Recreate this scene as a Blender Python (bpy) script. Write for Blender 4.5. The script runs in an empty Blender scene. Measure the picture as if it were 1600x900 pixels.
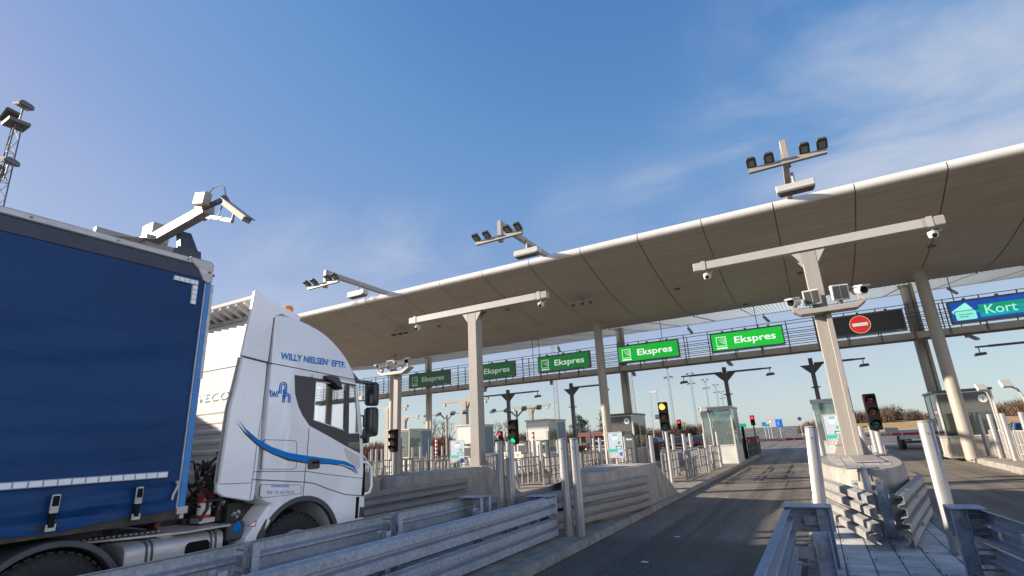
import bpy, bmesh, math, random
from mathutils import Vector, Matrix
rad = math.radians
random.seed(7)
scene = bpy.context.scene
COL = scene.collection

# ------------------------------------------------------------------ camera
cam_d = bpy.data.cameras.new('camera')
cam = bpy.data.objects.new('camera', cam_d)
COL.objects.link(cam)
_y, _p, _r = rad(28.949), rad(16.657), rad(-2.860)
_f = Vector((-math.sin(_y), math.cos(_y), 0)); _rt = Vector((math.cos(_y), math.sin(_y), 0)); _u = Vector((0, 0, 1))
_f2 = _f*math.cos(_p) + _u*math.sin(_p); _u2 = _u*math.cos(_p) - _f*math.sin(_p)
_r3 = _rt*math.cos(_r) + _u2*math.sin(_r); _u3 = _u2*math.cos(_r) - _rt*math.sin(_r)
m = Matrix((( _r3.x, _u3.x, -_f2.x, 0), (_r3.y, _u3.y, -_f2.y, 0), (_r3.z, _u3.z, -_f2.z, 1.75), (0, 0, 0, 1)))
cam.matrix_world = m
cam_d.sensor_width = 36
cam_d.lens = 804.6/1600*36
cam_d.clip_start = 0.05
cam_d.clip_end = 9000
scene.camera = cam

# ------------------------------------------------------------------ light
SUN_AZ = rad(66)      # from straight behind (-Y) towards the left (-X)
SUN_EL = rad(18.5)
to_sun = Vector((-math.sin(SUN_AZ)*math.cos(SUN_EL), -math.cos(SUN_AZ)*math.cos(SUN_EL), math.sin(SUN_EL)))
sd = bpy.data.lights.new('sun', 'SUN')
sd.energy = 5.0
sd.angle = rad(0.5)
sd.color = (1.0, 0.86, 0.70)
sun = bpy.data.objects.new('sun', sd)
sun.rotation_euler = to_sun.to_track_quat('Z', 'Y').to_euler()
COL.objects.link(sun)

world = bpy.data.worlds.new('World')
scene.world = world
world.use_nodes = True
nt = world.node_tree
for n in list(nt.nodes): nt.nodes.remove(n)
def wn(t, **k):
    n = nt.nodes.new(t)
    for a, b in k.items(): setattr(n, a, b)
    return n
sky = wn('ShaderNodeTexSky', sky_type='NISHITA', sun_disc=False)
sky.sun_elevation = SUN_EL
sky.sun_rotation = math.atan2(to_sun.x, to_sun.y)
sky.air_density = 1.0; sky.dust_density = 0.35; sky.ozone_density = 2.6; sky.altitude = 0
bg = wn('ShaderNodeBackground'); bg.inputs['Strength'].default_value = 0.12
out = wn('ShaderNodeOutputWorld')
tc = wn('ShaderNodeTexCoord')
sep = wn('ShaderNodeSeparateXYZ'); nt.links.new(tc.outputs['Generated'], sep.inputs[0])
def wmath(op, a, b=None, clamp=False):
    n = wn('ShaderNodeMath', operation=op); n.use_clamp = clamp
    for i, v in enumerate((a, b)):
        if v is None: continue
        if isinstance(v, (int, float)): n.inputs[i].default_value = v
        else: nt.links.new(v, n.inputs[i])
    return n.outputs[0]
den = wmath('ADD', wmath('MAXIMUM', sep.outputs[2], 0.0), 0.12)
px_ = wmath('DIVIDE', sep.outputs[0], den); py_ = wmath('DIVIDE', sep.outputs[1], den)
comb = wn('ShaderNodeCombineXYZ'); nt.links.new(px_, comb.inputs[0]); nt.links.new(py_, comb.inputs[1])
mp = wn('ShaderNodeMapping'); mp.inputs['Scale'].default_value = (0.75, 1.15, 1); mp.inputs['Rotation'].default_value = (0, 0, rad(-18))
nt.links.new(comb.outputs[0], mp.inputs[0])
no = wn('ShaderNodeTexNoise'); no.inputs['Scale'].default_value = 1.6; no.inputs['Detail'].default_value = 8; no.inputs['Roughness'].default_value = 0.55
no.inputs['Distortion'].default_value = 0.6
nt.links.new(mp.outputs[0], no.inputs['Vector'])
cr = wn('ShaderNodeMapRange', interpolation_type='SMOOTHSTEP'); cr.inputs['From Min'].default_value = 0.36; cr.inputs['From Max'].default_value = 0.74
nt.links.new(no.outputs['Fac'], cr.inputs['Value'])
mask = None
for c, w0, amp in (((0.08, 0.85, 0.52), 0.030, 0.9), ((0.22, 0.86, 0.46), 0.045, 1.15), ((0.36, 0.83, 0.43), 0.05, 1.0), ((0.0, 0.84, 0.53), 0.012, 0.8), ((-0.03, 0.865, 0.50), 0.012, 0.45),
                   ((-0.19, 0.905, 0.385), 0.012, 0.6), ((-0.61, 0.72, 0.335), 0.014, 0.6), ((-0.75, 0.6, 0.3), 0.015, 0.5), ((-0.30, 0.87, 0.39), 0.010, 0.4), ((0.0, 1.0, 0.04), 0.03, 0.55)):
    v = Vector(c).normalized()
    d = wn('ShaderNodeVectorMath', operation='DOT_PRODUCT'); nt.links.new(tc.outputs['Generated'], d.inputs[0]); d.inputs[1].default_value = v
    r = wn('ShaderNodeMapRange', interpolation_type='SMOOTHSTEP'); r.inputs['From Min'].default_value = 1-w0; r.inputs['From Max'].default_value = 1.0
    r.inputs['To Max'].default_value = amp
    nt.links.new(d.outputs['Value'], r.inputs['Value'])
    mask = r.outputs[0] if mask is None else wmath('MAXIMUM', mask, r.outputs[0])
fac = wmath('MULTIPLY', wmath('MULTIPLY', cr.outputs[0], mask), 0.78, True)
mixc = wn('ShaderNodeMix', data_type='RGBA')
gam = wn('ShaderNodeGamma'); gam.inputs[1].default_value = 0.66; nt.links.new(sky.outputs[0], gam.inputs[0])
tint = wn('ShaderNodeMix', data_type='RGBA', blend_type='MULTIPLY'); tint.inputs[0].default_value = 1; nt.links.new(gam.outputs[0], tint.inputs[6]); tint.inputs[7].default_value = (0.98, 0.97, 1.05, 1)
hs = wn('ShaderNodeHueSaturation'); hs.inputs['Saturation'].default_value = 1.45; hs.inputs['Value'].default_value = 1.35; nt.links.new(tint.outputs[2], hs.inputs['Color'])
K_ = 0.12*2**1.25
def vscale(sock, k):
    n = wn('ShaderNodeVectorMath', operation='SCALE'); nt.links.new(sock, n.inputs[0]); n.inputs['Scale'].default_value = k; return n.outputs[0]
cv = wn('ShaderNodeRGBCurve'); nt.links.new(vscale(hs.outputs[0], K_*0.5), cv.inputs['Color'])
for ci, pts_ in enumerate((((0.051, 0.049), (0.066, 0.073), (0.108, 0.131), (0.14, 0.175), (0.45, 0.285), (1, 0.33)), ((0.145, 0.121), (0.173, 0.155), (0.234, 0.192), (0.285, 0.226), (0.55, 0.345), (1, 0.39)), ((0.329, 0.27), (0.38, 0.305), (0.49, 0.337), (0.6, 0.368), (1, 0.40)))):
    c_ = cv.mapping.curves[ci]
    c_.points[1].location = pts_[-1]
    for p_ in pts_[:-1]: c_.points.new(*p_)
cv.mapping.update()
nt.links.new(fac, mixc.inputs[0]); nt.links.new(vscale(cv.outputs[0], 2/K_), mixc.inputs[6]); mixc.inputs[7].default_value = (0.60/K_, 0.65/K_, 0.76/K_, 1)
def maprange(sock, a0, a1, b0, b1):
    n = wn('ShaderNodeMapRange', interpolation_type='SMOOTHSTEP'); nt.links.new(sock, n.inputs[0])
    for i, v in enumerate((a0, a1, b0, b1)): n.inputs[1+i].default_value = v
    return n.outputs[0]
d2 = wn('ShaderNodeVectorMath', operation='DOT_PRODUCT'); nt.links.new(tc.outputs['Generated'], d2.inputs[0]); d2.inputs[1].default_value = Vector((0.93, -0.25, 0.30)).normalized()  # bright cloud bank out of view, added to fill the shaded right-hand faces
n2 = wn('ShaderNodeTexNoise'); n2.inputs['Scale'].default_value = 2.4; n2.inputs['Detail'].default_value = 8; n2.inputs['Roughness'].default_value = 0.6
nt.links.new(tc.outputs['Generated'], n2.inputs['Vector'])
fill_cloud = wmath('MULTIPLY', wmath('MULTIPLY', maprange(d2.outputs['Value'], 0.35, 0.72, 0.0, 1.0), maprange(sep.outputs[2], 0.26, 0.46, 1.0, 0.0)), maprange(n2.outputs['Fac'], 0.38, 0.52, 0.0, 1.0), True)
mix2 = wn('ShaderNodeMix', data_type='RGBA'); nt.links.new(fill_cloud, mix2.inputs[0]); nt.links.new(mixc.outputs[2], mix2.inputs[6]); mix2.inputs[7].default_value = (2.3/K_, 2.3/K_, 2.45/K_, 1)
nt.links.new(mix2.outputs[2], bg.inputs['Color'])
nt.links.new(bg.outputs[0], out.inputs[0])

vs = scene.view_settings
vs.view_transform = 'Standard'; vs.look = 'None'; vs.gamma = 1; vs.use_curve_mapping = False
vs.exposure = 1.25
scene.cycles.max_bounces = 6
scene.cycles.transparent_max_bounces = 12
scene.cycles.use_denoising = True

# ------------------------------------------------------------------ materials
def newmat(name):
    mt = bpy.data.materials.new(name); mt.use_nodes = True
    return mt, mt.node_tree, mt.node_tree.nodes['Principled BSDF']
def pbr(name, col, rough=0.5, metal=0.0, var=0.12, scale=6.0, bump=0.0, bscale=60.0, spec=0.5, stretch=None, dirt=None, dirtscale=2.0, dirtamt=0.4):
    mt, t, p = newmat(name)
    L = t.links
    geo = t.nodes.new('ShaderNodeTexCoord')
    vec = geo.outputs['Object']
    if stretch:
        mpp = t.nodes.new('ShaderNodeMapping'); mpp.inputs['Scale'].default_value = stretch
        L.new(vec, mpp.inputs[0]); vec = mpp.outputs[0]
    n = t.nodes.new('ShaderNodeTexNoise'); n.inputs['Scale'].default_value = scale; n.inputs['Detail'].default_value = 6; n.inputs['Roughness'].default_value = 0.6
    L.new(vec, n.inputs['Vector'])
    r = t.nodes.new('ShaderNodeValToRGB')
    r.color_ramp.elements[0].position = 0.3; r.color_ramp.elements[1].position = 0.7
    r.color_ramp.elements[0].color = [c*(1-var) for c in col] + [1]
    r.color_ramp.elements[1].color = [min(1, c*(1+var)) for c in col] + [1]
    L.new(n.outputs['Fac'], r.inputs[0])
    cout = r.outputs[0]
    if dirt:
        n2 = t.nodes.new('ShaderNodeTexNoise'); n2.inputs['Scale'].default_value = dirtscale; n2.inputs['Detail'].default_value = 8; n2.inputs['Roughness'].default_value = 0.7
        L.new(vec, n2.inputs['Vector'])
        mr = t.nodes.new('ShaderNodeMapRange'); mr.inputs['From Min'].default_value = 0.52; mr.inputs['From Max'].default_value = 0.72; mr.inputs['To Max'].default_value = dirtamt
        L.new(n2.outputs['Fac'], mr.inputs[0])
        mx = t.nodes.new('ShaderNodeMix'); mx.data_type = 'RGBA'
        L.new(mr.outputs[0], mx.inputs[0]); L.new(cout, mx.inputs[6]); mx.inputs[7].default_value = list(dirt)+[1]
        cout = mx.outputs[2]
    L.new(cout, p.inputs['Base Color'])
    p.inputs['Roughness'].default_value = rough; p.inputs['Metallic'].default_value = metal
    p.inputs['Specular IOR Level'].default_value = spec
    if bump:
        nb = t.nodes.new('ShaderNodeTexNoise'); nb.inputs['Scale'].default_value = bscale; nb.inputs['Detail'].default_value = 4
        L.new(vec, nb.inputs['Vector'])
        b = t.nodes.new('ShaderNodeBump'); b.inputs['Strength'].default_value = bump; b.inputs['Distance'].default_value = 0.01
        L.new(nb.outputs['Fac'], b.inputs['Height']); L.new(b.outputs[0], p.inputs['Normal'])
    return mt
def emit(name, col, strength, base=(0.02, 0.02, 0.02), grid=0.0):
    mt, t, p = newmat(name)
    p.inputs['Base Color'].default_value = (*base, 1); p.inputs['Roughness'].default_value = 0.5
    p.inputs['Emission Color'].default_value = (*col, 1); p.inputs['Emission Strength'].default_value = strength
    if grid:      # rows of LED modules
        g = t.nodes.new('ShaderNodeTexCoord'); b = t.nodes.new('ShaderNodeTexNoise')
        mpp = t.nodes.new('ShaderNodeMapping'); mpp.inputs['Scale'].default_value = (1, 1, 6); t.links.new(g.outputs['Object'], mpp.inputs[0])
        b.inputs['Scale'].default_value = 3.2; t.links.new(mpp.outputs[0], b.inputs['Vector'])
        r = t.nodes.new('ShaderNodeMapRange'); r.inputs['From Min'].default_value = 0.3; r.inputs['From Max'].default_value = 0.7
        r.inputs['To Min'].default_value = strength*(1-grid); r.inputs['To Max'].default_value = strength*(1+grid)
        t.links.new(b.outputs['Fac'], r.inputs[0]); t.links.new(r.outputs[0], p.inputs['Emission Strength'])
    return mt
def glassmat(name, tint=(0.75, 0.88, 0.86), refl=0.10, dark=0.0):
    mt, t, p = newmat(name)
    t.nodes.remove(p)
    o = t.nodes['Material Output']
    tr = t.nodes.new('ShaderNodeBsdfTransparent'); tr.inputs[0].default_value = (*tint, 1)
    gl = t.nodes.new('ShaderNodeBsdfGlossy'); gl.inputs['Roughness'].default_value = 0.02; gl.inputs[0].default_value = (0.95, 0.98, 1, 1)
    lw = t.nodes.new('ShaderNodeLayerWeight'); lw.inputs['Blend'].default_value = 0.35
    ma = t.nodes.new('ShaderNodeMath'); ma.operation = 'ADD'; ma.inputs[1].default_value = refl; ma.use_clamp = True
    t.links.new(lw.outputs['Fresnel'], ma.inputs[0])
    mx = t.nodes.new('ShaderNodeMixShader')
    t.links.new(ma.outputs[0], mx.inputs[0]); t.links.new(tr.outputs[0], mx.inputs[1]); t.links.new(gl.outputs[0], mx.inputs[2])
    res = mx.outputs[0]
    if dark:
        df = t.nodes.new('ShaderNodeBsdfDiffuse'); df.inputs[0].default_value = (0.55, 0.66, 0.64, 1)
        m2 = t.nodes.new('ShaderNodeMixShader'); m2.inputs[0].default_value = dark
        t.links.new(res, m2.inputs[1]); t.links.new(df.outputs[0], m2.inputs[2]); res = m2.outputs[0]
    t.links.new(res, o.inputs[0])
    return mt
def galv(name, col, rough=0.42, metal=0.55, vor=28):
    mt, t, p = newmat(name); L = t.links
    g = t.nodes.new('ShaderNodeTexCoord')
    v = t.nodes.new('ShaderNodeTexVoronoi'); v.inputs['Scale'].default_value = vor; L.new(g.outputs['Object'], v.inputs['Vector'])
    n = t.nodes.new('ShaderNodeTexNoise'); n.inputs['Scale'].default_value = 2.3; n.inputs['Detail'].default_value = 8; n.inputs['Roughness'].default_value = 0.7; L.new(g.outputs['Object'], n.inputs['Vector'])
    bw = t.nodes.new('ShaderNodeSeparateColor'); L.new(v.outputs['Color'], bw.inputs[0])
    a = t.nodes.new('ShaderNodeMath'); a.operation = 'MULTIPLY_ADD'; a.inputs[1].default_value = 0.35; L.new(bw.outputs[0], a.inputs[0])
    m1 = t.nodes.new('ShaderNodeMath'); m1.operation = 'MULTIPLY'; m1.inputs[1].default_value = 0.75; L.new(n.outputs['Fac'], m1.inputs[0]); L.new(m1.outputs[0], a.inputs[2])
    r = t.nodes.new('ShaderNodeValToRGB'); L.new(a.outputs[0], r.inputs[0])
    r.color_ramp.elements[0].position = 0.25; r.color_ramp.elements[1].position = 0.8
    r.color_ramp.elements[0].color = [c*0.74 for c in col]+[1]; r.color_ramp.elements[1].color = [min(1, c*1.2) for c in col]+[1]
    L.new(r.outputs[0], p.inputs['Base Color'])
    rr = t.nodes.new('ShaderNodeMapRange'); rr.inputs['To Min'].default_value = rough-0.1; rr.inputs['To Max'].default_value = rough+0.18
    L.new(a.outputs[0], rr.inputs[0]); L.new(rr.outputs[0], p.inputs['Roughness'])
    p.inputs['Metallic'].default_value = metal
    return mt

M = {}
M['galv'] = galv('galvanised_steel', (0.30, 0.345, 0.415), 0.5, 0.3)
M['galv_warm'] = galv('neutral_galvanised_steel', (0.27, 0.268, 0.262), 0.55, 0.25)  # less blue copy of the galvanised steel, for the near V rails
M['galv_dull'] = galv('dull_steel', (0.24, 0.235, 0.23), 0.65, 0.2)
M['post_metal'] = pbr('bollard_aluminium', (0.34, 0.34, 0.34), 0.34, 0.45, 0.10, 5, 0.05, 90, dirt=(0.35, 0.32, 0.28), dirtamt=0.35, dirtscale=4)
M['mast_paint'] = pbr('mast_grey_paint', (0.275, 0.255, 0.232), 0.5, 0, 0.06, 3, dirt=(0.30, 0.27, 0.24), dirtamt=0.22, dirtscale=1.6, stretch=(3, 3, 0.5))
M['mast_light'] = pbr('beam_light_paint', (0.34, 0.33, 0.315), 0.45, 0, 0.05, 3, dirt=(0.4, 0.38, 0.35), dirtamt=0.25)
M['dark_steel'] = pbr('dark_grey_steel', (0.115, 0.118, 0.122), 0.55, 0.2, 0.15, 5)
M['column'] = pbr('column_paint', (0.31, 0.28, 0.245), 0.5, 0, 0.08, 2, dirt=(0.25, 0.22, 0.19), dirtamt=0.2, stretch=(3, 3, 0.4))
M['white_steel'] = pbr('white_enamel', (0.46, 0.455, 0.44), 0.4, 0, 0.05, 4, dirt=(0.45, 0.42, 0.38), dirtamt=0.3)
M['concrete'] = pbr('concrete', (0.27, 0.25, 0.225), 0.85, 0, 0.22, 3.0, 0.25, 45, dirt=(0.13, 0.12, 0.11), dirtamt=0.55, dirtscale=1.7, stretch=(1.6, 1.6, 0.8))
M['black'] = pbr('black_plastic', (0.010, 0.010, 0.011), 0.6, 0, 0.2, spec=0.08)
M['rubber'] = pbr('tyre_rubber', (0.022, 0.022, 0.024), 0.8, 0, 0.3, 18, 0.3, 40)
M['truck_white'] = pbr('truck_white_paint', (0.80, 0.81, 0.83), 0.16, 0, 0.03, 1.5, dirt=(0.42, 0.39, 0.35), dirtamt=0.18, dirtscale=2.2)
M['panel_black'] = pbr('dark_window_surround', (0.03, 0.03, 0.036), 0.35, 0, 0.12)
M['trim_grey'] = pbr('dark_grey_trim', (0.055, 0.058, 0.065), 0.55, 0, 0.15)
M['seam'] = pbr('panel_gap', (0.05, 0.05, 0.055), 0.7, 0, 0.1)
M['blue_paint'] = pbr('blue_lettering', (0.0, 0.19, 0.58), 0.55, 0, 0.06, spec=0.15)
M['blue_dark'] = pbr('dark_stripe', (0.02, 0.022, 0.03), 0.35, 0, 0.1)
M['blue_post'] = pbr('blue_post_paint', (0.02, 0.20, 0.52), 0.4, 0, 0.15, 8, dirt=(0.1, 0.12, 0.15), dirtamt=0.3)
M['curtain'] = pbr('blue_curtain_pvc', (0.007, 0.065, 0.22), 0.40, 0, 0.22, 1.1, 0.12, 240, dirt=(0.03, 0.05, 0.12), dirtamt=0.5, dirtscale=0.9, stretch=(1, 0.5, 2))
def curtain_mat():
    mt, t, p = newmat('blue_curtain_tarpaulin'); L = t.links; N = t.nodes.new
    g = N('ShaderNodeTexCoord')
    def mapped(sc, rot=(0, 0, 0)):
        m_ = N('ShaderNodeMapping'); m_.inputs['Scale'].default_value = sc; m_.inputs['Rotation'].default_value = rot; L.new(g.outputs['Object'], m_.inputs[0]); return m_.outputs[0]
    def noise(v, s, d=5, r=0.6, dist=0.0):
        n = N('ShaderNodeTexNoise'); n.inputs['Scale'].default_value = s; n.inputs['Detail'].default_value = d; n.inputs['Roughness'].default_value = r; n.inputs['Distortion'].default_value = dist; L.new(v, n.inputs['Vector']); return n.outputs['Fac']
    r = N('ShaderNodeValToRGB'); L.new(noise(mapped((1, 0.5, 1.4)), 1.2, 7), r.inputs[0])
    r.color_ramp.elements[0].position = 0.3; r.color_ramp.elements[0].color = (0.004, 0.036, 0.122, 1)
    r.color_ramp.elements[1].position = 0.7; r.color_ramp.elements[1].color = (0.005, 0.052, 0.172, 1)
    mr = N('ShaderNodeMapRange'); mr.inputs[1].default_value = 0.55; mr.inputs[2].default_value = 0.8; mr.inputs[4].default_value = 0.4; L.new(noise(mapped((1, 1.4, 0.5)), 2.4, 9, 0.75), mr.inputs[0])
    x = N('ShaderNodeMix'); x.data_type = 'RGBA'; L.new(mr.outputs[0], x.inputs[0]); L.new(r.outputs[0], x.inputs[6]); x.inputs[7].default_value = (0.03, 0.045, 0.09, 1)
    L.new(x.outputs[2], p.inputs['Base Color']); p.inputs['Roughness'].default_value = 0.5; p.inputs['Specular IOR Level'].default_value = 0.22
    b1 = N('ShaderNodeBump'); b1.inputs['Strength'].default_value = 0.10; b1.inputs['Distance'].default_value = 0.004; L.new(noise(g.outputs['Object'], 260, 2), b1.inputs['Height'])
    b2 = N('ShaderNodeBump'); b2.inputs['Strength'].default_value = 0.55; b2.inputs['Distance'].default_value = 0.03; L.new(noise(mapped((1, 0.28, 1.5), (rad(8), 0, 0)), 3.2, 5, 0.55, 0.8), b2.inputs['Height']); L.new(b1.outputs[0], b2.inputs['Normal']); b2.inputs['Strength'].default_value = 0.36
    b3 = N('ShaderNodeBump'); b3.inputs['Strength'].default_value = 0.35; b3.inputs['Distance'].default_value = 0.03; L.new(noise(mapped((1, 1.6, 0.25), (rad(-6), 0, 0)), 2.2, 4, 0.5, 0.4), b3.inputs['Height']); L.new(b2.outputs[0], b3.inputs['Normal'])
    L.new(b3.outputs[0], p.inputs['Normal']); return mt
M['curtain'] = curtain_mat()
M['curtain_dark'] = pbr('navy_pelmet', (0.022, 0.032, 0.058), 0.5, 0, 0.2, 4)
M['alu'] = pbr('worn_aluminium', (0.42, 0.41, 0.41), 0.42, 0.4, 0.16, 7, 0.1, 50, dirt=(0.2, 0.18, 0.16), dirtamt=0.5, dirtscale=5, stretch=(1, 0.35, 2))
M['reflect'] = pbr('reflective_tape', (0.78, 0.79, 0.80), 0.4, 0, 0.06, 10)
M['reflect_gap'] = pbr('tape_gap', (0.25, 0.3, 0.42), 0.5, 0, 0.06, 10)
M['chassis'] = pbr('chassis_black', (0.03, 0.028, 0.027), 0.6, 0, 0.4, 6, 0.2, 30, dirt=(0.14, 0.11, 0.085), dirtamt=0.5, dirtscale=6)
M['orange'] = pbr('amber_plastic', (0.85, 0.22, 0.01), 0.25, 0, 0.05)
M['red'] = pbr('red_paint', (0.55, 0.018, 0.02), 0.4, 0, 0.1)
M['white_paint'] = pbr('white_paint', (0.80, 0.80, 0.78), 0.5, 0, 0.05)
M['blue_sign'] = pbr('blue_sign_paint', (0.01, 0.13, 0.52), 0.4, 0, 0.08)
M['green_sign'] = pbr('green_sign_paint', (0.0, 0.24, 0.18), 0.4, 0, 0.08)
M['yellow'] = pbr('yellow_paint', (0.75, 0.42, 0.02), 0.45, 0, 0.1)
M['booth_alu'] = pbr('booth_aluminium', (0.55, 0.55, 0.53), 0.42, 0.15, 0.08, 3, dirt=(0.3, 0.27, 0.24), dirtamt=0.3)
M['booth_panel'] = pbr('booth_mint_panel', (0.56, 0.60, 0.55), 0.35, 0, 0.05, 1.2)
M['booth_dark'] = pbr('booth_dark_panel', (0.10, 0.105, 0.105), 0.3, 0, 0.1)
M['booth_blue'] = pbr('booth_blue_panel', (0.10, 0.16, 0.24), 0.3, 0, 0.1)
M['glass'] = glassmat('booth_glass', (0.70, 0.83, 0.80), 0.10, 0.16)
M['truck_glass'] = glassmat('truck_glass', (0.84, 0.95, 0.92), 0.42)
M['dark_glass'] = pbr('dark_glass', (0.02, 0.025, 0.03), 0.06, 0, 0.1, spec=0.8)
M['rear_soffit_sheet'] = glassmat('canopy_rear_sheet', (0.80, 0.86, 0.88), 0.10, 0.6)
def soffit_sheet():  # translucent glow stands in for sky reflected in the pale metal soffit
    mt, t, p = newmat('translucent_soffit_sheet'); t.nodes.remove(p); o = t.nodes['Material Output']
    tl = t.nodes.new('ShaderNodeBsdfTranslucent'); tl.inputs[0].default_value = (0.42, 0.475, 0.49, 1)
    tr = t.nodes.new('ShaderNodeBsdfTransparent'); tr.inputs[0].default_value = (0.86, 0.92, 0.94, 1)
    gl = t.nodes.new('ShaderNodeBsdfGlossy'); gl.inputs['Roughness'].default_value = 0.1
    m1 = t.nodes.new('ShaderNodeMixShader'); m1.inputs[0].default_value = 0.14; t.links.new(tl.outputs[0], m1.inputs[1]); t.links.new(tr.outputs[0], m1.inputs[2])
    m2 = t.nodes.new('ShaderNodeMixShader'); m2.inputs[0].default_value = 0.10; t.links.new(m1.outputs[0], m2.inputs[1]); t.links.new(gl.outputs[0], m2.inputs[2])
    t.links.new(m2.outputs[0], o.inputs[0]); return mt
M['rear_soffit_sheet'] = soffit_sheet()
M['lens'] = pbr('lamp_lens', (0.055, 0.054, 0.05), 0.35, 0, 0.3, 40)
M['beige_box'] = pbr('beige_box', (0.30, 0.265, 0.23), 0.5, 0, 0.08, 8, dirt=(0.2, 0.17, 0.14), dirtamt=0.3)
M['glass_dark'] = glassmat('smoked_booth_glass', (0.34, 0.42, 0.42), 0.06, 0.05)
M['lamp_face'] = pbr('floodlight_face', (0.24, 0.24, 0.23), 0.3, 0, 0.15, 20)
M['bark'] = pbr('bark', (0.09, 0.07, 0.055), 0.9, 0, 0.3, 9)
M['twig'] = pbr('winter_twigs', (0.105, 0.072, 0.050), 0.95, 0, 0.45, 0.35)
M['twig_red'] = pbr('reddish_twigs', (0.15, 0.066, 0.052), 0.95, 0, 0.45, 0.5)
M['needle'] = pbr('evergreen_leaves', (0.030, 0.048, 0.022), 0.9, 0, 0.5, 0.8)
M['interior'] = pbr('cab_interior', (0.22, 0.23, 0.23), 0.8, 0, 0.2)
M['poster'] = pbr('poster_grey_blue', (0.40, 0.47, 0.53), 0.35, 0, 0.05)
M['poster_road'] = pbr('poster_road_grey', (0.36, 0.38, 0.40), 0.4, 0, 0.06)
M['poster_teal'] = pbr('poster_teal', (0.10, 0.40, 0.42), 0.4, 0, 0.06)
M['poster_green'] = pbr('poster_green', (0.02, 0.42, 0.22), 0.4, 0, 0.06)
M['car_dark'] = pbr('dark_car_paint', (0.03, 0.035, 0.045), 0.2, 0.3, 0.05)
M['car_silver'] = pbr('silver_car_paint', (0.50, 0.52, 0.54), 0.22, 0.5, 0.05)
M['car_blue'] = pbr('blue_car_paint', (0.04, 0.08, 0.16), 0.2, 0.3, 0.05)
M['car_white'] = pbr('white_car_paint', (0.72, 0.72, 0.72), 0.2, 0, 0.05)
M['car_red'] = pbr('red_car_paint', (0.32, 0.02, 0.02), 0.2, 0.1, 0.05)
M['tail'] = pbr('tail_light_red', (0.60, 0.015, 0.02), 0.2, 0, 0.05)
M['red_on'] = emit('red_signal', (1.0, 0.03, 0.03), 1.3, (0.3, 0.02, 0.02))
M['amber_on'] = emit('amber_signal', (1.0, 0.40, 0.07), 0.95, (0.4, 0.2, 0.05))
M['green_on'] = emit('green_signal', (0.0, 0.80, 0.30), 0.6)
M['red_off'] = pbr('red_signal_off', (0.10, 0.02, 0.015), 0.2)
M['amber_off'] = pbr('amber_signal_off', (0.10, 0.045, 0.015), 0.2)
M['green_off'] = pbr('green_signal_off', (0.01, 0.06, 0.05), 0.2)

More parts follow.
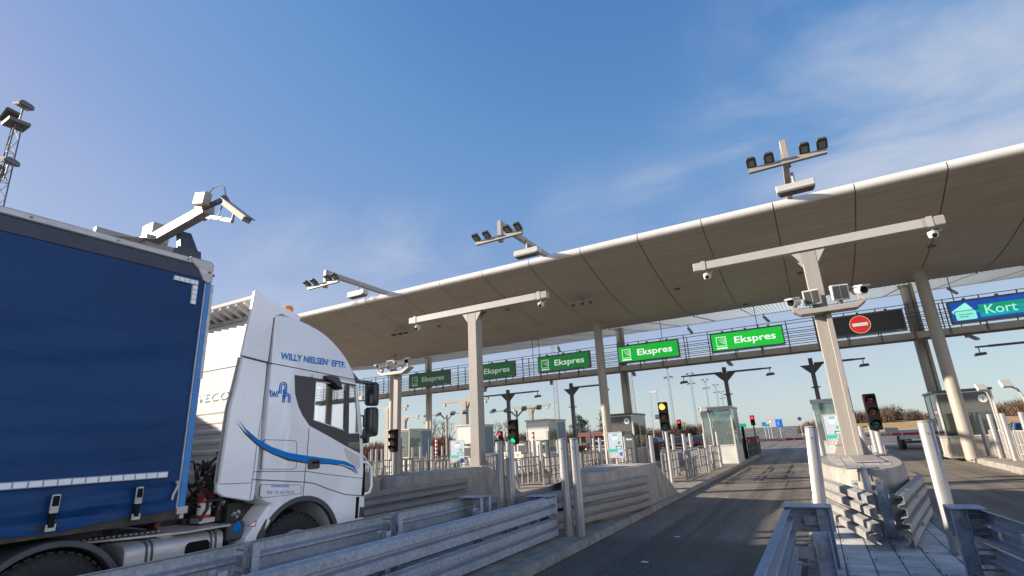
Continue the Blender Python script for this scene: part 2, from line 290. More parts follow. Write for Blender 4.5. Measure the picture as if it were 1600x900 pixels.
# ------------------------------------------------------------------ mesh helpers
ORG = {}
KEEP_WHOLE = {'rivet', 'tread', 'wheel_nut', 'vent_hole', 'reflective_tape', 'corner_marking', 'soffit_bar', 'crown', 'lattice', 'red_band', 'white_band', 'text_line', 'soffit_panel', 'hose', 'fitting', 'valve_block', 'lettering', 'pictogram', 'deck_rib', 'wall_rib', 'fairing_rib', 'monogram', 'frame', 'card_print', 'company_name', 'phone_number'}
class MB:
    def __init__(s): s.bm = bmesh.new()
    def face(s, pts):
        try: return s.bm.faces.new([s.bm.verts.new(Vector(p)) for p in pts])
        except ValueError: return None
    def _loft(s, rings, close=True, cap=True):
        vs_ = [[s.bm.verts.new(Vector(p)) for p in r] for r in rings]
        n = len(vs_[0])
        for a, b in zip(vs_[:-1], vs_[1:]):
            for i in range(n if close else n-1):
                j = (i+1) % n
                try: s.bm.faces.new((a[i], a[j], b[j], b[i]))
                except ValueError: pass
        if cap and close:
            for r, rev in ((vs_[0], True), (vs_[-1], False)):
                try: s.bm.faces.new(list(reversed(r)) if rev else r)
                except ValueError: pass
        return s
    def box(s, x0, x1, y0, y1, z0, z1):
        return s._loft([[(x0, y0, z0), (x1, y0, z0), (x1, y1, z0), (x0, y1, z0)], [(x0, y0, z1), (x1, y0, z1), (x1, y1, z1), (x0, y1, z1)]])
    def cbox(s, c, sx, sy, sz, rz=0, rx=0):
        R_ = Matrix.Rotation(rz, 3, 'Z') @ Matrix.Rotation(rx, 3, 'X')
        rings = []
        for k in (-1, 1):
            rings.append([Vector(c) + R_ @ Vector((i*sx/2, j*sy/2, k*sz/2)) for i, j in ((-1, -1), (1, -1), (1, 1), (-1, 1))])
        return s._loft(rings)
    def beam(s, p0, p1, w, h, up=(0, 0, 1), w1=None, h1=None):
        p0, p1 = Vector(p0), Vector(p1); d = (p1-p0).normalized(); up = Vector(up)
        if abs(d.dot(up)) > 0.97: up = Vector((0, 1, 0))
        sd_ = d.cross(up).normalized(); u_ = sd_.cross(d)
        rings = []
        for p, a, b in ((p0, w, h), (p1, w1 or w, h1 or h)):
            rings.append([p - sd_*a/2 - u_*b/2, p + sd_*a/2 - u_*b/2, p + sd_*a/2 + u_*b/2, p - sd_*a/2 + u_*b/2])
        return s._loft(rings)
    def tube(s, p0, p1, r0, r1=None, seg=12, cap=True):
        p0, p1 = Vector(p0), Vector(p1); d = (p1-p0).normalized()
        a = d.orthogonal().normalized(); b = d.cross(a)
        r1 = r0 if r1 is None else r1
        return s._loft([[p + (a*math.cos(t)+b*math.sin(t))*r for t in [2*math.pi*i/seg for i in range(seg)]] for p, r in ((p0, r0), (p1, r1))], cap=cap)
    def path(s, pts, r, seg=6):
        pts = [Vector(p) for p in pts]
        rings = []; a = None
        for i, p in enumerate(pts):
            d = (pts[min(i+1, len(pts)-1)] - pts[max(i-1, 0)]).normalized()
            a = d.orthogonal().normalized() if a is None else (a - d*a.dot(d)).normalized()
            b = d.cross(a)
            rr_ = r[i] if isinstance(r, (list, tuple)) else r
            rings.append([p + (a*math.cos(t)+b*math.sin(t))*rr_ for t in [2*math.pi*k/seg for k in range(seg)]])
        return s._loft(rings)
    def prism(s, poly, plane, a, b):
        f = {'yz': lambda p, k: (k, p[0], p[1]), 'xz': lambda p, k: (p[0], k, p[1]), 'xy': lambda p, k: (p[0], p[1], k)}[plane]
        return s._loft([[f(p, a) for p in poly], [f(p, b) for p in poly]])
    def lathe(s, c, axis, prof, seg=24):
        # prof: (distance along the axis, radius)
        ax = Vector(axis).normalized(); a = ax.orthogonal().normalized(); b = ax.cross(a); c = Vector(c)
        return s._loft([[c + ax*h + (a*math.cos(t)+b*math.sin(t))*max(r, 1e-4) for t in [2*math.pi*i/seg for i in range(seg)]] for h, r in prof])
    def ball(s, c, r, seg=10, sc=(1, 1, 1)):
        rings = []
        for i in range(1, seg):
            t = math.pi*i/seg
            rings.append([(c[0]+r*sc[0]*math.sin(t)*math.cos(q), c[1]+r*sc[1]*math.sin(t)*math.sin(q), c[2]-r*sc[2]*math.cos(t)) for q in [2*math.pi*k/(seg*2) for k in range(seg*2)]])
        return s._loft(rings)
    def pieces(s):
        # groups of faces that lie far apart: each becomes a part of its own
        bm = s.bm; seen = set(); isl = []
        for f in bm.faces:
            if f in seen: continue
            st = [f]; seen.add(f); g = []
            while st:
                q = st.pop(); g.append(q)
                for v in q.verts:
                    for h in v.link_faces:
                        if h not in seen: seen.add(h); st.append(h)
            isl.append(g)
        if not 1 < len(isl) <= 200: return [sum(isl, [])]
        bx = []
        for g in isl:
            cs = [v.co for f in g for v in f.verts]
            lo = Vector([min(c[i] for c in cs) for i in range(3)]); hi = Vector([max(c[i] for c in cs) for i in range(3)]); bx.append((lo, hi, max(hi-lo)))
        par = list(range(len(isl)))
        def find(i):
            while par[i] != i: i = par[i]
            return i
        for i in range(len(isl)):
            for j in range(i):
                gap = Vector([max(0, bx[i][0][k]-bx[j][1][k], bx[j][0][k]-bx[i][1][k]) for k in range(3)]).length
                if gap <= max(0.02, 0.5*max(bx[i][2], bx[j][2])): par[find(i)] = find(j)
        out_ = {}
        for i, g in enumerate(isl): out_.setdefault(find(i), []).extend(g)
        return list(out_.values())
    def build(s, name, mat, parent=None, bevel=0.0, smooth=False, seg=1, origin=None):
        bm = s.bm
        bmesh.ops.recalc_face_normals(bm, faces=bm.faces)
        if parent and name not in KEEP_WHOLE and not s.__dict__.get('_sub'):
            groups = s.pieces()
            if 1 < len(groups) <= 60:
                obs = []
                for g in groups:
                    q = MB(); q._sub = True; mp_ = {}
                    for f in g:
                        q.bm.faces.new([mp_.setdefault(v, q.bm.verts.new(v.co)) if v not in mp_ else mp_[v] for v in f.verts])
                    obs.append(q.build(name, mat, parent, bevel, smooth, seg))
                bm.free()
                return obs[0]
        if bevel:
            ed = [e for e in bm.edges if len(e.link_faces) == 2 and e.calc_face_angle(0) > 0.6]
            bmesh.ops.bevel(bm, geom=ed, offset=bevel, segments=seg, affect='EDGES', profile=0.5, clamp_overlap=True)
        o_ = ORG[parent.as_pointer()] if parent else Vector(origin) if origin is not None else Vector((0, 0, 0))
        for v in bm.verts: v.co -= o_
        me = bpy.data.meshes.new(name); bm.to_mesh(me); bm.free()
        mats = mat if isinstance(mat, (list, tuple)) else [mat]
        for q in mats: me.materials.append(q)
        if smooth:
            for p in me.polygons: p.use_smooth = True
            try: me.set_sharp_from_angle(angle=rad(38))
            except Exception: pass
        ob = bpy.data.objects.new(name, me); COL.objects.link(ob)
        if parent: ob.parent = parent
        else: ob.location = o_
        ORG[ob.as_pointer()] = o_
        return ob
def tag(o, label=None, cat=None, group=None, kind=None):
    if label: o['label'] = label
    if cat: o['category'] = cat
    if group: o['group'] = group
    if kind: o['kind'] = kind
    return o
def thing(name, label, cat, loc, group=None):
    o = bpy.data.objects.new(name, None); COL.objects.link(o)
    o.location = loc; o.empty_display_size = 0.2
    ORG[o.as_pointer()] = Vector(loc)
    return tag(o, label, cat, group)
def copy_tree(o, dv, label=None, group=None, rz=0.0, scale=None):
    c = o.copy(); COL.objects.link(c)
    c.location = Vector(o.location) + Vector(dv)
    if rz: c.rotation_euler.z += rz
    if scale: c.scale = scale
    def rec(src, dst):
        for ch in src.children:
            k = ch.copy(); COL.objects.link(k); k.parent = dst
            rec(ch, k)
    rec(o, c)
    if label: c['label'] = label
    if group: c['group'] = group
    return c
def struct(o): o['kind'] = 'structure'; return o
def text(name, s, mat, parent, origin, xd, zd, h, width=None, bold=0.0, depth=0.004, shear=0.0, align='LEFT'):
    cu = bpy.data.curves.new('t', 'FONT'); cu.body = s; cu.size = 1; cu.offset = bold; cu.shear = shear; cu.resolution_u = 3
    tmp = bpy.data.objects.new('t', cu); COL.objects.link(tmp)
    bpy.context.view_layer.update()
    me = bpy.data.meshes.new_from_object(tmp.evaluated_get(bpy.context.evaluated_depsgraph_get()))
    bpy.data.objects.remove(tmp); bpy.data.curves.remove(cu)
    xs = [v.co.x for v in me.vertices]; ys = [v.co.y for v in me.vertices]
    x0, x1, y0 = min(xs), max(xs), 0.0
    cap = 0.70
    sy = h/cap; sx = (width/(x1-x0)) if width else sy
    off = -(x1-x0)*sx/2 if align == 'CENTER' else 0
    X, Z = Vector(xd).normalized(), Vector(zd).normalized(); N = X.cross(Z)
    o_ = ORG[parent.as_pointer()]
    bm = bmesh.new(); bm.from_mesh(me); bpy.data.meshes.remove(me)
    for v in bm.verts:
        v.co = Vector(origin) + X*((v.co.x-x0)*sx+off) + Z*(v.co.y*sy) + N*depth - o_
    me = bpy.data.meshes.new(name); bm.to_mesh(me); bm.free(); me.materials.append(mat)
    ob = bpy.data.objects.new(name, me); COL.objects.link(ob); ob.parent = parent
    ORG[ob.as_pointer()] = o_
    return ob
# ================================================================== GROUND
def asphalt_mat():
    mt, t, p = newmat('asphalt'); L = t.links; N = t.nodes.new
    g = N('ShaderNodeTexCoord'); co = g.outputs['Object']
    def noise(scale, detail=5, st=None, rough=0.6):
        v = co
        if st:
            mp_ = N('ShaderNodeMapping'); mp_.inputs['Scale'].default_value = st; L.new(co, mp_.inputs[0]); v = mp_.outputs[0]
        n = N('ShaderNodeTexNoise'); n.inputs['Scale'].default_value = scale; n.inputs['Detail'].default_value = detail; n.inputs['Roughness'].default_value = rough
        L.new(v, n.inputs['Vector']); return n.outputs['Fac']
    def mix(f, a, b):
        x = N('ShaderNodeMix'); x.data_type = 'RGBA'
        if isinstance(f, float): x.inputs[0].default_value = f
        else: L.new(f, x.inputs[0])
        for i, v in ((6, a), (7, b)):
            if isinstance(v, tuple): x.inputs[i].default_value = (*v, 1)
            else: L.new(v, x.inputs[i])
        return x.outputs[2]
    def mrange(v, a, b, c=0.0, d=1.0):
        r = N('ShaderNodeMapRange'); r.inputs[1].default_value = a; r.inputs[2].default_value = b; r.inputs[3].default_value = c; r.inputs[4].default_value = d
        L.new(v, r.inputs[0]); return r.outputs[0]
    base = mix(mrange(noise(0.35, 6), 0.35, 0.65), (0.072, 0.063, 0.053), (0.118, 0.102, 0.084))
    sp = N('ShaderNodeSeparateXYZ'); L.new(co, sp.inputs[0])
    # the lanes under the canopy are an older, worn and paler surfacing than the coarse strip in front of them
    worn = mix(mrange(noise(0.5, 7), 0.35, 0.65), (0.17, 0.142, 0.115), (0.25, 0.213, 0.176))
    joint = N('ShaderNodeMath'); joint.operation = 'MULTIPLY_ADD'; joint.inputs[1].default_value = 0.35; L.new(noise(1.5, 4), joint.inputs[0]); L.new(sp.outputs[1], joint.inputs[2])
    base = mix(mrange(joint.outputs[0], 9.7, 10.6), base, worn)
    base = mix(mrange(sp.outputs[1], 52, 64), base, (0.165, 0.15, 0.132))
    # long dark tyre lanes and pale streaks
    st = noise(1.0, 5, (2.2, 0.05, 1))
    base = mix(mrange(st, 0.50, 0.68, 0, 0.6), base, (0.038, 0.036, 0.035))
    st2 = noise(1.0, 6, (4.5, 0.12, 1))
    base = mix(mrange(st2, 0.60, 0.75, 0, 0.4), base, (0.17, 0.155, 0.14))
    # cracks / patches
    v = N('ShaderNodeTexVoronoi'); v.feature = 'DISTANCE_TO_EDGE'; v.inputs['Scale'].default_value = 0.35; L.new(co, v.inputs['Vector'])
    base = mix(mrange(v.outputs['Distance'], 0.0, 0.004, 0.55, 0.0), base, (0.03, 0.03, 0.03))
    # two darker wheel paths in each lane, drips and pale scuffs between them
    wp = noise(1.0, 4, (0.9, 0.035, 1)); base = mix(mrange(wp, 0.50, 0.62, 0, 0.75), base, (0.050, 0.045, 0.040))
    drip = noise(2.6, 3, (1, 0.45, 1)); base = mix(mrange(drip, 0.66, 0.74, 0, 0.75), base, (0.022, 0.020, 0.019))
    # stone aggregate
    vo = N('ShaderNodeTexVoronoi'); vo.inputs['Scale'].default_value = 55; L.new(co, vo.inputs['Vector'])
    sc_ = N('ShaderNodeSeparateColor'); L.new(vo.outputs['Color'], sc_.inputs[0])
    base = mix(mrange(sc_.outputs[0], 0.55, 1.0, 0, 0.55), base, (0.20, 0.19, 0.175))
    base = mix(mrange(sc_.outputs[1], 0.6, 1.0, 0, 0.6), base, (0.02, 0.02, 0.02))
    L.new(base, p.inputs['Base Color'])
    p.inputs['Roughness'].default_value = 0.72; p.inputs['Specular IOR Level'].default_value = 0.4
    b = N('ShaderNodeBump'); b.inputs['Strength'].default_value = 0.55; b.inputs['Distance'].default_value = 0.012
    L.new(vo.outputs['Distance'], b.inputs['Height']); L.new(b.outputs[0], p.inputs['Normal'])
    return mt
def paving_mat(name, c1, c2, w, h, mortar=(0.05, 0.052, 0.042), rot=0):
    mt, t, p = newmat(name); L = t.links; N = t.nodes.new
    g = N('ShaderNodeTexCoord'); mp_ = N('ShaderNodeMapping'); mp_.inputs['Rotation'].default_value = (0, 0, rot); L.new(g.outputs['Object'], mp_.inputs[0])
    b = N('ShaderNodeTexBrick'); L.new(mp_.outputs[0], b.inputs['Vector'])
    b.inputs['Color1'].default_value = (*c1, 1); b.inputs['Color2'].default_value = (*c2, 1); b.inputs['Mortar'].default_value = (*mortar, 1)
    b.inputs['Scale'].default_value = 1; b.inputs['Brick Width'].default_value = w; b.inputs['Row Height'].default_value = h
    b.inputs['Mortar Size'].default_value = 0.008; b.inputs['Mortar Smooth'].default_value = 0.2
    n = N('ShaderNodeTexNoise'); n.inputs['Scale'].default_value = 3; n.inputs['Detail'].default_value = 8; L.new(g.outputs['Object'], n.inputs['Vector'])
    mr = N('ShaderNodeMapRange'); mr.inputs[1].default_value = 0.3; mr.inputs[2].default_value = 0.75; mr.inputs[3].default_value = 0.62; mr.inputs[4].default_value = 1.2; L.new(n.outputs['Fac'], mr.inputs[0])
    x = N('ShaderNodeMix'); x.data_type = 'RGBA'; x.blend_type = 'MULTIPLY'; x.inputs[0].default_value = 1
    L.new(b.outputs['Color'], x.inputs[6]); L.new(mr.outputs[0], x.inputs[7]); L.new(x.outputs[2], p.inputs['Base Color'])
    p.inputs['Roughness'].default_value = 0.8
    bu = N('ShaderNodeBump'); bu.inputs['Strength'].default_value = 0.5; bu.inputs['Distance'].default_value = 0.008; bu.invert = True
    L.new(b.outputs['Fac'], bu.inputs['Height']); L.new(bu.outputs[0], p.inputs['Normal'])
    return mt
def kerb_mat():
    mt, t, p = newmat('kerb_stone'); L = t.links; N = t.nodes.new
    g = N('ShaderNodeTexCoord'); sp = N('ShaderNodeSeparateXYZ'); L.new(g.outputs['Object'], sp.inputs[0])
    fr = N('ShaderNodeMath'); fr.operation = 'FRACT'; L.new(sp.outputs[1], fr.inputs[0])
    jn = N('ShaderNodeMapRange'); jn.inputs[1].default_value = 0.0; jn.inputs[2].default_value = 0.016; jn.inputs[3].default_value = 1; jn.inputs[4].default_value = 0; L.new(fr.outputs[0], jn.inputs[0])
    n = N('ShaderNodeTexNoise'); n.inputs['Scale'].default_value = 4; n.inputs['Detail'].default_value = 9; n.inputs['Roughness'].default_value = 0.7; L.new(g.outputs['Object'], n.inputs['Vector'])
    r = N('ShaderNodeValToRGB'); L.new(n.outputs['Fac'], r.inputs[0])
    r.color_ramp.elements[0].position = 0.3; r.color_ramp.elements[0].color = (0.14, 0.13, 0.12, 1)
    r.color_ramp.elements[1].position = 0.72; r.color_ramp.elements[1].color = (0.33, 0.31, 0.285, 1)
    x = N('ShaderNodeMix'); x.data_type = 'RGBA'; L.new(jn.outputs[0], x.inputs[0]); L.new(r.outputs[0], x.inputs[6]); x.inputs[7].default_value = (0.05, 0.048, 0.045, 1)
    L.new(x.outputs[2], p.inputs['Base Color']); p.inputs['Roughness'].default_value = 0.85
    nb = N('ShaderNodeTexNoise'); nb.inputs['Scale'].default_value = 60; L.new(g.outputs['Object'], nb.inputs['Vector'])
    bu = N('ShaderNodeBump'); bu.inputs['Strength'].default_value = 0.3; bu.inputs['Distance'].default_value = 0.01; L.new(nb.outputs['Fac'], bu.inputs['Height']); L.new(bu.outputs[0], p.inputs['Normal'])
    return mt
M['asphalt'] = asphalt_mat()
M['paving'] = paving_mat('island_paving', (0.47, 0.475, 0.48), (0.55, 0.55, 0.55), 0.6, 0.3, rot=rad(90))
M['block_paving'] = paving_mat('block_top_paving', (0.42, 0.39, 0.345), (0.48, 0.44, 0.39), 0.5, 0.28, mortar=(0.10, 0.09, 0.08), rot=rad(90))
M['kerb'] = kerb_mat()
M['grass'] = pbr('verge_grass', (0.085, 0.088, 0.035), 0.95, 0, 0.4, 0.4, 0.4, 3)
M['dry_grass'] = pbr('dry_grass', (0.31, 0.205, 0.085), 0.95, 0, 0.3, 0.5, 0.4, 3)
def rise(y):
    t = max(0.0, min(1.0, (y-75)/300.0)); return 3.1*t*t*(3-2*t)
def strip_sheet(name, mat, xs, ys, dz):
    b = MB()
    g = [[b.bm.verts.new((x, y, rise(y)+dz)) for x in xs] for y in ys]
    for r0, r1 in zip(g[:-1], g[1:]):
        for i in range(len(xs)-1): b.bm.faces.new((r0[i], r0[i+1], r1[i+1], r1[i]))
    return struct(b.build(name, mat))
YS = [-3000, -400, -60, 0, 60] + list(range(75, 376, 15)) + [450, 700, 1500, 4000]
strip_sheet('ground', M['grass'], [-4000, -1500, -600, -200, 0, 200, 600, 1500, 4000], YS, -0.03)
# toll plaza asphalt; far away it carries on as the motorway
b = MB()
for (x0, x1, ys) in ((-90, 30, [-80, -20, 30, 60, 75, 90, 105, 120, 131]), (-90, -3.0, [131, 145, 160, 180, 210, 240, 280, 330, 375, 500])):
    for y0, y1 in zip(ys[:-1], ys[1:]):
        b.face([(x0, y0, rise(y0)), (x1, y0, rise(y0)), (x1, y1, rise(y1)), (x0, y1, rise(y1))])
struct(b.build('road', M['asphalt']))
# dry grass bank behind the road edge
b = MB()
prof = [(131.5, -0.02), (135, 0.45), (142, 0.9), (152, 1.5), (165, 1.9), (190, 1.9)]
xs = [-3, 2, 8, 16, 26, 40, 60, 90, 140]
g = [[b.bm.verts.new((x + (4 if i > 0 and False else 0), y, rise(y)+z*(0.35 if x < 0 else 1)+random.uniform(-0.06, 0.06))) for x in xs] for i, (y, z) in enumerate(prof)]
for r0, r1 in zip(g[:-1], g[1:]):
    for i in range(len(xs)-1): b.bm.faces.new((r0[i], r0[i+1], r1[i+1], r1[i]))
struct(b.build('grass_bank', M['dry_grass'], smooth=True))
b = MB(); b.box(-3, 95, 129.6, 130.2, rise(130)-0.05, rise(130)+0.28)
struct(b.build('road_kerb', M['concrete']))
# painted marks
b = MB()
def mark(x0, x1, y0, y1): b.face([(x0, y0, 0.004), (x1, y0, 0.004), (x1, y1, 0.004), (x0, y1, 0.004)])
for y in (8.05, 10.1, 16.2, 26.0, 33.5, 48.8): mark(-2.56, -2.46, y, y+0.085)
for y0, y1, w in ((9.3, 9.9, 0.08), (9.95, 10.5, 0.10), (10.6, 11.3, 0.12), (11.35, 11.9, 0.09), (12.0, 12.9, 0.11), (13.0, 13.5, 0.07)):
    mark(-0.80, -0.80+w, y0, y1)
for k in range(14): mark(-13.5-k*1.2*0, -13.38, 75+k*9, 79+k*9) if False else None
rm_ = b
b = MB()
for x0, x1, y0, y1 in ((-3.0, -1.2, 19.2, 21.4), (-3.0, -1.2, 23.5, 25.7), (2.2, 4.3, 18.5, 20.7)):
    for q in ((x0, x1, y0, y0+0.02), (x0, x1, y1, y1+0.02), (x0-0.02, x0, y0, y1+0.02), (x1, x1+0.02, y0, y1+0.02)): mark(*q)
struct(b.build('road_joint', pbr('tar_seal', (0.018, 0.018, 0.018), 0.6, 0, 0.2)))
b = rm_
struct(b.build('road_marking', pbr('worn_road_paint', (0.70, 0.70, 0.68), 0.7, 0, 0.25, 9, dirt=(0.12, 0.11, 0.10), dirtamt=0.9, dirtscale=9)))

# ================================================================== ISLANDS
ISL = {'A': 0.62, 'B': -4.63, 'C': -9.90, 'D': -15.15, 'E': -20.45, 'F': -25.8, 'R': 6.05}
M['paving_tan'] = paving_mat('tan_island_paving', (0.25, 0.215, 0.175), (0.31, 0.27, 0.225), 0.6, 0.3, rot=rad(90))  # tan, darker copy of the near island's paving
def island(cx, y0, y1, hw=0.97, z=0.13, hl=None, mat='paving_tan'):
    b = MB()
    hl = hw if hl is None else hl
    for s, h in ((-1, hl), (1, hw)):
        e = cx + s*h
        poly = [(e, 0.0), (e - s*0.035, z), (e - s*0.27, z+0.004), (e - s*0.27, 0.0)]
        b._loft([[(p[0], y0, p[1]) for p in poly], [(p[0], y1, p[1]) for p in poly]])
    for ya, yb in ((y0-0.25, y0), (y1, y1+0.25)):
        b.box(cx-hl, cx+hw, ya, yb, 0, z)
    struct(b.build('kerb', M['kerb'], bevel=0.012))
    b = MB(); b.box(cx-hl+0.27, cx+hw-0.27, y0, y1, 0, z)
    struct(b.build('traffic_island', M[mat]))
island(ISL['A'], -6, 35.5, 1.02, hl=1.06, mat='paving')
island(ISL['B'], -6, 40, 0.93)
for k in 'CDEF': island(ISL[k], -2 if k == 'C' else 8, 40)
island(ISL['R'], 3, 40, 1.1, 0.22, 0.55)
# stepped kerb stones along the island at the right edge
b = MB()
for i, (ya, yb) in enumerate(((14, 17.5), (17.6, 20.2), (20.3, 24.0), (24.1, 27.8), (27.9, 36))):
    b.box(5.18+0.07*i, 5.50+0.07*i, ya, yb, 0, 0.25-0.012*i)
struct(b.build('kerb_stone', M['kerb'], bevel=0.015))
# weeds between the paving of the near island
b = MB()
for i in range(150):
    x = ISL['A'] + random.choice((-0.6, -0.3, 0.0, 0.3, 0.6)) + random.uniform(-0.02, 0.02); y = random.uniform(3.5, 10.2)
    for k in range(random.randint(2, 6)):
        a = random.uniform(0, 6.28); l = random.uniform(0.012, 0.04)
        d = Vector((math.cos(a), math.sin(a), random.uniform(0.5, 1.4)))*l; q = Vector((-math.sin(a), math.cos(a), 0))*0.004
        p = Vector((x, y, 0.135)); b.face([p-q, p+q, p+d])
tag(b.build('weeds', pbr('weed_green', (0.05, 0.075, 0.02), 0.9, 0, 0.4)), 'tufts of green weeds growing in the paving joints of the near island', 'weeds', kind='stuff')

# ---------------------------------------------------------------- concrete noses
def block(cx, y_end, label, slope=1.8, h=1.05):
    root = thing('concrete_block', label, 'concrete barrier', (cx, 12.5, 0.13), 'rounded concrete noses of the islands')
    half = [(10.6, 0.0), (10.64, 0.16), (10.78, 0.30), (11.05, 0.43), (11.5, 0.55), (12.1, 0.64), (12.9, 0.71), (14.0, 0.75)]
    ytop = y_end - slope
    def loop(z, grow, yend):
        L_ = [(cx - (w+grow if w else 0), y - grow*(1 if w < 0.3 else 0.3), z) for y, w in reversed(half)]
        R_ = [(cx + (w+grow if w else 0), y - grow*(1 if w < 0.3 else 0.3), z) for y, w in half[1:]]
        return [(cx-0.75-grow, yend, z)] + L_ + R_ + [(cx+0.75+grow, yend, z)]
    b = MB(); b._loft([loop(0.13, 0.07, y_end), loop(0.5, 0.04, ytop+slope*(h-0.5)/(h-0.13)), loop(h-0.03, 0.0, ytop+0.02), loop(h, -0.03, ytop-0.02)])
    b.build('body', M['concrete'], root, smooth=True)
    top = [(x*1 if False else cx+(x-cx)*0.74, y, z) for x, y, z in loop(h+0.004, -0.03, ytop-0.25) if y > 11.3]
    b = MB(); b.face(top)
    b.build('top_paving', M['block_paving'], root)
    return root
blkA = block(ISL['A'], 18.6, 'rounded concrete nose carrying the near camera mast and a dark traffic light')
blkB = block(ISL['B'], 16.2, 'concrete nose with a sloping end and steel rails beside the empty lane')
blkC = block(ISL['C'], 16.3, 'long shaded concrete nose under the tall T shaped mast beyond the truck')
blkD = block(ISL['D'], 16.2, 'concrete nose whose sloping end shows just ahead of the truck bumper')

# ---------------------------------------------------------------- guard rails
WPROF = [(0.0, 0.0), (0.0, 0.006), (0.072, 0.022), (0.080, 0.030), (0.080, 0.116), (0.072, 0.124), (0.002, 0.142), (0.002, 0.168), (0.072, 0.186), (0.080, 0.194), (0.080, 0.280), (0.072, 0.288), (0.0, 0.304), (0.0, 0.31)]
def offset_path(pts, d):
    out_ = []
    P_ = [Vector((p[0], p[1], 0)) for p in pts]
    for i, p in enumerate(P_):
        t = (P_[min(i+1, len(P_)-1)] - P_[max(i-1, 0)]).normalized()
        out_.append(p + Vector((t.y, -t.x, 0))*d)
    return out_
def w_beam(b, pts, side, z, t=0.006):
    # pts: plan path; side=+1: ridges to the right of the walking direction
    rings = []
    base = [(d, h) for d, h in WPROF] + [(d-t, h) for d, h in reversed(WPROF)]
    offs = {}
    for d, h in base:
        if d not in offs: offs[d] = offset_path(pts, side*d)
    for i in range(len(pts)):
        rings.append([(offs[d][i].x, offs[d][i].y, z+h) for d, h in base])
    b._loft(rings)
def guard_rail(pts, side, label, posts, group, mat='galv', z0=0.135, cap=False, gap=0.36):
    y = pts[len(pts)//2][1]; x = pts[len(pts)//2][0]
    root = thing('guard_rail', label, 'guard rail', (x, y, 0.13), group)
    for k in range(2):
        b = MB(); w_beam(b, pts, side, z0 + k*gap); o = b.build('rail_beam', M[mat], root)
        # splice plates with bolt heads
        for (p0, p1) in zip(pts[:-1], pts[1:]):
            p0, p1 = Vector((*p0, 0)), Vector((*p1, 0)); L_ = (p1-p0).length; d = (p1-p0).normalized(); n = Vector((d.y, -d.x, 0))*side
            q = 0.9
            while q < L_-0.2:
                b2 = MB()
                for hz, nn in ((0.073, 0.0805), (0.237, 0.0805)):
                    c = p0 + d*q + n*nn + Vector((0, 0, z0+k*gap+hz))
                    b2._loft([[c + d*a_ + n*t_ + Vector((0, 0, h_)) for a_, h_ in ((-0.16, -0.03), (0.16, -0.03), (0.16, 0.03), (-0.16, 0.03))] for t_ in (-0.001, 0.004)])
                    for dq in (-0.12, -0.04, 0.04, 0.12): b2.tube(c+d*dq+n*0.003, c+d*dq+n*0.016, 0.014, 0.010, 6)
                b2.build('splice_plate', M[mat], o)
                q += 2.0
    for (px, py) in posts:
        b = MB()   # open C section post behind the beams
        zt = z0+gap+0.31+0.02
        n = -side
        b.box(px-0.07, px+0.07, py-0.004, py+0.004, 0.13, zt)
        b.box(px-0.07, px-0.062, py-0.075, py-0.004, 0.13, zt); b.box(px+0.062, px+0.07, py-0.075, py-0.004, 0.13, zt)
        b.build('post', M[mat], root)
        b = MB()
        for k in range(2):
            zz = z0+k*gap+0.155
            b.box(min(px, px+side*0.22), max(px, px+side*0.22), py-0.045, py-0.037, zz-0.05, zz+0.05)
            for hz in (-0.1, 0.1): b.tube((px+side*0.06, py-0.03, zz+hz), (px+side*0.24, py-0.03, zz+hz), 0.012, None, 6)
        b.build('bracket', M['galv_dull'], root)
    if cap:
        ex, ey = pts[-1]
        b = MB(); xa, xb = sorted((ex+side*0.09, posts[-1][0]-side*0.10))
        b.box(xa, xb, ey-0.05, ey+0.005, z0+gap-0.0, z0+gap+0.33)
        b.box(xa, xb, ey-0.32, ey-0.05, z0+gap+0.315, z0+gap+0.33)
        b.build('end_plate', M[mat], root, bevel=0.006)
    return root
GR = 'galvanised guard rails of the near islands'
guard_rail([(-0.50, -3), (-0.50, 3), (-0.47, 8.0)], -1, 'galvanised guard rail with an end plate on the left side of the near paved island', [(-0.16, 1.9), (-0.16, 3.9), (-0.14, 5.9), (-0.12, 7.85)], GR, cap=True)
guard_rail([(2.05, -3), (1.95, 2), (1.74, 4.6), (1.52, 6.6), (1.34, 8.05)], 1, 'galvanised guard rail flaring outwards on the right side of the near paved island', [(1.62, 2.2), (1.50, 4.3), (1.36, 6.1), (1.20, 7.9)], GR, cap=True)
guard_rail([(-4.33, -3), (-4.33, 3), (-4.32, 8.9)], 1, 'nearest long galvanised guard rail facing the empty lane, left of the kerb', [(-4.62, 1.0), (-4.62, 3.0), (-4.62, 5.0), (-4.62, 7.0), (-4.60, 8.75)], GR, cap=True)
guard_rail([(-5.22, -3), (-5.22, 3), (-5.20, 7.7)], -1, 'galvanised guard rail running right alongside the truck wheels', [(-4.97, 1.5), (-4.97, 3.55), (-4.97, 5.6), (-4.95, 7.5)], GR, cap=True, z0=0.245)
